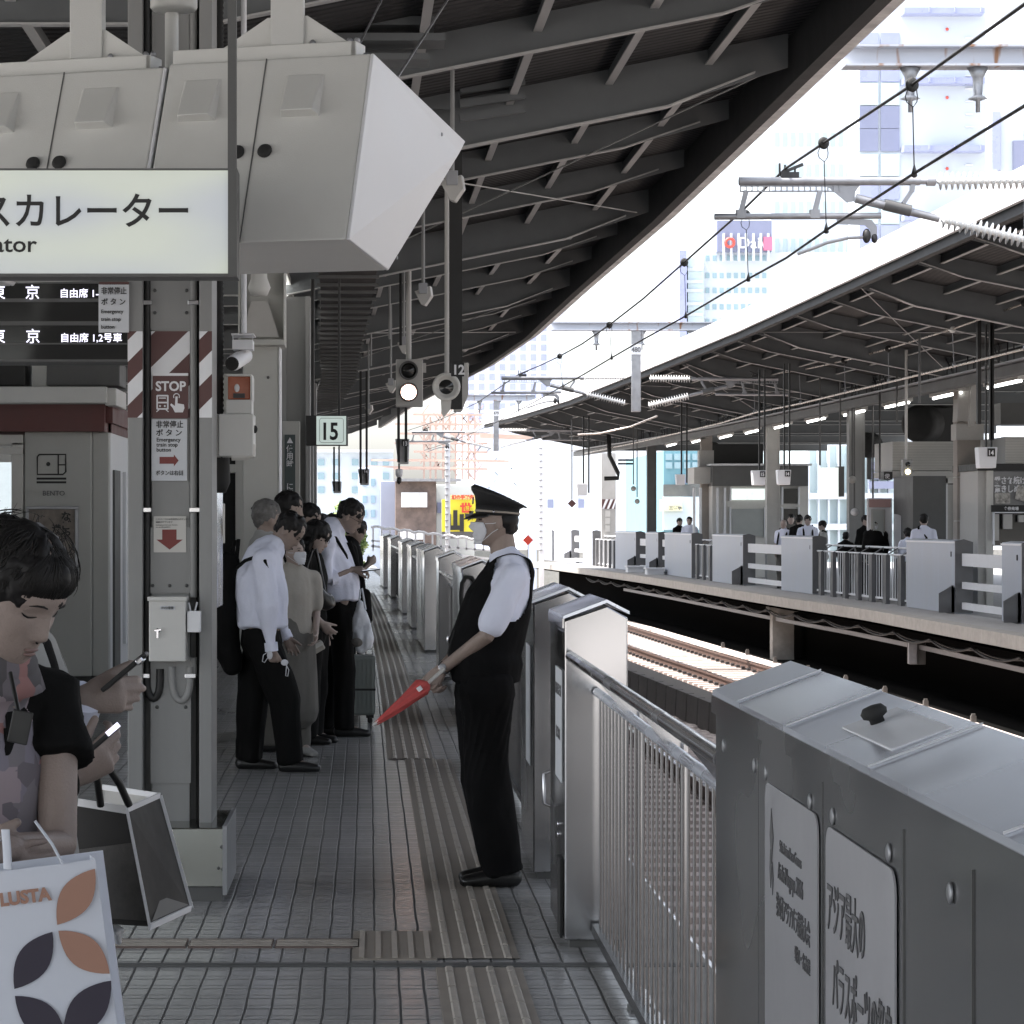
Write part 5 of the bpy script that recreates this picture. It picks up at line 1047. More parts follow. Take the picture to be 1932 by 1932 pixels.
# long beam with cable tray and tube lights under the opposite canopy
bx_ = lambda Y: eave_opp(Y)+3.75
lb_ = thing('longitudinal_beam', 'long dark beam with cable trays under the opposite canopy', 'beam', (bx_(40),40,4.1))
YL = [28,33,38,43,48,54,60,66,72,78,84,90,96]
def lbf(z0, z1, dx, wd): 
    def f(b):
        vs = []
        for y in YL: x = bx_(y)+dx; vs += [(x-wd,y,z0),(x+wd,y,z0),(x+wd,y,z1),(x-wd,y,z1)]
        b.add(vs, [(4*i+k,4*i+(k+1)%4,4*i+4+(k+1)%4,4*i+4+k) for i in range(len(YL)-1) for k in range(4)])
    return f
part('beam', M['steel_d'], lb_, lbf(3.98, 4.14, 0, .1)); part('tray', M['galv'], lb_, lbf(4.16, 4.19, -.05, .16))
def clutter(b):
    rnd = random.Random(5); y = 30
    while y < 92:
        x = bx_(y)-.1+rnd.uniform(-.08,.08); b.box(x-.01, x+.01, y-.01, y+.01, 4.2, 4.2+rnd.uniform(.1,.42))
        if rnd.random() < .35: b.bar((x,y,4.25), (x+rnd.uniform(-.05,.05), y+rnd.uniform(.3,.9), 4.55), .02, .02)
        y += rnd.uniform(.18,.5)
cl = part('cable_hangers', M['iron'], lb_, clutter); cl['kind'] = 'stuff'
for i in range(12):
    y = 37+i*4.1; x = bx_(y)+.75; lbv = 'lit fluorescent tube of the opposite platform, number %s counted from the right edge' % ('one','two','three','four','five','six','seven','eight','nine','ten','eleven','twelve')[i]
    hang_light(x, y, y+2.6, 4.02, lbv, 'lit tubes in a row on the opposite platform')
# hanging poles and monitors on the opposite side
def opair(u, v, Y, num, label, s=1.0):
    t = thing('hanging_monitor', label, 'monitor', P(u,v,Y), 'hanging monitors of the opposite platform')
    for d in (-5, 5): part('bar', M['black'], t, lambda b: b.box(ox(u+8+d-1.4,Y),ox(u+8+d+1.4,Y),Y,Y+.06,zv(v+6,Y),4.6))
    part('housing', M['cabinet_l'], t, lambda b: b.prism([P(u-14*s,v-14*s,Y-.05),P(u+12*s,v-14*s,Y-.05),P(u+10*s,v+14*s,Y-.05),P(u-12*s,v+14*s,Y-.05)][::-1], (0,-.25,0)), .01)
    if num: part('number_plate', M['black'], t, lambda b: plate(b, u+4*s, v-13*s, u+14*s, v-2*s, Y-.33, .02)); tx(num, 9*s, u+4.5*s, v-4*s, Y-.335, M['ink_w'], t, .85, .003)
    return t
opair(1430, 902, 52, '15', 'pale hanging monitor numbered 15 in front of the frosted kiosk'); opair(1477, 901, 50, '14', 'pale hanging monitor numbered 14 beside the monitor numbered 15'); opair(1858, 864, 40, '14', 'pale hanging monitor numbered 14 close to the right edge of the picture', 1.4)
opair(1283, 905, 66, '', 'pale unnumbered hanging monitor by the blue building', .7); opair(1098, 924, 75, '', 'pale hanging monitor over the end of the opposite platform', .8)
wsn = thing('window_sign', 'pale printed hanging panel with dark side between kiosks', 'sign', P(1565,915,54))
part('panel', wb, wsn, lambda b: plate(b, 1546, 882, 1582, 938, 54, .05)); part('side', M['steel_d'], wsn, lambda b: b.box(ox(1582,54),ox(1593,54),54,54.4,zv(937,54),zv(880,54))); part('bar', M['steel_d'], wsn, lambda b: b.box(ox(1584,54),ox(1587,54),54,54.05,zv(880,54),4.6))
fsg = thing('platform_signal', 'small far hanging signal with pale yellow lamp, before the louvred kiosk', 'signal', P(1712,900,46))
part('case', M['steel'], fsg, lambda b: b.box(ox(1703,46),ox(1721,46),46,46.12,zv(897,46),zv(867,46))); part('lamp_lens', mat('pale yellow lit lens', (.9,.85,.6), .3, 0, 0, emit=(1,.88,.55), es=2.5), fsg, lambda b: b.lathe([(.045,0),(.03,.01),(.001,.015)], P(1713,890,45.99), (0,-1,0), 16)); part('lamp_off', M['glass_dk'], fsg, lambda b: b.lathe([(.045,0),(.001,.01)], P(1713,876,45.99), (0,-1,0), 16)); part('drop_pole', M['steel_l'], fsg, lambda b: b.cyl((ox(1711,46),46.06,zv(867,46)), (ox(1711,46),46.06,4.6), .025))
for i, (u, v, Y, rot) in enumerate(((1079,950,78,1),(1195,922,80,0),(1202,946,80,0),(1608,905,55,0),(1612,966,55,2))):
    t = thing('hanging_marker', ('red diamond marker hanging on a long rod','grey round marker on a rod, upper of two','grey round marker on a rod, lower of two','round pale marker on a hanging rod by the grey column','white round fitting near the men with straps')[i], 'marker', P(u,v,Y), 'round and diamond markers on rods')
    if rot == 1: part('diamond', M['stripe_r'], t, lambda b: b.prism([P(u-8,v,Y),P(u,v+8,Y),P(u+8,v,Y),P(u,v-8,Y)], (0,.03,0)))
    else: part('disc', M['steel_l'] if rot == 0 else M['white'], t, lambda b: b.lathe([(.08,0),(.08,.03)], P(u,v,Y), (0,-1,0), 16))
    part('rod', M['steel_d'], t, lambda b: b.cyl((ox(u,Y),Y,zv(v-8,Y)), (ox(u,Y),Y,4.6), .018, n=8))
for i, (u, v, Y) in enumerate(((1547,878,54),(1647,950,56),(1692,800,50),(1660,905,52),(1735,760,42),(1720-60,870,52))): single('drop_rod', M['steel_d'], lambda b: b.cyl((ox(u,Y),Y,zv(v,Y)), (ox(u,Y),Y,4.6), .02, n=8), 'thin dark rod hanging under the opposite canopy, number %s of six' % ('one','two','three','four','five','six')[i], 'rod', group='rods under the opposite canopy')
for i, (u, v0_, v1_, w_) in enumerate(((1650,700,960,7),(1668,650,905,8),)): single('hanging_mast', M['black'], lambda b: b.box(ox(u+660-500-w_/2,40) if False else ox(1848+i*24-w_/2,40),ox(1848+i*24+w_/2,40),40,40.1,zv(800+i*30,40),4.9), ('left black hanging mast at the right side of the far canopy','right black hanging mast at the right side of the far canopy')[i], 'mast')
cf = thing('conduit_frame', 'bent black conduits on the first column head of the opposite platform', 'conduit', P(1160,900,86))
part('conduit', M['black'], cf, lambda b: b.tube([P(u,v,86) for u, v in ((1150,850),(1148,815),(1150,860),(1160,880),(1166,892),(1166,902),(1140,903))], .07, 8)); part('rack', M['black'], cf, lambda b: (b.bar(P(1166,868,86),P(1194,868,86),.06,.06), b.bar(P(1166,875,86),P(1194,875,86),.06,.06)))
# ================= buildings beyond =================
bw_ = mat('white building panels', (.50,.55,.60), .6, 0, .05, .2); bc = mat('pale cyan building glass', (.46,.56,.58), .35, 0, .1, .3); bl = mat('lavender blue glass', (.30,.33,.50), .3, 0, .15, .3); bt = mat('teal wall', (.13,.27,.32), .6, 0, .1, .3)
pl_w = mat('pale window glass', (.26,.37,.42), .25, 0, .1, .3); slat = mat('building slate blue', (.20,.22,.32), .5, 0, .1, .3)
def tower(name, label, u0, u1, v0, v1, Y, m, depth=20, cat='building'):
    t = thing(name, label, cat, P((u0+u1)/2, v1, Y)); part('wall', m, t, lambda b: b.box(ox(u0,Y),ox(u1,Y),Y,Y+depth,-2.3,zv(v0,Y)), .02); return t
def wins(t, us, vs, w_, h_, Y, m, name='window'):
    for v in vs:
        for u in us: part(name, m, t, lambda b: b.box(ox(u,Y),ox(u+w_,Y),Y-.08,Y+.02,zv(v+h_,Y),zv(v,Y)))
tw = tower('white_tower', 'tall white tower with square windows, glass stair strip and navy sign on top', 1322, 1600, 476, 984, 300, bw_, 6)
part('glass_strip', bc, tw, lambda b: b.box(ox(1296,300),ox(1326,300),299,320,-2,zv(488,300))); part('blue_fin', bl, tw, lambda b: b.box(ox(1278,300),ox(1292,300),298,325,-2,zv(476,300)))
for v in (505,528,545,570,590): part('spandrel', bw_, tw, lambda b: plate(b, 1295, v, 1326, v+6, 298.8, .3))
wins(tw, [1331+13.4*i for i in range(9)], [482,515,543,574,602], 7.5, 10, 300, pl_w)
part('sign_board', slat, tw, lambda b: plate(b, 1353, 416, 1456, 475, 299, 2)); tx('Daiw', 30, 1393, 468, 298.8, M['white'], tw, 1.0, .02)
part('sign_frame', bw_, tw, lambda b: [plate(b, 1364+14*i, 440, 1368+14*i, 492, 298.7, .3) for i in range(7)]); part('sign_ring', mat('red ring', (.6,.08,.06), .5, 0, 0), tw, lambda b: b.tube([P(1377+8*math.cos(R(a)), 458+8*math.sin(R(a)), 298.4) for a in range(0,361,30)], .18, 6)); part('sign_pink', mat('pink sign panel', (.6,.15,.25), .5, 0, 0), tw, lambda b: plate(b, 1441, 447, 1457, 472, 298.6, .3))
t2 = tower('grid_tower', 'very pale office tower with faint window grid behind the near cantilever', 1455, 1622, 120, 984, 310, bw_, 6)
wins(t2, [1462+15*i for i in range(10)], [250,310,380,450,520], 8, 26, 310, mat('faint window glass', (.36,.44,.46), .3, 0, .05, .3))
t3 = tower('glass_tower', 'office block with a dark glass stair strip and lavender ledges at the upper right', 1620, 1890, -60, 984, 220, bw_, 5)
for v, m_ in ((62,bl),(112,bl),(156,bc),(200,slat),(243,slat),(290,bc),(334,bl),(380,bc),(425,bl),(520,bc)):
    for u in (1622,1662): part('window', m_, t3, lambda b: plate(b, u, v, u+35, v+42, 219.8, .3))
for v in (14,146,274,404): part('ledge', bl, t3, lambda b: (plate(b, 1706, v, 1858, v+11, 218.6, 1.4), [plate(b, u, v-1, u+3, v+8, 218.4, .3) for u in (1753,1801,1850)]))
for v in (55,184,318): part('red_dot', mat('red ring', (.6,.08,.06)), t3, lambda b: b.lathe([(.14,0),(.1,.05)], P(1787,v,219.8), (0,-1,0), 12))
for k in range(12): part('vent_slot', M['cabinet_l'], t3, lambda b: plate(b, 1822, 70+k*24, 1836, 72+k*24, 219.8, .2))
t4 = tower('corner_building', 'building edge with blue vertical letters and a dark window at the right border', 1888, 2000, -60, 984, 200, bw_, 5)
part('window', slat, t4, lambda b: plate(b, 1912, 265, 1990, 330, 199.7, .4)); part('blue_panel', bl, t4, lambda b: plate(b, 1872, 210, 1888, 320, 199.6, 1.4))
for i, c in enumerate('NRM'): text(c, 26*200/F, P(1934+0, 190+i*26, 199.4), (0,0,-1), XR, bl, 'lettering', t4, bold=.02)
t5 = tower('blue_tower', 'pale tower with rows of lavender windows behind the near canopy edge', 880, 1068, 560, 984, 240, mat('pale lavender wall', (.55,.60,.74), .6, 0, .05, .2), 30)
wins(t5, [884+19.5*i for i in range(8)], [576+18.5*i for i in range(12)], 10.5, 12, 240, bl); part('side_strip', bw_, t5, lambda b: plate(b, 1046, 560, 1070, 984, 239.5, .6))
t6 = tower('white_hall', 'blank white hall with two tiny square windows behind the guard', 1012, 1345, 828, 1100, 160, mat('white hall cladding', (.66,.69,.74), .6, 0, .03, .2), 40)
for u in (1033,1091): part('window', slat, t6, lambda b: plate(b, u, 942, u+11, 958, 159.8, .3))
for u in (1062,1090,1118,1180,1250): part('cladding_joint', M['cabinet_l'], t6, lambda b: plate(b, u, 832, u+.8, 1040, 159.9, .1))
part('low_panel', mat('pale lavender wall', (.55,.6,.74)), t6, lambda b: (plate(b, 1192, 968, 1240, 992, 159.5, .5), plate(b, 1245, 968, 1312, 992, 159.5, .5)))
t7 = tower('blue_shop', 'blue and teal building with a pale yellow sign, seen between far columns', 1252, 1325, 850, 1100, 130, bt, 20)
wins(t7, [1256,1272,1290,1306], [856,872], 12, 12, 130, pl_w); part('grey_band', M['steel_d'], t7, lambda b: plate(b, 1252, 914, 1325, 936, 129.8, .3)); part('lower_wall', bw_, t7, lambda b: plate(b, 1252, 937, 1325, 1000, 129.7, .3))
part('window', slat, t7, lambda b: plate(b, 1287, 900, 1296, 912, 129.6, .3)); part('yellow_sign', mat('pale yellow sign', (.75,.70,.45), .6, 0, 0), t7, lambda b: plate(b, 1246, 943, 1287, 964, 129.4, .3)); tx('三郎亭', 7.5, 1262, 961, 129.3, M['ink_g'], t7, 1.1, .01)
t8 = tower('office_block', 'bright glazed office front seen between far columns beyond the opposite platform', 1520, 1700, 840, 1100, 110, mat('pale cyan building glass', (.42,.62,.66)), 20)
for k in range(9): part('mullion', bw_, t8, lambda b: plate(b, 1524+k*19, 840, 1528+k*19, 1050, 109.6, .3))
for v in (930,988): part('spandrel', bw_, t8, lambda b: plate(b, 1520, v, 1700, v+12, 109.5, .3))
for v in (872,890,908): part('dark_window', slat, t8, lambda b: plate(b, 1640, v, 1686, v+14, 109.4, .3))
t9 = tower('window_building', 'pale building with dark stacked windows between the first far columns', 1345, 1420, 846, 1100, 140, bw_, 20)
# low buildings beyond the end of the near platform
lb1 = tower('brown_building', 'speckled brown low building with a white window beyond the queue', 746, 823, 907, 1100, 110, mat('speckled brown render', (.15,.115,.10), .8, 0, .5, 3), 14)
part('window', M['white'], lb1, lambda b: plate(b, 757, 929, 806, 957, 109.8, .3)); part('window', M['white'], lb1, lambda b: plate(b, 755, 1002, 800, 1018, 109.8, .3)); part('window_bar', M['cabinet_l'], lb1, lambda b: [plate(b, u, 929, u+1, 957, 109.7, .2) for u in (773,790)]); part('parapet', M['galv'], lb1, lambda b: plate(b, 744, 903, 870, 908, 109.5, 1))
lb2 = tower('grey_blue_building', 'plain grey-blue wall left of the speckled brown building', 718, 746, 908, 1100, 112, mat('grey blue wall', (.30,.33,.42), .7, 0, .1, .5), 12)
lb3 = tower('pale_low_building', 'pale low building with a pipe right of the speckled brown one', 823, 895, 914, 1100, 114, mat('pale stained wall', (.55,.57,.54), .7, 0, .1, .5), 12); part('window', slat, lb3, lambda b: plate(b, 825, 948, 833, 968, 113.8, .3))
lb4 = tower('white_house', 'white low house with small windows right of the sunlit tree', 676, 722, 882, 1100, 120, bw_, 12); wins(lb4, [684,700], [903,935,962], 8, 14, 120, pl_w)
ys_ = thing('billboard', 'bright yellow billboard with red and black Japanese lettering behind the guard', 'billboard', P(870,1003,100))
yel = mat('yellow billboard', (.75,.68,.05), .6, 0, .05, 1)
part('board', yel, ys_, lambda b: plate(b, 834, 942, 905, 1003, 100, .3)); part('top_band', mat('pale yellow band', (.8,.72,.3), .6, 0, 0), ys_, lambda b: plate(b, 843, 934, 905, 941.5, 99.98, .3)); rd = mat('bright red letters', (.55,.05,.03), .6, 0, 0)
tx('幻の手羽先', 8.5, 852, 941, 99.9, rd, ys_, 1.0, .01); tx('世', 20, 868, 966, 99.9, rd, ys_, 1.1, .02); tx('山ち', 38, 842, 997, 99.9, M['ink'], ys_, .9, .06); part('dark_base', M['steel_d'], ys_, lambda b: plate(b, 834, 1003, 905, 1016, 100, .3))
lb5 = tower('pale_office', 'pale office block with small windows beyond the number 15 sign', 540, 742, 852, 1100, 138, bw_, 6); wins(lb5, [600,628,664,700,722], [866,892,918], 12, 12, 138, pl_w); part('cornice', M['cabinet_l'], lb5, lambda b: plate(b, 540, 848, 742, 853, 137.6, .5))
# rusty lattice masts and gantries
rust = mat('pale rust steel', (.52,.36,.30), .7, 0, .3, 1)
lat = thing('lattice_gantry', 'pale rust coloured lattice gantry structure beyond the end of the platform', 'gantry', P(860,900,130))
def lattice(b):
    rnd = random.Random(11)
    for u in (800,812,822,836,848,860,872,884,896): b.bar(P(u,775+rnd.uniform(0,20),130), P(u,905,130), .09, .09)
    for v in (782,800,818,836,852,868,884): b.bar(P(780+rnd.uniform(-40,10),v,130), P(920,v+1,130), .12, .10)
    for _ in range(90):
        u = rnd.uniform(790,900); v = rnd.uniform(778,895); s_ = rnd.choice((-1,1)); b.bar(P(u,v,130), P(u+12,v+s_*16,130), .06, .05)
part('lattice', rust, lat, lattice)
part('catwalk', rust, lat, lambda b: (b.bar(P(905,822,128), P(1005,826,128), .3, .22), b.bar(P(700,868,126), P(960,870,126), .1, .1), b.bar(P(690,880,126), P(900,884,126), .08, .08)))
lt2 = thing('scaffold_tower', 'pale blue grey scaffold-like tower of cross members behind the catenary', 'tower', P(950,900,150))
def latt2(b):
    rnd = random.Random(4)
    for u in (915,930,945,962,978,992): b.bar(P(u,840,150), P(u,1000,150), .1, .1)
    for v in range(845, 990, 9): b.bar(P(908,v,150), P(996,v+rnd.uniform(-1,1),150), .08, .08)
    for _ in range(30): u = rnd.uniform(912,970); v = rnd.uniform(845,960); b.bar(P(u,v,150), P(u+18,v+rnd.choice((-18,18)),150), .06, .06)
part('members', mat('pale grey members', (.55,.6,.66), .6), lt2, latt2)
for i, (u, w_, v0, Y, lb) in enumerate(((845,9,818,95,'white stepped pole in front of the yellow billboard'),(1022,9,838,100,'white stepped pole standing right behind the cap of the guard'),(1004,17,840,118,'broad pale post behind the stepped pole near the guard'))):
    t = thing('stepped_pole', lb, 'pole', P(u,1060,Y), 'tall pale poles beyond the platform end')
    part('shaft', M['white'] if i < 2 else mat('pale lavender wall', (.55,.6,.74)), t, lambda b: b.box(ox(u-w_/2,Y),ox(u+w_/2,Y),Y,Y+.2,-2.2,zv(v0,Y)))
    if i < 2: part('step_irons', M['galv'], t, lambda b: [b.box(ox(u-w_*.5,Y)-.02,ox(u+w_*.1,Y),Y-.06,Y,zv(v,Y)-.02,zv(v,Y)+.02) for v in range(v0+8, 1050, 12)])
# white railing by the end of the near platform
wr = thing('white_railing', 'white railing with curved top wire beyond the last barriers', 'railing', P(760,1030,90))
part('top_wire', M['white'], wr, lambda b: b.tube([P(700+i*9, 1010+i*1.1+(3 if i % 3 == 0 else 0)-18, 90) for i in range(24)], .05, 6)); part('rails', M['white'], wr, lambda b: (b.bar(P(700,1020,90), P(940,1040,90), .06, .06), b.bar(P(700,1030,90), P(940,1056,90), .06, .08)))
for i in range(14): u = 704+i*16; part('upright', M['white'], wr, lambda b: b.bar(P(u,1040,90), P(u,996+i*1.4,90), .06, .06))
sgd = thing('trackside_marker', 'red diamond marker with a cross on a thin post beyond the platform end', 'marker', P(996,1080,85))
part('diamond', rd, sgd, lambda b: b.prism([P(986,1019,85),P(996,1029,85),P(1006,1019,85),P(996,1009,85)], (0,.05,0))); part('post', M['galv'], sgd, lambda b: b.box(ox(995,85),ox(997,85),85.06,85.12,-1.5,zv(1026,85)))
# far low wall and blank setting behind the tracks
structure('embankment', M['concrete'], lambda b: b.box(-40, 60, 124, 126, -2.3, .3))
# tree beyond
def tree(label, base, hgt, rad, seed, n=2600):
    rnd = random.Random(seed); t = thing('tree', label, 'tree', base)
    bk = mat('tree bark', (.07,.055,.045), .9, 0, .2, 8)
    tr = MB(); tops = []
    tr.tube([base, base+Vector((.1,0,hgt*.35)), base+Vector((0,.1,hgt*.7))], [.22,.16,.07], 8)
    for i in range(9):
        a = rnd.uniform(0, 6.28); z = hgt*rnd.uniform(.3,.6); p = base+Vector((0,0,z)); q = p+Vector((math.cos(a)*rad*.7, math.sin(a)*rad*.7, hgt*rnd.uniform(.12,.34))); tr.tube([p, (p+q)/2+Vector((0,0,.3)), q], [.09,.06,.02], 6); tops.append(q)
    tr.build('trunk', bk, t)
    lv = [mat('leaf green', (.10,.16,.05), .6, 0, .3, 2), mat('leaf light green', (.25,.34,.12), .6, 0, .3, 2)]
    b = MB(); cl_ = [(q, rnd.uniform(.5,1.0)*rad*.5) for q in tops]+[(base+Vector((rnd.uniform(-1,1)*rad*.7, rnd.uniform(-1,1)*rad*.7, hgt*rnd.uniform(.35,.95))), rad*rnd.uniform(.25,.5)) for _ in range(16)]
    for _ in range(n):
        c, r_ = rnd.choice(cl_); d = Vector((rnd.gauss(0,1),rnd.gauss(0,1),rnd.gauss(0,1))).normalized(); p = c+d*r_*rnd.uniform(.5,1.05); s_ = rnd.uniform(.09,.2)
        ax = Vector((rnd.gauss(0,1),rnd.gauss(0,1),rnd.gauss(0,1))).normalized(); ay = ax.cross(d).normalized() if abs(ax.dot(d)) < .95 else ax.orthogonal().normalized()
        b.cm = rnd.random() < .4; b.add([p-ax*s_, p+ay*s_*.5, p+ax*s_, p-ay*s_*.5], [(0,1,2,3)])
    b.mi = [int(x) for x in b.mi]; b.build('crown', lv, t)
tree('bright sunlit green tree beyond the queue, right of the notice strip', Vector((ox(652,105),105,-2.2)), 5.0, .55, 3, 1800)
tree('darker green tree crown low behind the heads of the queue', Vector((ox(668,98),98,-2.2)), 3.9, .5, 5, 900)
# ================= people =================
HT = [(-.117,.045,.0,.016),(-.108,.071,-.02,.030),(-.092,.079,-.035,.046),(-.07,.081,-.058,.059),(-.05,.082,-.074,.066),(-.02,.083,-.09,.0725),(0,.083,-.096,.0745),(.03,.089,-.098,.076),(.06,.082,-.093,.071),(.09,.062,-.074,.056),(.105,.040,-.05,.040),(.114,.016,-.02,.018)]
def hrow(z):
    z = max(HT[0][0], min(HT[-1][0], z))
    for i in range(len(HT)-1):
        if HT[i][0] <= z <= HT[i+1][0]:
            t = (z-HT[i][0])/(HT[i+1][0]-HT[i][0]); return [lerp(HT[i][k], HT[i+1][k], t) for k in (1,2,3)]
def hsurf(th, z, off=0.):
    f, bk, w_ = hrow(z); c = (f+bk)/2; a = (f-bk)/2
    x = c+a*math.copysign(abs(math.cos(th))**.9, math.cos(th)); y = w_*math.copysign(abs(math.sin(th))**.9, math.sin(th))
    if x > 0:
        g_ = lambda v, m_, s_: math.exp(-((v-m_)/s_)**2)
        nz = 0 if z > .012 or z < -.056 else (.004+.019*max(0, min(1, (.010-z)/.045)) if z > -.040 else .023*max(0, (z+.056)/.016))
        x += nz*math.exp(-(y/(.010+.006*max(0, min(1, (-z)/.04))))**2)
        x += -.007*g_(z, -.002, .011)*(g_(y, .031, .014)+g_(y, -.031, .014)) + .003*g_(z, .018, .008)*g_(abs(y), .03, .02)
        x += (.0045*g_(z, -.0655, .0045)+.005*g_(z, -.077, .0055)-.003*g_(z, -.0712, .002))*g_(y, 0, .018) + .004*g_(z, -.103, .01)*g_(y, 0, .015)
        x += .003*g_(z, -.03, .02)*g_(abs(y), .045, .015)
    return Vector((x+off*math.cos(th), y+off*math.sin(th), z))
def head_prim(b, T, n=48):
    zs = [HT[0][0]+(HT[-1][0]-HT[0][0])*i/56 for i in range(57)]; o = []
    for z in zs:
        for k in range(n): o.append(T(hsurf(2*math.pi*k/n, z)))
    fs = [(i*n+k, i*n+(k+1)%n, (i+1)*n+(k+1)%n, (i+1)*n+k) for i in range(56) for k in range(n)]+[list(range(n))[::-1], list(range(56*n, 57*n))]
    b.add(o, fs, True)
def fuse(mb, name, m, parent, voxel=.012, smooth=4, wr=None, floor=False, clip=None, solid=0):
    me = mb.mesh(name, Vector((0,0,0))); o = bpy.data.objects.new('t', me); COL.objects.link(o)
    r = o.modifiers.new('r', 'REMESH'); r.mode = 'VOXEL'; r.voxel_size = voxel
    s_ = o.modifiers.new('s', 'SMOOTH'); s_.factor = .5; s_.iterations = smooth
    bpy.context.view_layer.update(); dg = bpy.context.evaluated_depsgraph_get(); m2 = bpy.data.meshes.new_from_object(o.evaluated_get(dg))
    bpy.data.objects.remove(o); bpy.data.meshes.remove(me)
    if wr:
        amp, sc, zs = wr; nn = [v.normal.copy() for v in m2.vertices]
        for v, nv in zip(m2.vertices, nn):
            p = v.co*sc; p = Vector((p.x, p.y, p.z*zs)); h = noise.noise(p)+.5*noise.noise(p*2.3); h = (abs(h)**.7)*(1 if h > 0 else -1); v.co += nv*amp*h
    org = ORG[parent] if parent else Vector((0,0,0))
    if clip:
        import bmesh
        bm = bmesh.new(); bm.from_mesh(m2); bmesh.ops.delete(bm, geom=[f for f in bm.faces if clip(f.calc_center_median())], context='FACES'); bm.to_mesh(m2); bm.free()
    for v in m2.vertices:
        if floor and v.co.z < .004: v.co.z = .004
        v.co -= org
    m2.polygons.foreach_set('use_smooth', [True]*len(m2.polygons)); m2.materials.clear(); m2.materials.append(m); m2.name = name; m2.update()
    o = bpy.data.objects.new(name, m2); COL.objects.link(o); o.parent = parent; ORG[o] = org
    if solid: md = o.modifiers.new('s', 'SOLIDIFY'); md.thickness = solid
    return o
def hand_prims(b, wrist, d, nrm, k=1., curl=(20,35,25), spread=4, side=1, thumb=(35,20), n=10):
    """d: wrist->fingers, nrm: out of the back of the hand, side=+1 thumb on the cross(nrm,d) side"""
    d = Vector(d).normalized(); nrm = (Vector(nrm)-d*d.dot(Vector(nrm))).normalized(); w_ = nrm.cross(d)*side
    L = .088*k; pc = wrist+d*L*.5
    b.limb([wrist-d*.01*k, wrist+d*.03*k, wrist+d*.075*k], [(.026*k,.021*k),(.036*k,.017*k),(.041*k,.014*k)], n+4, up=nrm)
    F_ = [(.030,.045,.026,.021,.0088),(.010,.050,.030,.022,.0090),(-.010,.046,.028,.021,.0086),(-.028,.036,.021,.018,.0076)]
    for i, (w0, a, c, e_, r) in enumerate(F_):
        p = wrist+d*(.080-.006*abs(i-1))*k+w_*w0*k; ang = 0; pts = [p-d*.025*k]; rr = [r*k*1.05]
        dd = (d+w_*math.tan(R(spread*(1.5-i)))).normalized(); pts.append(p); rr.append(r*k*1.04)
        for L_, cu in zip((a, c, e_), curl):
            ang += cu+(i*3 if cu else 0); q = (dd*math.cos(R(ang))-nrm*math.sin(R(ang))); p = p+q*L_*k; pts.append(p); r *= .93; rr.append(r*k)
        b.limb(pts, rr, n)
    p = wrist+d*.022*k+w_*.024*k; t = (d*math.cos(R(thumb[0]))+w_*math.sin(R(thumb[0]))-nrm*.35).normalized()
    q = p+t*.042*k; t2 = (t*math.cos(R(thumb[1]))+(d*.6-nrm*.5)*math.sin(R(thumb[1]))).normalized(); q2 = q+t2*.030*k; q3 = q2+(t2-nrm*.15).normalized()*.024*k
    b.limb([p, q, q2, q3], [.0145*k,.0115*k,.0105*k,.009*k], n)
DEF = dict(ankL=(0,.09,.075),ankR=(0,-.09,.075),kneL=(.015,.095,.47),kneR=(.015,-.095,.47),hipL=(0,.085,.88),hipR=(0,-.085,.88),pelvis=(0,0,.93),waist=(.005,0,1.07),chest=(0,0,1.27),shc=(-.01,0,1.40),neck=(-.01,0,1.46),head=(.02,0,1.60),
  shoL=(-.01,.175,1.385),shoR=(-.01,-.175,1.385),elbL=(-.02,.22,1.11),elbR=(-.02,-.22,1.11),wriL=(.04,.21,.87),wriR=(.04,-.21,.87),pitch=0,yaw=0)
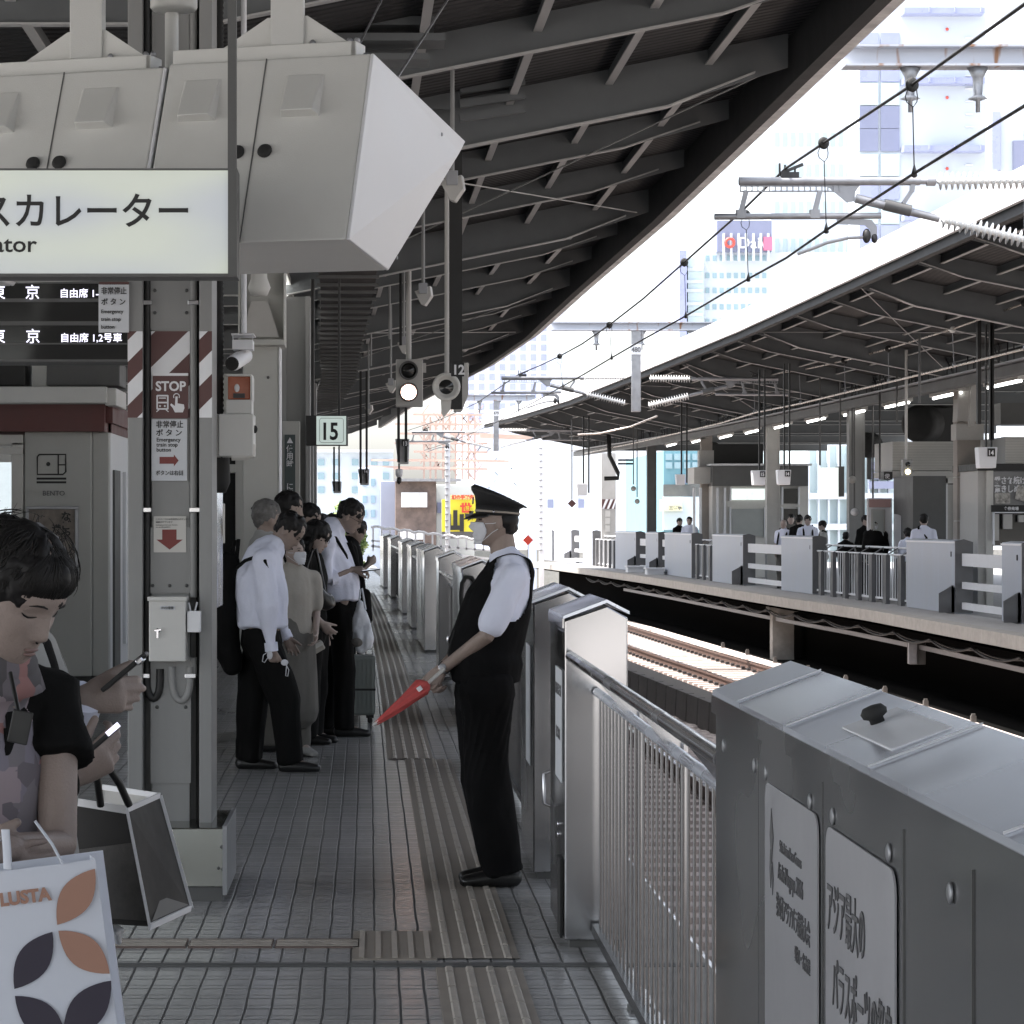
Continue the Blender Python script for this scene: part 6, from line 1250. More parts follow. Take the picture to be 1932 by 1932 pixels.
def person(label, X, Y, heading, pose={}, h=1.0, vox=.013, top=('shirt','shirt'), sleeve='short', legs='navy', hair='hair', style='short', skin='skin', female=False, hands=None, detail=True, group=None, shoes='leather', skirt=False, belly=0., wrk=.006, tops=1.0, lk=1.22, low=.0, armk=1.):
    p = dict(DEF); p.update(pose); hd = R(heading)
    root = thing('person', label, 'person', (X, Y, 0), group); B = Vector((X, Y, 0))
    f = Vector((math.cos(hd), math.sin(hd), 0)); l = Vector((-math.sin(hd), math.cos(hd), 0))
    W = lambda q: B+(f*q[0]+l*q[1]+ZU*q[2])*h
    J = {k: W(v) for k, v in p.items() if isinstance(v, tuple)}
    k = h; hp, hy = R(p['pitch']), R(p['yaw'])
    hf = f*math.cos(hy)+l*math.sin(hy); hl = -f*math.sin(hy)+l*math.cos(hy); hfw = hf*math.cos(hp)-ZU*math.sin(hp); hup = hf*math.sin(hp)+ZU*math.cos(hp)
    T = lambda q: J['head']+(hfw*q[0]+hl*q[1]+hup*q[2])*k*.98
    fem = .90 if female else 1.
    sp = [J['pelvis']-ZU*.05*k, J['pelvis']+ZU*.03*k, J['waist'], J['chest'], J['shc'], J['neck']]
    def torso(b, e=0., low=0.):
        pts = list(sp); 
        if e: pts = pts[1:]; pts[0] = pts[0]-ZU*low*k
        rd = [(.160,.108),(.158,.112+belly*.5),(.137*fem+belly*.2,.100+belly),(.160*fem,.112+belly*.3),(.150*fem,.085),(.052,.054)]
        b.limb(pts[:-1] if e else pts, [((a+e)*k, (c+e)*k) for a, c in (rd[1:5] if e else rd)], 20, up=f, c0=.12 if e else 1)
        if e: b.limb([J['shc'], J['neck']+ZU*.0], [((.15*fem+e)*k, (.085+e)*k), ((.058+e)*k, (.058+e)*k)], 18, up=f)
    b = MB(); head_prim(b, T)
    b.limb([J['neck']-ZU*.03*k, (J['neck']+T((-.02,0,-.06)))/2, T((-.022,0,-.05))], [(.058*k*fem,.060*k*fem),(.054*k*fem,.058*k*fem),(.052*k,.058*k)], 16, up=f)
    torso(b)
    for s_ in 'LR':
        b.limb([J['sho'+s_], J['elb'+s_], J['wri'+s_]], [.047*k*fem,.036*k*fem,.025*k*fem], 12); b.limb([J['shc'], J['sho'+s_]], [(.06*k,.06*k),(.046*k,.046*k)], 12)
        b.limb([J['hip'+s_], J['kne'+s_], J['ank'+s_]], [.078*k,.052*k,.036*k], 12); b.limb([J['ank'+s_], J['ank'+s_]+f*.12*k-ZU*.04*k], [.034*k,.026*k], 10)
        hs_ = (hands or {}).get(s_); wd = (J['wri'+s_]-J['elb'+s_]).normalized(); sd_ = l if s_ == 'L' else -l
        if hs_: hand_prims(b, J['wri'+s_]+Vector(hs_.get('off', (0,0,0))), hs_.get('d', wd), hs_.get('n', sd_), k*.98, hs_.get('curl', (25,35,25)), spread=hs_.get('spread', 2), side=hs_.get('side', 1 if s_ == 'L' else -1), thumb=hs_.get('thumb', (30,20)))
        else: hand_prims(b, J['wri'+s_], wd, sd_, k*.95, (18,25,18), side=(-1 if s_ == 'L' else 1)*(1 if wd.z < -.3 else 1))
    for sy in (-1, 1):
        b.ell(T((-.008, sy*.078, -.012)), .016*k, .010*k, .030*k, Matrix((hfw, hl, hup)).transposed().to_3x3() if True else None)
    body = fuse(b, 'body', M[skin], root, vox*.55 if detail else vox, 2)
    # clothing
    b = MB(); torso(b, .018+.03*(tops-1)*3, low)
    for s_ in 'LR':
        b.limb([J['shc']+(J['sho'+s_]-J['shc'])*.4, J['sho'+s_]], [(.075*k,.072*k),(.062*k*tops,.062*k*tops)], 12) if sleeve != 'none' else None
        if sleeve == 'long': b.limb([J['sho'+s_], J['elb'+s_], J['elb'+s_].lerp(J['wri'+s_], .93)], [.064*k*tops,.056*k*tops,.040*k], 14)
        elif sleeve == 'rolled': b.limb([J['sho'+s_], J['elb'+s_], J['elb'+s_].lerp(J['wri'+s_], .22)], [.068*k,.060*k,.054*k], 14)
        elif sleeve == 'short': b.limb([J['sho'+s_], J['sho'+s_].lerp(J['elb'+s_], .80)], [.066*k*tops,.060*k*tops], 14)
        elif sleeve == 'cap': b.limb([J['sho'+s_], J['sho'+s_].lerp(J['elb'+s_], .35)], [.062*k,.060*k], 14)
    shirt = fuse(b, 'shirt', M[top[0]], root, vox, 3, (wrk*1.5, 9, .5))
    if sleeve in ('long','rolled','short','cap') and detail:
        for s_ in 'LR':
            t_ = {'long':.93,'rolled':.20,'short':None,'cap':None}[sleeve]
            if t_: q = J['elb'+s_].lerp(J['wri'+s_], t_); dq = (J['wri'+s_]-J['elb'+s_]).normalized(); r_ = .043*k if sleeve == 'long' else .057*k; part('cuff', M[top[0]], shirt, lambda b: b.tube([q-dq*.025*k, q+dq*.03*k], r_, 18))
    if top[1] != 'none' and detail:
        cb_ = MB(); nk = J['neck']; ax = (T((-.02,0,-.06))-J['neck']).normalized()
        cb_.lathe([(.070*k,-.03*k),(.066*k,.0),(.058*k,.028*k),(.055*k,.026*k),(.060*k,-.03*k)], nk-ZU*.005, ax, 20); cb_.build('collar', M[top[1]], shirt)
    b = MB()
    if skirt:
        b.limb([J['waist']-ZU*.02*k, J['pelvis'], J['kneL'].lerp(J['kneR'], .5)-ZU*.12*k], [(.150*k,.115*k),(.185*k,.14*k),(.20*k,.15*k)], 20, up=f); fuse(b, 'skirt', M[legs], root, vox, 2, (.012, 9, .2))
        b = MB()
        for s_ in 'LR': b.limb([J['kne'+s_], J['ank'+s_]+ZU*.0], [.062*k,.050*k], 14)
        fuse(b, 'trousers', M['cloth_g'], root, vox, 2, (.006, 11, .5))
    else:
        b.limb([J['waist']-ZU*.04*k, J['pelvis'], J['pelvis']-ZU*.08*k], [(.138*k*fem+belly*.2,.104*k+belly*.6),(.165*k,.120*k+belly*.3),(.162*k,.122*k*lk**.5)], 20, up=f)
        for s_ in 'LR': b.limb([J['hip'+s_], J['kne'+s_], J['ank'+s_]-ZU*.01*k], [.094*k*lk,.078*k*lk,.068*k*lk], 16, c1=.15)
        fuse(b, 'trousers', M[legs], root, vox, 2, (.014, 8, .35))
    for s_ in 'LR':
        b = MB(); a = J['ank'+s_]; g_ = Vector((a.x, a.y, 0)); b.limb([g_-f*.05*k+ZU*.045*k, g_+f*.06*k+ZU*.04*k, g_+f*.17*k+ZU*.028*k], [(.036*k,.045*k),(.046*k,.04*k),(.038*k,.026*k)], 16, up=ZU)
        fuse(b, 'shoe', M[shoes], root, min(vox, .01), 1, floor=True)
    # hair
    b = MB(); M3 = Matrix((hfw, hl, hup)).transposed().to_3x3()
    if style == 'short':
        b.ell(T((-.020,0,.036)), .103*k, .085*k, .094*k, M3, 24, 16); b.ell(T((-.062,0,-.015)), .046*k, .062*k, .055*k, M3)
    elif style == 'none': pass
    elif style == 'bald': b.ell(T((-.06,0,.0)), .05*k, .078*k, .05*k, M3)
    elif style == 'long':
        b.ell(T((-.018,0,.034)), .108*k, .090*k, .098*k, M3, 24, 16); b.limb([T((-.055,0,.02)), T((-.065,0,-.08)), T((-.06,0,-.2))], [(.085*k,.05*k),(.09*k,.045*k),(.07*k,.03*k)], 16, up=f)
        for sy in (-1,1): b.limb([T((0,sy*.078,.03)), T((-.005,sy*.085,-.08)), T((.0,sy*.075,-.17))], [(.03*k,.018*k),(.034*k,.018*k),(.02*k,.012*k)], 10, up=f)
    elif style == 'bob':
        b.ell(T((-.018,0,.030)), .110*k, .094*k, .100*k, M3, 24, 16); b.ell(T((-.045,0,-.03)), .075*k, .092*k, .065*k, M3)
    if style == 'capped': (b.ell(T((-.030,0,.002)), .075*k, .0805*k, .056*k, M3, 20, 12), b.ell(T((-.050,0,-.030)), .052*k, .066*k, .042*k, M3, 20, 12))
    hob = fuse(b, 'hair', M[hair], root, vox*.7, 1, (.010 if style != 'capped' else .004, 26, .9)) if b.v else None
    if detail:
        for sy in (-1, 1):
            part('eyebrow', M['hair'], body, lambda b: b.tube([T(hsurf(math.asin(min(.98, yy/.078))*sy, .020-abs(yy-.03)*.15, .001)) for yy in (.014,.025,.036,.046)], [.0018*k,.0026*k,.0024*k,.001*k], 6))
            part('eye', M['hair'], body, lambda b: b.ell(T((.0765, sy*.031, .0)), .005*k, .013*k, .0035*k, M3, 12, 8))
        part('lips', M['lips'], body, lambda b: b.ell(T((.0815, 0, -.0715)), .005*k, .021*k, .006*k, M3, 14, 8))
    return root, J, T, M3, k, f, l, body, shirt
def mask_part(root, T, m='maskc'):
    b = MB(); n_, m_ = 22, 16; vs = []
    for j in range(m_+1):
        z = lerp(-.112, -.012, j/m_)
        for i in range(n_+1):
            t = lerp(-1.12, 1.12, i/n_); q = hsurf(t*(.72+.28*math.sin(math.pi*j/m_)), max(z, -.100), 0)
            bul = .012*math.cos(t*1.2)+.004; pl = .0018*math.sin(j*2.1); q.z = z; q += Vector((math.cos(t)*(bul+pl), math.sin(t)*(bul*.4+.002), 0)); vs.append(T(q))
    b.add(vs, [(j*(n_+1)+i, j*(n_+1)+i+1, (j+1)*(n_+1)+i+1, (j+1)*(n_+1)+i) for j in range(m_) for i in range(n_)], True)
    o = b.build('face_mask', M[m], root); o.modifiers.new('s', 'SOLIDIFY').thickness = .0015
    for sy in (-1, 1):
        for z in (-.018, -.098): part('ear_loop', M[m], o, lambda b: b.tube([T(hsurf(sy*.98, z, .012)), T((.02, sy*.079, (z-.012)/2)), T((-.018, sy*.080, -.005 if z > -.05 else -.03))], .0016, 6))
    return o
# ---- the guard ----
gpose = dict(ankL=(-.012,.055,.075),ankR=(-.02,-.10,.075),kneL=(.065,.06,.47),kneR=(.06,-.09,.47),hipL=(.06,.085,.88),hipR=(.06,-.085,.88),pelvis=(.06,0,.93),waist=(.065,0,1.06),chest=(0,0,1.26),shc=(-.045,0,1.39),neck=(-.03,0,1.45),head=(.015,0,1.625),
  shoL=(-.05,.17,1.375),shoR=(-.05,-.17,1.375),elbL=(.075,.20,1.12),elbR=(.08,-.19,1.12),wriL=(.262,.06,.965),wriR=(.27,-.02,.95),pitch=-3,yaw=0)
gr_, J, T, M3, k, f, l, body, shirt = person('uniformed guard in profile with peaked cap, white mask, dark vest, holding a furled red flag', .535, 11.8, 183, gpose, 1.0, .009, ('shirt','shirt'), 'short', 'navy', belly=.03, lk=1.36, low=-.10, style='capped', hands={'L':dict(d=(-.55,.1,-.83),n=(-.3,-1,.1),curl=(45,55,35),side=-1,thumb=(25,40)),'R':dict(d=(-.3,-.4,-.85),n=(-.5,.8,0),curl=(45,50,35),side=1,thumb=(25,35))})
b = MB()
b.limb([J['pelvis']-ZU*.02, J['pelvis']+ZU*.05, J['waist'], J['chest'], J['shc']-ZU*.01], [(.186,.150),(.188,.166),(.178,.166),(.190,.152),(.156,.118)], 24, up=f, c0=.12)
for s_ in (1,-1): b.limb([J['shc']+l*s_*.06+ZU*.0, J['shc']+l*s_*.10+ZU*.035], [(.09,.11),(.055,.10)], 14, up=f)
def vclip(c):
    q = c-J['shc']; lat = abs(q.dot(l)); return ((q.dot(f)-.0)/.088)**2+((q.z+.04)/.17)**2 < 1 and lat > .10 or (q.z > .05 and lat < .065)
vest = fuse(b, 'vest', M['navy'], gr_, .008, 4, (.004, 12, .4), clip=vclip, solid=.004)
mask_part(gr_, T)
cap = thing('peaked_cap', 'black peaked uniform cap with pale braid worn by the guard', 'cap', T((0,0,.1)))
def ring(cx, a, w_, z, tilt=0., n=36): return [T((cx+a*math.cos(2*math.pi*i/n), w_*math.sin(2*math.pi*i/n), z+tilt*math.cos(2*math.pi*i/n))) for i in range(n)]
def rings(b, rs, n=36):
    vs = [q for r_ in rs for q in r_]; b.add(vs, [(i*n+k_, i*n+(k_+1)%n, (i+1)*n+(k_+1)%n, (i+1)*n+k_) for i in range(len(rs)-1) for k_ in range(n)]+[list(range(n))[::-1], list(range((len(rs)-1)*n, len(rs)*n))], True)
capm = mat('black cap cloth', (.010,.010,.011), .7, 0, .2, 8, .1, 90)
part('crown', capm, cap, lambda b: rings(b, [ring(-.006,.101,.083,.062,.006), ring(-.010,.112,.095,.085,.022), ring(-.012,.131,.122,.098,.036), ring(-.010,.131,.122,.106,.041), ring(-.008,.115,.108,.118,.042), ring(-.004,.05,.05,.124,.018)]))
part('band', capm, cap, lambda b: rings(b, [ring(-.006,.099,.081,.022,-.002), ring(-.006,.102,.084,.064,.006)]))
part('braid', mat('pale braid', (.33,.29,.25), .5, 0, .1), cap, lambda b: rings(b, [ring(-.006,.1035,.0855,.034,.002), ring(-.006,.1035,.0855,.043,.003)]))
part('button', M['chrome'], cap, lambda b: b.ell(T((.02,.0875,.038)), .006, .006, .006)); part('badge', M['galv'], cap, lambda b: b.prism([T((.105,y_,z_)) for y_, z_ in ((-.012,.075),(0,.068),(.012,.075),(.008,.09),(0,.10),(-.008,.09))], (hf_ := (T((1,0,0))-T((0,0,0))).normalized()*.006)))
def visor(b):
    vs = []; n_ = 18
    for j in range(5):
        for i in range(n_+1): t = lerp(-1.15, 1.15, i/n_); e_ = j/4*.052*math.cos(t*1.2); vs.append(T((-.006+.100*math.cos(t)+e_, .083*math.sin(t)*(1+j*.02), .030-.030*j/4*math.cos(t)-.004)))
    b.add(vs, [(j*(n_+1)+i, j*(n_+1)+i+1, (j+1)*(n_+1)+i+1, (j+1)*(n_+1)+i) for j in range(4) for i in range(n_)], True)
o = part('visor', M['leather'], cap, visor); o.modifiers.new('s','SOLIDIFY').thickness = .004
wtc = thing('wrist_watch', 'silver wrist watch on the near wrist of the guard', 'watch', J['wriL']); wa = (J['wriL']-J['elbL']).normalized(); wp = J['wriL']-wa*.015
part('strap', M['chrome'], wtc, lambda b: b.tube([wp-wa*.008, wp+wa*.008], .0300, 20)); part('watch_face', M['galv'], wtc, lambda b: b.lathe([(.016,0),(.016,.009),(.013,.011)], wp+Vector((-.006,-.026,.004)), (-.15,-1,.1), 18))
lan = thing('waist_keys', 'small bright key holder and strap at the belt of the guard', 'keys', J['waist']); part('strap', M['rubber'], lan, lambda b: b.tube([J['waist']+Vector((-.135,-.06,.08)), J['waist']+Vector((-.165,-.07,-.02)), J['waist']+Vector((-.15,-.08,-.08))], .004, 6)); part('clip', M['chrome'], lan, lambda b: (b.ell(J['waist']+Vector((-.165,-.07,.04)), .006, .004, .016), b.ell(J['waist']+Vector((-.16,-.08,-.07)), .010, .006, .014)))
gl = thing('white_gloves', 'pair of white gloves clipped behind the back of the guard', 'gloves', P(968,1190,11.9)); 
for i, pts in enumerate((((970,1172),(966,1190),(961,1214),(964,1218)), ((972,1172),(974,1192),(977,1215)), ((972,1172),(981,1190),(985,1212)))): part('finger', M['white'], gl, lambda b: b.tube([P(u,v,11.95) for u, v in pts], [.006,.009,.008,.004][:len(pts)], 8))
part('clip', M['steel_d'], gl, lambda b: b.ell(P(971,1170,11.95), .010,.01,.016))
flag = thing('signal_flag', 'furled bright red signal flag held low in front of the guard', 'flag', P(800,1290,11.55))
redc = mat('red flag cloth', (.50,.075,.07), .6, 0, .3, 9, .2, 60)
def furl(b):
    A, Z = P(806,1290,11.55), P(708,1366,11.45); ax = (A-Z); n_, m_ = 30, 26; s1, s2_ = frame_from(ax); vs = []
    for j in range(m_+1):
        t = j/m_; r0 = lerp(.009, .046, t**.8)*(1 if t < .93 else lerp(1, .45, (t-.93)/.07))
        for i in range(n_):
            a_ = 2*math.pi*i/n_; r_ = r0*(1+.16*math.sin(a_*5+t*3.5)+.08*math.sin(a_*3-t*5)); vs.append(Z+ax*t+s1*math.cos(a_)*r_+s2_*math.sin(a_)*r_*.8)
    b.add(vs, [(j*n_+i, j*n_+(i+1)%n_, (j+1)*n_+(i+1)%n_, (j+1)*n_+i) for j in range(m_) for i in range(n_)]+[list(range(n_))[::-1], list(range(m_*n_, (m_+1)*n_))], True)
part('cloth', redc, flag, furl); part('stick', M['offwhite'], flag, lambda b: b.tube([P(704,1369,11.44), P(806,1290,11.56), P(838,1262,11.6)], [.007,.008,.009], 10)); part('tie', M['white'], flag, lambda b: b.tube([P(789,1296,11.49), P(794,1303,11.49)], [.012,.012], 10))
# ---- man with backpack ----
mp = dict(ankL=(-.20,.10,.075),ankR=(.085,-.10,.075),kneL=(-.165,.10,.46),kneR=(.05,-.10,.46),hipL=(-.105,.085,.86),hipR=(-.10,-.085,.86),pelvis=(-.105,0,.91),waist=(-.105,0,1.04),chest=(-.115,0,1.25),shc=(-.09,0,1.375),neck=(-.045,0,1.43),head=(.075,0,1.555),
  shoL=(-.09,.17,1.36),shoR=(-.09,-.17,1.36),elbL=(-.06,.20,1.09),elbR=(-.055,-.215,1.075),wriL=(.05,.15,.86),wriR=(-.035,-.20,.80),pitch=42,yaw=-8)
mr, J, T, M3, k, f, l, body, shirt = person('man bowing his head, white long sleeved shirt, dark trousers, black backpack, beside the column', -.655, 17.2, 0, mp, 1.0, .011, ('shirt','shirt'), 'long', 'cloth_k', tops=1.3, belly=.03, wrk=.009, lk=1.3, hands={'R':dict(curl=(50,60,40),n=(0,-1,0),side=1)})
bp = thing('backpack', 'large black backpack hanging on the bowing man', 'bag', P(425,1150,17.1))
b = MB(); b.limb([P(434,1060,17.2), P(420,1120,17.2), P(421,1200,17.2), P(436,1252,17.2)], [(.08,.07),(.16,.10),(.165,.115),(.11,.075)], 18, up=f); fuse(b, 'pack', M['cloth_k'], bp, .014, 3, (.012, 7, .6))
part('shoulder_strap', M['cloth_k'], bp, lambda b: b.tube([P(446,1072,17.02), P(462,1058,17.0), P(484,1050,17.0), P(500,1058,16.95), P(508,1078,16.97)], .012, 8)); part('loose_strap', M['cloth_k'], bp, lambda b: b.box(P(448,0,17).x, P(452,0,17).x, 17.0, 17.01, P(0,1302,17).z, P(0,1270,17).z)); part('top_handle', M['cloth_k'], bp, lambda b: b.tube([P(430,1068,17.2), P(444,1020,17.25), P(450,1018,17.2), P(446,1062,17.2)], .013, 8))
hm = thing('held_mask', 'white face mask with dangling loops in the hand of the bowing man', 'mask', P(520,1245,17)); part('cloth', M['maskc'], hm, lambda b: (b.ell(P(509,1236,16.95), .018, .008, .028), b.ell(P(537,1250,16.95), .024, .008, .020)))
part('ear_loop', M['maskc'], hm, lambda b: b.tube([P(u,v,16.93) for u, v in ((505,1230),(497,1236),(495,1248),(499,1250),(506,1240))], .003, 6)); part('ear_loop', M['maskc'], hm, lambda b: b.tube([P(u,v,16.93) for u, v in ((540,1254),(545,1264),(543,1276),(539,1275),(540,1262),(541,1254))], .003, 6))
# ---- tall man with a phone ----
tp = dict(ankL=(-.165,.09,.075),ankR=(.0,-.09,.075),kneL=(-.11,.09,.50),kneR=(.0,-.09,.50),hipL=(-.03,.085,.93),hipR=(-.03,-.085,.93),pelvis=(-.025,0,.98),waist=(-.03,0,1.10),chest=(-.11,0,1.32),shc=(-.13,0,1.46),neck=(-.09,0,1.52),head=(.045,0,1.625),
  shoL=(-.13,.18,1.44),shoR=(-.135,-.18,1.44),elbL=(-.05,.22,1.16),elbR=(-.13,-.21,1.165),wriL=(.10,.14,1.08),wriR=(.05,-.12,1.235),pitch=30,yaw=-15)
tr_, J, T, M3, k, f, l, body, shirt = person('tall man with glasses, rolled white sleeves and dark trousers, reading a phone', -.255, 20, 0, tp, 1.02, .011, ('shirt','shirt'), 'rolled', 'cloth_k', wrk=.009, tops=1.25, belly=.02, lk=1.08, hands={'R':dict(d=(1,.1,.05),n=(0,-.5,.85),curl=(30,40,30),side=-1),'L':dict(d=(.4,0,-.9),curl=(60,60,40),n=(0,.6,.6))})
for sy in (-1,1): part('glasses', M['black'], tr_, lambda b: (b.tube([T((.088,sy*.031+.021*math.cos(R(a)),-.002+.016*math.sin(R(a)))) for a in range(0,361,30)], .0018, 6), b.tube([T((.086,sy*.052,.002)), T((.0,sy*.079,.004))], .0018, 6)))
ph = thing('mobile_phone', 'dark phone in the hand of the tall man', 'phone', P(700,1075,19.85)); part('case', M['black'], ph, lambda b: b.obox(P(699,1076,19.86), (.98,.1,.12), (-.1,1,0), (-.12,0,.98), .14, .072, .009), .003); part('screen', mat('lit phone screen', (.5,.5,.5), .3, 0, 0, emit=(.8,.85,1), es=.3), ph, lambda b: b.obox(P(699,1074.6,19.86), (.98,.1,.12), (-.1,1,0), (-.12,0,.98), .13, .066, .001))
part('camera_lens', M['glass_dk'], ph, lambda b: b.ell(P(708,1077.5,19.86), .006,.006,.003)) 
bb = thing('crossbody_bag', 'black crossbody bag strap and pouch on the tall man', 'bag', J['chest']); part('strap', M['cloth_k'], bb, lambda b: (b.tube([J['shoR']+Vector((-.03,.02,.05)), J['shoR']+Vector((.07,.0,.03)), J['chest']+Vector((.12,-.12,.02)), J['chest']+Vector((.14,-.09,-.1))], .012, 8), b.tube([J['chest']+Vector((.14,-.05,.12)), J['waist']+Vector((.16,-.06,.05)), J['pelvis']+Vector((.17,-.08,.0))], .022, 8)))
part('pouch', M['cloth_k'], bb, lambda b: b.limb([J['pelvis']+Vector((.16,-.06,.08)), J['pelvis']+Vector((.165,-.06,-.12))], [(.04,.06),(.045,.07)], 14))
tie = part('necktie', M['black'], tr_, lambda b: b.tube([J['neck']+Vector((.055,-.02,-.02)), J['chest']+Vector((.15,-.02,.02)), J['waist']+Vector((.12,-.01,.05))], [.010,.020,.026], 8, flat=.4))
pbm = mat('thin white plastic', (.62,.65,.70), .35, 0, .15, 8, .4, 30)
pbag = thing('plastic_bag', 'translucent white plastic bag with food hanging from a hand', 'bag', P(683,1225,19.6))
b = MB(); b.limb([P(681,1140,19.7), P(681,1170,19.7), P(684,1205,19.7), P(685,1218,19.7)], [(.025,.02),(.06,.035),(.085,.06),(.07,.055)], 16, up=(0,1,0)); fuse(b, 'bag_film', pbm, pbag, .011, 1, (.016, 14, .35)); part('handle', pbm, pbag, lambda b: (b.tube([P(676,1150,19.7),P(680,1112,19.75),P(683,1110,19.75),P(690,1150,19.7)], .007, 8)))
part('contents', M['cloth_g'], pbag, lambda b: b.ell(P(673,1212,19.65), .045,.03,.035))
sc_ = thing('suitcase', 'grey green hard shell suitcase with ribs standing by the tall man', 'suitcase', P(682,1365,21.3))
sm_ = mat('grey green suitcase shell', (.17,.19,.18), .45, 0, .08, 6); ss = lambda u: (u-U0)*21.3/F
part('shell', sm_, sc_, lambda b: b.box(ss(640),ss(708),21.3,21.55,zv(1350,21.3),zv(1237,21.3)), .022); part('belt_line', M['black'], sc_, lambda b: b.box(ss(640)-.003,ss(708)+.003,21.295,21.555,zv(1303,21.3),zv(1299,21.3)))
for u in (652,660,668,676,684,692,700): part('rib', sm_, sc_, lambda b: (b.box(ss(u),ss(u)+.012,21.292,21.3,zv(1342,21.3),zv(1305,21.3)), b.box(ss(u),ss(u)+.012,21.292,21.3,zv(1297,21.3),zv(1244,21.3))))
for u in (650,698): part('wheel', M['rubber'], sc_, lambda b: b.lathe([(.022,-.02),(.028,-.015),(.028,.015),(.022,.02)], (ss(u),21.34,.028), (1,0,0), 14)); part('wheel_mount', M['black'], sc_, lambda b: b.box(ss(u)-.03,ss(u)+.03,21.32,21.4,.04,.075))
part('pull_handle', M['chrome'], sc_, lambda b: (b.cyl((ss(672),21.45,zv(1237,21.3)), (ss(672),21.45,zv(1215,21.3)), .008), b.cyl((ss(690),21.45,zv(1237,21.3)), (ss(690),21.45,zv(1215,21.3)), .008), b.bar((ss(670),21.45,zv(1215,21.3)), (ss(692),21.45,zv(1215,21.3)), .02,.02)))
# ---- others in the queue ----
person('grey haired man standing just behind the bowing man, head turned away', -.80, 18.7, 20, {}, 1.03, .013, ('shirt_g','shirt_g'), 'long', 'cloth_g', hair='hair_g', detail=False)
wr_, J, T, M3, k, f, l, body, shirt = person('short woman in a white mask and cream blouse with long grey skirt', -.59, 18.3, -62, dict(elbL=(.02,.19,1.12),wriL=(.15,.12,.96),pitch=-4,yaw=20), .885, .012, ('cream','none'), 'short', 'cloth_g', style='short', skin='skin_l', female=True, skirt=True, shoes='shirt_g'); mask_part(wr_, T, 'maskc')
wr_, J, T, M3, k, f, l, body, shirt = person('long haired woman with glasses in dark clothes carrying a black shoulder bag', -.50, 19.3, -15, dict(pitch=26,elbR=(.0,-.21,1.10),wriR=(.13,-.14,.93),head=(.06,0,1.58)), .955, .012, ('cloth_k','none'), 'short', 'cloth_k', style='long', skin='skin_l', female=True)
for sy in (-1,1): part('glasses', M['black'], wr_, lambda b: b.tube([T((.088,sy*.031+.021*math.cos(R(a)),-.002+.016*math.sin(R(a)))) for a in range(0,361,30)], .0016, 6))
sb = thing('shoulder_bag', 'slouching black leather shoulder bag on the long haired woman', 'bag', P(597,1120,18.9)); b = MB(); b.limb([P(570,1096,18.95), P(592,1115,18.9), P(616,1136,18.95)], [(.05,.05),(.075,.08),(.06,.06)], 16); fuse(b, 'pouch', M['leather'], sb, .012, 2, (.018, 8, .8)); part('strap', M['leather'], sb, lambda b: b.tube([P(572,1092,18.95),P(588,1040,19.0),P(596,1035,19.1),P(614,1120,18.95)], .011, 8))
wp_ = thing('white_pouch', 'pale rectangular pouch held low by the long haired woman', 'pouch', P(597,1222,18.9)); part('pouch_body', M['cream'], wp_, lambda b: b.obox(P(597,1222,18.9), (.86,0,.5), (0,1,0), (-.5,0,.86), .11, .03, .075), .01); part('flap', M['offwhite'], wp_, lambda b: b.obox(P(597,1219,18.88), (.86,0,.5), (0,1,0), (-.5,0,.86), .105, .012, .03), .004)
person('person in a black shirt farther down the queue, forearms raised to a phone', -.27, 25, 5, dict(pitch=30,head=(.06,0,1.56),elbR=(.03,-.2,1.12),wriR=(.17,-.1,1.24),elbL=(.03,.2,1.12),wriL=(.17,.08,1.24)), .98, .014, ('cloth_k','none'), 'short', 'cloth_k', detail=False)
for i, (u, Y, hh, lb) in enumerate(((542,19.6,1.07,'tall dark haired man half hidden by the grey haired man, near the green notice'),(581,23,1.03,'dark haired person standing under the green notice strip'),(603,26,.98,'dark haired person in the queue between the notice and the tall man'),(624,28,.985,'dark haired person right behind the tall man reading a phone'),(560,33,1.0,'distant person in dark clothes beyond the queue by the column'))):
    person(lb, (u-U0)*Y/F, Y, (10,-20,30,0,90)[i], dict(pitch=(5,20,25,25,0)[i]), hh, .015, ('cloth_k' if i != 1 else 'shirt_g','none'), 'short', 'cloth_k', detail=False, group='people far down the queue')
# ---- people on the opposite platform ----
OP = [(1479,989,'shirt','bald','cloth_g',-120,'balding man in white shirt with crossed straps, left in the far group',1.0),(1492,980,'cloth_g','short','cloth_k',-90,'person behind the balding man across the tracks',1.02),(1508,981,'cloth_k','short','cloth_k',60,'person in black seen from behind, between two men across the tracks',1.02),(1524,982,'shirt','short','cloth_k',-95,'man in white shirt with black backpack straps facing us across the tracks',1.02),(1552,992,'shirt_g','short','cloth_g',-190,'person in grey hooded top with a backpack, facing left across the tracks',.97),(1596,1012,'cloth_k','bob','cloth_k',60,'dark haired head just above the far railing with a black bag',.86),
      (1652,990,'cloth_k','long','cloth_k',-95,'woman in loose black coat and white mask across the tracks',1.0),(1633,983,'cloth_k','short','cloth_k',-60,'dark figure partly behind the woman in the black coat',1.0),(1713,1006,'shirt','bob','cloth_g',110,'girl with bobbed black hair and white top across the tracks',.90),(1743,982,'shirt','short','cloth_k',80,'man in white shirt seen from behind with a diagonal black strap',1.02),(1282,985,'cloth_k','short','cloth_k',-60,'tiny dark clothed person left of the tiled far column',1.0),(1301,983,'shirt','short','cloth_k',-110,'tiny white shirted person beside the dark one near the tiled column',1.02)]
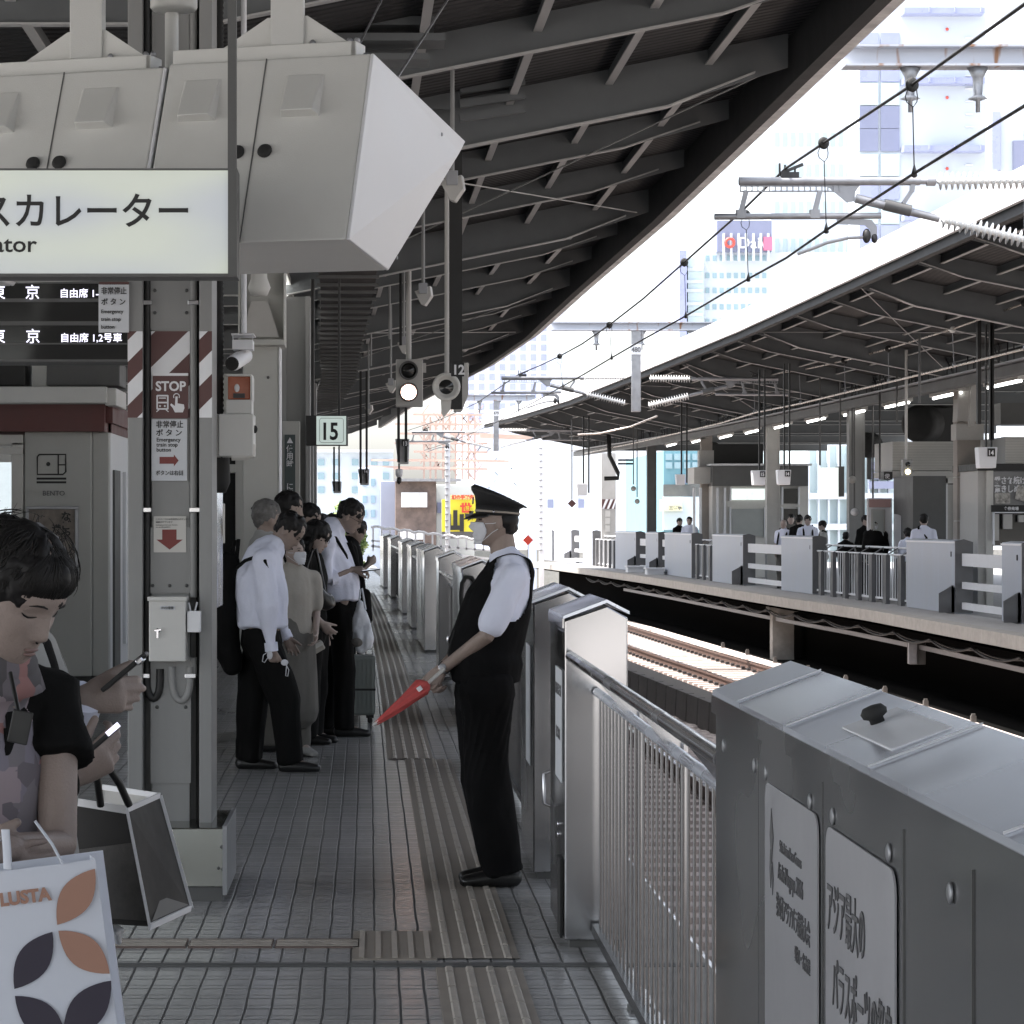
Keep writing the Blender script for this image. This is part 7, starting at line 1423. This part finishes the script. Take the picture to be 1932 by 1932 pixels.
for i, (u, v, tc_, st, lg, hdg, lb, hh) in enumerate(OP):
    Y = ybase(u)+(2.2 if i not in (1,2,7) else 3.6)
    hh = (EYE-(v-V0)*Y/F)/1.60
    r_, J, T, M3, k, f, l, body, shirt = person(lb, (u-U0)*Y/F, Y, hdg, dict(pitch=5 if i else 15), hh, .022, (tc_,'none'), 'short' if tc_ == 'shirt' else 'long', lg, style=st, skin='skin_l', female=st in ('long','bob'), detail=(i == 6), tops=1.5 if i == 6 else 1.0, group='people waiting on the opposite platform')
    if i == 6: mask_part(r_, T)
    if i in (0,3,9,4):
        part('bag_strap', M['cloth_k'], r_, lambda b: [b.tube([J['shc']+l*s_*.10*k-f*.09*k+ZU*.05*k, J['shc']+l*s_*.10*k+ZU*.09*k, J['chest']+l*s_*(.10 if i != 9 else -.05)*k+f*.14*k*(1 if i != 9 else -1), J['waist']+l*s_*.13*k+f*.13*k*(1 if i != 9 else -1)], .022, 6) for s_ in ((1,-1) if i != 9 else (1,))])
# ================= people and bags in the lower left foreground =================
flor = bpy.data.materials.new('pink and grey angular print'); flor.use_nodes = True; n = flor.node_tree
vo = n.nodes.new('ShaderNodeTexVoronoi'); vo.inputs['Scale'].default_value = 21; vo.distance = 'MANHATTAN'; tc = n.nodes.new('ShaderNodeTexCoord'); n.links.new(tc.outputs['Object'], vo.inputs['Vector'])
sx = n.nodes.new('ShaderNodeSeparateXYZ'); n.links.new(vo.outputs['Color'], sx.inputs[0]); cr = n.nodes.new('ShaderNodeValToRGB'); cr.color_ramp.interpolation = 'CONSTANT'
els = [(0,(.13,.115,.13)),(.25,(.25,.13,.125)),(.42,(.19,.175,.21)),(.6,(.28,.23,.25)),(.75,(.07,.065,.07)),(.86,(.17,.155,.17))]
while len(cr.color_ramp.elements) < len(els): cr.color_ramp.elements.new(.5)
for e_, (p_, c_) in zip(cr.color_ramp.elements, els): e_.position = p_; e_.color = c_+(1,)
n.links.new(sx.outputs[0], cr.inputs[0]); n.links.new(cr.outputs[0], n.nodes['Principled BSDF'].inputs['Base Color']); n.nodes['Principled BSDF'].inputs['Roughness'].default_value = .8; M['flor'] = flor
M['skin_w'] = mat('soft pale skin', (.27,.215,.19), .48, 0, .14, 12, .2, 240)
HX, HY = (-75-U0)*4.55/F, 4.55
wpz = dict(ankL=(0,.09,.075),ankR=(0,-.09,.075),kneL=(.0,.09,.44),kneR=(0,-.09,.44),hipL=(0,.08,.82),hipR=(0,-.08,.82),pelvis=(0,0,.86),waist=(.0,0,1.0),chest=(-.005,0,1.19),shc=(-.0,0,1.315),neck=(.07,.035,1.365),head=(.125,.040,1.503),
  shoL=(.03,.165,1.305),shoR=(0,-.145,1.305),elbL=(.14,.115,1.070),elbR=(0,-.20,1.05),wriL=(.29,-.06,1.095),wriR=(.20,-.10,1.06),pitch=31,yaw=24)
fw, J, T, M3, k, f, l, body, shirt = person('near woman with pinned up dark hair looking down, black sleeves over pink patterned blouse', HX, HY, -55, wpz, 1.0, .0085, ('flor','none'), 'none', 'cloth_k', style='none', skin='skin_w', female=True, detail=True, wrk=.003, lk=1.15, hands={'L':dict(d=(-.75,-.55,.05),n=(.1,-.5,.85),curl=(38,55,35),side=1,thumb=(25,25))})
for c in list(body.children): bpy.data.objects.remove(c)
for sy in (-1, 1):
    part('eyelid', M['hair'], body, lambda b: b.tube([T(hsurf(math.asin(yy/.074)*sy, z_, .0008)) for yy, z_ in ((.018,-.004),(.025,-.007),(.033,-.008),(.041,-.0055),(.046,-.002))], [.0008,.0016,.0019,.0016,.0008], 6))
    part('eyebrow', M['hair'], body, lambda b: b.tube([T(hsurf(math.asin(yy/.078)*sy, z_, .0004)) for yy, z_ in ((.014,.018),(.025,.021),(.036,.020),(.046,.015))], [.0012,.0022,.0018,.0006], 6))
part('lips', M['lips'], body, lambda b: (b.ell(T((.0832,0,-.0675)), .0045,.019,.0034, M3, 14, 8), b.ell(T((.0832,0,-.0755)), .0050,.016,.0042, M3, 14, 8)))
part('nostril', M['hair'], body, lambda b: b.ell(T((.093,-.009,-.0475)), .0028,.0022,.0014, M3, 10, 6)); part('nostril', M['hair'], body, lambda b: b.ell(T((.093,.009,-.0475)), .0028,.0022,.0014, M3, 10, 6))
# black open vest with cap sleeves
b = MB(); b.limb([J['pelvis']+ZU*.0, J['waist'], J['chest'], J['shc']], [(.165,.12),(.148,.112),(.158,.122),(.145,.105)], 24, up=f, c0=.2)
for s_ in 'LR': b.limb([J['shc']+(J['sho'+s_]-J['shc'])*.5, J['sho'+s_], J['sho'+s_].lerp(J['elb'+s_], .40)], [(.078,.080),(.066,.066),(.070,.064)], 18, c1=.1)
def wclip(c):
    q = c-J['shc']; y_ = q.dot(l); return (q.dot(f) > .0 and y_ < .030+.10*max(0, q.z+.05) and -.30 < q.z < .2) or (q.z > .055 and y_ < .075)
fuse(b, 'vest', M['cloth_k'], fw, .007, 3, (.008, 11, .6), clip=wclip, solid=.004)
part('collar', flor, shirt, lambda b: b.lathe([(.080,-.035),(.073,-.005),(.062,.022),(.058,.02),(.068,-.03)], J['neck']+ZU*.0, (T((-.02,0,-.06))-J['neck']), 22))
part('name_card', M['black'], shirt, lambda b: b.obox(P(38,1372,4.33), (.97,0,-.2), (0,1,0), (.2,0,.97), .034, .004, .055), .002)
part('neck_strap', M['black'], shirt, lambda b: b.tube([P(20,1270,4.42), P(30,1320,4.36), P(36,1350,4.34)], .004, 6))
# hair: mass plus strands
rnd = random.Random(21)
b = MB(); b.ell(T((-.014,0,.034)), .098,.085,.083, M3, 28, 18); b.ell(T((.036,0,.056)), .053,.071,.043, M3, 24, 14); b.ell(T((-.055,0,.0)), .055,.078,.066, M3)
for sy in (-1,1): b.limb([T((-.01,sy*.080,.03)), T((-.03,sy*.078,-.02)), T((-.045,sy*.065,-.055))], [(.034,.014),(.030,.016),(.020,.012)], 12, up=f)
for (x_, y_, z_, r_) in ((-.060,0,.078,.036),(-.080,.022,.060,.034),(-.045,-.024,.084,.030),(-.090,-.02,.035,.036),(-.02,.022,.090,.026)): b.ell(T((x_,y_,z_)), r_*1.1, r_, r_*.8, M3)
hr = fuse(b, 'hair', M['hair'], fw, .0055, 2, (.006, 42, .8))
hs2 = mat('hair strands', (.009,.008,.0075), .55, 0, .2, 40, spec=.25)
def strand(b, c0, rad, a0, lat0, da, dl, r, seg=8):
    pts = []
    for i in range(seg+1):
        t = i/seg; a_ = a0+da*t+.05*math.sin(t*5+a0*9); e_ = lat0+dl*t
        q = Vector((rad[0]*math.cos(e_)*math.cos(a_), rad[1]*math.cos(e_)*math.sin(a_), rad[2]*math.sin(e_)))*(1+.012*math.sin(t*7+a0*5)); pts.append(T(Vector(c0)+q))
    b.tube(pts, [r*(.6+.8*math.sin(math.pi*min(1, (i+1)/(seg+1)))) for i in range(seg+1)], 5, False)
def allstr(b):
    for _ in range(520): strand(b, (-.014,0,.034), (.0990,.0860,.0840), rnd.uniform(-3.1,3.1), rnd.uniform(.5,1.4), rnd.uniform(-.25,.25), -rnd.uniform(.4,1.0), rnd.uniform(.0009,.0019))
    for _ in range(420):                              # fringe falling to the eyes
        a_ = rnd.uniform(-1.25,1.25); strand(b, (.036,0,.055), (.054,.072,.045+rnd.uniform(0,.003)), a_, rnd.uniform(.5,1.3), rnd.uniform(-.12,.12), -rnd.uniform(1.2,2.15), rnd.uniform(.0009,.0018))
    for (x_, y_, z_, r_) in ((-.060,0,.078,.036),(-.080,.022,.060,.034),(-.045,-.024,.084,.030),(-.090,-.02,.035,.036),(-.02,.022,.090,.026)):
        for _ in range(70): strand(b, (x_,y_,z_), (r_*1.15,r_*1.05,r_*.86), rnd.uniform(-3.1,3.1), rnd.uniform(-.8,1.2), rnd.uniform(.6,2.2), rnd.uniform(-.6,.6), rnd.uniform(.0010,.0020))
    for _ in range(60): strand(b, (-.010,0,.045), (.107,.093,.094), rnd.uniform(-3.1,3.1), rnd.uniform(.3,1.3), rnd.uniform(-.5,.5), -rnd.uniform(.3,1.0), .0005)
    for _ in range(40): x_, y_, z_ = (rnd.uniform(-.09,.0), rnd.uniform(-.05,.05), rnd.uniform(.06,.11)); b.tube([T((x_,y_,z_)), T((x_-.01,y_+.01,z_+.018)), T((x_-.03+rnd.uniform(0,.04),y_+rnd.uniform(-.03,.03),z_+rnd.uniform(.016,.034)))], [.0006,.0005,.0003], 4, False)
part('hair_locks', hs2, hr, allstr)
def scr(b):
    for _ in range(2): pass
part('hair_clip', M['galv'], hr, lambda b: b.obox(T((-.02,.04,.108)), M3@Vector((1,0,0)), M3@Vector((0,1,0)), M3@Vector((0,0,1)), .05, .012, .006), .002)
part('ring', M['chrome'], body, lambda b: b.tube([P(4+5*math.cos(R(a)), 1581+6*math.sin(R(a)), 4.2) for a in range(0,361,40)], .0012, 6))
# ---- person behind with phone ----
p2X, p2Y = (32-U0)*5.35/F, 5.35
p2 = dict(head=(-.035,0,1.465),neck=(-.01,0,1.38),shc=(-.01,0,1.325),chest=(0,0,1.19),waist=(0,0,1.0),pelvis=(0,0,.86),hipL=(0,.085,.83),hipR=(0,-.085,.83),shoL=(0,.15,1.30),shoR=(0,-.15,1.30),elbL=(.03,.17,1.10),elbR=(.0,-.18,1.06),wriL=(.132,.02,1.262),wriR=(.122,-.10,1.115),pitch=25,yaw=0)
q2, J, T, M3, k, f, l, body, shirt = person('person hidden behind the near woman, holding phones', p2X, p2Y, 0, p2, 1.0, .0085, ('shirt_g','none'), 'none', 'cloth_k', style='short', skin='skin_w', detail=True, lk=1.3, hands={'L':dict(d=(1,-.05,.10),n=(.1,-1,.1),curl=(38,48,30),side=1,thumb=(30,20),spread=.5),'R':dict(d=(.8,0,.5),n=(.3,-1,-.3),curl=(35,45,30),side=1,thumb=(30,20),spread=.5)})
b = MB(); b.limb([J['pelvis'], J['waist'], J['chest'], J['shc']], [(.16,.125),(.15,.115),(.16,.125),(.15,.10)], 22, up=f, c0=.2)
for s_ in 'LR': b.limb([J['sho'+s_], J['elb'+s_], J['elb'+s_].lerp(J['wri'+s_], .70 if s_ == 'L' else .8)], [.062,.052,.044], 16)
fuse(b, 'jacket', M['cloth_k'], q2, .0085, 3, (.010, 10, .6))
wq = J['wriL']; dq = (J['wriL']-J['elbL']).normalized(); part('cuff', M['shirt'], q2, lambda b: b.tube([wq-dq*.085, wq-dq*.03, wq+dq*.005], [.050,.046,.042], 20))
phb = thing('mobile_phone', 'dark phone with shiny end held upright by the hand with the white cuff', 'phone', P(238,1262,5.3))
d1 = (P(268,1243,5.3)-P(205,1296,5.3)).normalized(); part('case', M['black'], phb, lambda b: b.obox(P(236,1267,5.31), d1, YN, d1.cross(YN), .115, .066, .010), .003); part('shiny_end', M['chrome'], phb, lambda b: b.obox(P(265,1246,5.29), d1, YN, d1.cross(YN), .016, .05, .0125), .003)
phc = thing('mobile_phone', 'black phone with bright screen edge held low above the black paper bag', 'phone', P(190,1400,5.1))
d2 = (P(222,1368,5.1)-P(150,1430,5.1)).normalized(); part('case', M['black'], phc, lambda b: b.obox(P(186,1402,5.12), d2, YN, d2.cross(YN), .100, .06, .010), .003); part('screen', M['led'], phc, lambda b: b.obox(P(213,1376,5.085), d2, YN, d2.cross(YN), .030, .004, .010))
# ---- white paper bag ----
paperw = mat('white matte bag paper', (.60,.63,.70), .7, 0, .03, 3, .08, 30); pet_o = mat('terracotta print', (.36,.20,.145), .7, 0, .05, 6); pet_n = mat('dark plum print', (.040,.034,.052), .7, 0, .08, 6)
YB = 4.05; wb_ = thing('paper_bag', 'white paper carrier bag with terracotta and dark petal shapes held by the near woman', 'bag', P(60,2300,YB))
TR = P(180,1621,YB); ca = math.radians(7.4); xr = Vector((math.cos(ca), 0, math.sin(ca))); xd = Vector((math.sin(ca), 0, -math.cos(ca))); wdt, hgt, dep = .34, .50, .11
def bagf(b):
    A = TR-xr*wdt; bk = Vector((0,dep,0)); mid = .30
    for (p, q, r, s_) in ((A, TR, TR+xd*hgt, A+xd*hgt),):
        n1, n2 = 10, 14; vs = []
        for j in range(n2+1):
            for i in range(n1+1):
                uu, vv = i/n1, j/n2; pt = A+xr*wdt*uu+xd*hgt*vv; pt.y += .004*math.sin(uu*5+vv*3)*math.sin(math.pi*uu)-(.006*math.exp(-((vv-.46)/.01)**2)); vs.append(pt)
        b.add(vs, [(j*(n1+1)+i, (j+1)*(n1+1)+i, (j+1)*(n1+1)+i+1, j*(n1+1)+i+1) for j in range(n2) for i in range(n1)])
    b.add([TR, TR+bk*.5+Vector((-.015,0,0)), TR+xd*hgt+bk*.5+Vector((-.0,0,0)), TR+xd*hgt], [(0,1,2,3)]); b.add([TR+bk, TR+bk*.5+Vector((-.015,0,0)), TR+xd*hgt+bk*.5, TR+xd*hgt+bk], [(0,1,2,3)])
    b.add([A+bk, TR+bk, TR+bk+xd*hgt, A+bk+xd*hgt], [(0,1,2,3)]); b.add([A, A+bk, A+bk+xd*hgt, A+xd*hgt], [(0,1,2,3)])
part('bag_body', paperw, wb_, bagf)
def petal(A, Bp, w_, m_):
    a, c = P(A[0], A[1], YB-.006), P(Bp[0], Bp[1], YB-.006); d = c-a; n_ = Vector((-d.z, 0, d.x)); pts = []
    for i in range(13): t = i/12; pts.append(a+d*t+n_*w_*math.sin(math.pi*t)**.9)
    for i in range(1, 12): t = 1-i/12; pts.append(a+d*t-n_*w_*math.sin(math.pi*t)**.9)
    b = MB(); m0 = (a+c)/2; b.add(pts+[m0], [(i, (i+1) % len(pts), len(pts)) for i in range(len(pts))]); b.build('petal_print', m_, wb_)
petal((108,1745), (179,1639), .235, pet_o); petal((110,1756), (207,1837), .235, pet_o); petal((27,1866), (99,1758), .235, pet_n); petal((28,1879), (125,1965), .235, pet_n); petal((120,1958), (210,1850), .235, pet_n); petal((-55,1650), (12,1745), .235, pet_o) if False else None
t_ = text('LUSTA', .0255*1.06, P(1,1709.5,YB-.0062), xr, -xd, pet_o, 'lettering', wb_, xs=.98, bold=.0012)
for pts in (((118,1629),(98,1592),(66,1549)),((15,1640),(13,1600),(10,1565))): part('handle', paperw, wb_, lambda b: b.tube([P(u,v,YB-.004-.003*i) for i, (u,v) in enumerate(pts)], .0075, 8, flat=.3))
# ---- black paper bag ----
blk = mat('dark glossy bag paper', (.014,.0135,.0135), .6, 0, .2, 5, spec=.25); blk2 = mat('dark patterned paper', (.035,.032,.030), .5, 0, .7, 60)
kb = thing('paper_bag', 'black paper carrier bag with white edges hanging beside the white bag', 'bag', P(250,1748,5.5))
A_, B_, C_, D_, E_, F_ = P(128,1510,5.62), P(240,1528,5.5), P(283,1748,5.5), P(176,1742,5.62), P(301,1501,5.85), P(360,1713,5.85); G_ = A_+(E_-B_)
part('front_panel', blk, kb, lambda b: b.prism([A_, B_, C_, D_][::-1], (0,.004,0))); part('lower_print', blk2, kb, lambda b: b.prism([A_.lerp(D_,.40)-YN*.004, B_.lerp(C_,.28)-YN*.004, B_.lerp(C_,.95)-YN*.004, A_.lerp(D_,.95)-YN*.004][::-1], (0,.002,0)))
part('side_panel', blk, kb, lambda b: b.prism([B_, E_, F_, C_][::-1], (-.004,.002,0))); part('back_panel', M['offwhite'], kb, lambda b: b.prism([G_, E_, E_.lerp(F_,.3), G_.lerp(D_,.3)][::-1], (0,.004,0)))
part('base_panel', blk, kb, lambda b: b.prism([D_, C_, F_, D_+(F_-C_)], (0,0,.004)))
part('white_edge', M['white'], kb, lambda b: [b.bar(p+Vector((0,-.004,0)), q+Vector((0,-.004,0)), w_, .004, (0,1,0)) for p, q, w_ in ((B_,E_,.014),(E_,F_,.013),(F_,C_,.014),(C_,B_,.006),(A_,B_,.016),(G_,E_,.012))])
sdr = (E_-B_).normalized(); sup = (B_-C_).normalized(); text('御菓子司', .013, B_.lerp(C_,.60).lerp(E_.lerp(F_,.60),.35)-YN*.01, sdr, sup, M['ink_w'], 'lettering', kb, xs=1.1)
part('inner_gusset', M['steel_d'], kb, lambda b: b.prism([C_.lerp(F_,.05)+Vector((0,-.006,.01)), F_.lerp(C_,.05)+Vector((0,-.006,.01)), B_.lerp(C_,.8).lerp(E_.lerp(F_,.8),.4)-YN*.006][::-1], (0,.001,0)))
part('handle', M['black'], kb, lambda b: (b.tube([P(244,1520,5.5), P(226,1480,5.48), P(206,1450,5.45), P(186,1436,5.42), P(176,1446,5.42)], .008, 8), b.tube([P(190,1520,5.5), P(186,1490,5.48), P(180,1450,5.45)], .008, 8)))
g3 = MB()
clr = thing('clear_bag', 'crumpled pale plastic bag corner below the black paper bag', 'bag', P(225,1785,5.6)); b = MB(); b.limb([P(206,1740,5.7), P(222,1762,5.7), P(222,1776,5.7)], [(.02,.02),(.026,.02),(.018,.012)], 12); fuse(b, 'bag_film', pbm, clr, .006, 1, (.008, 24, .8))
gd = MB()
bpy.context.view_layer.update()
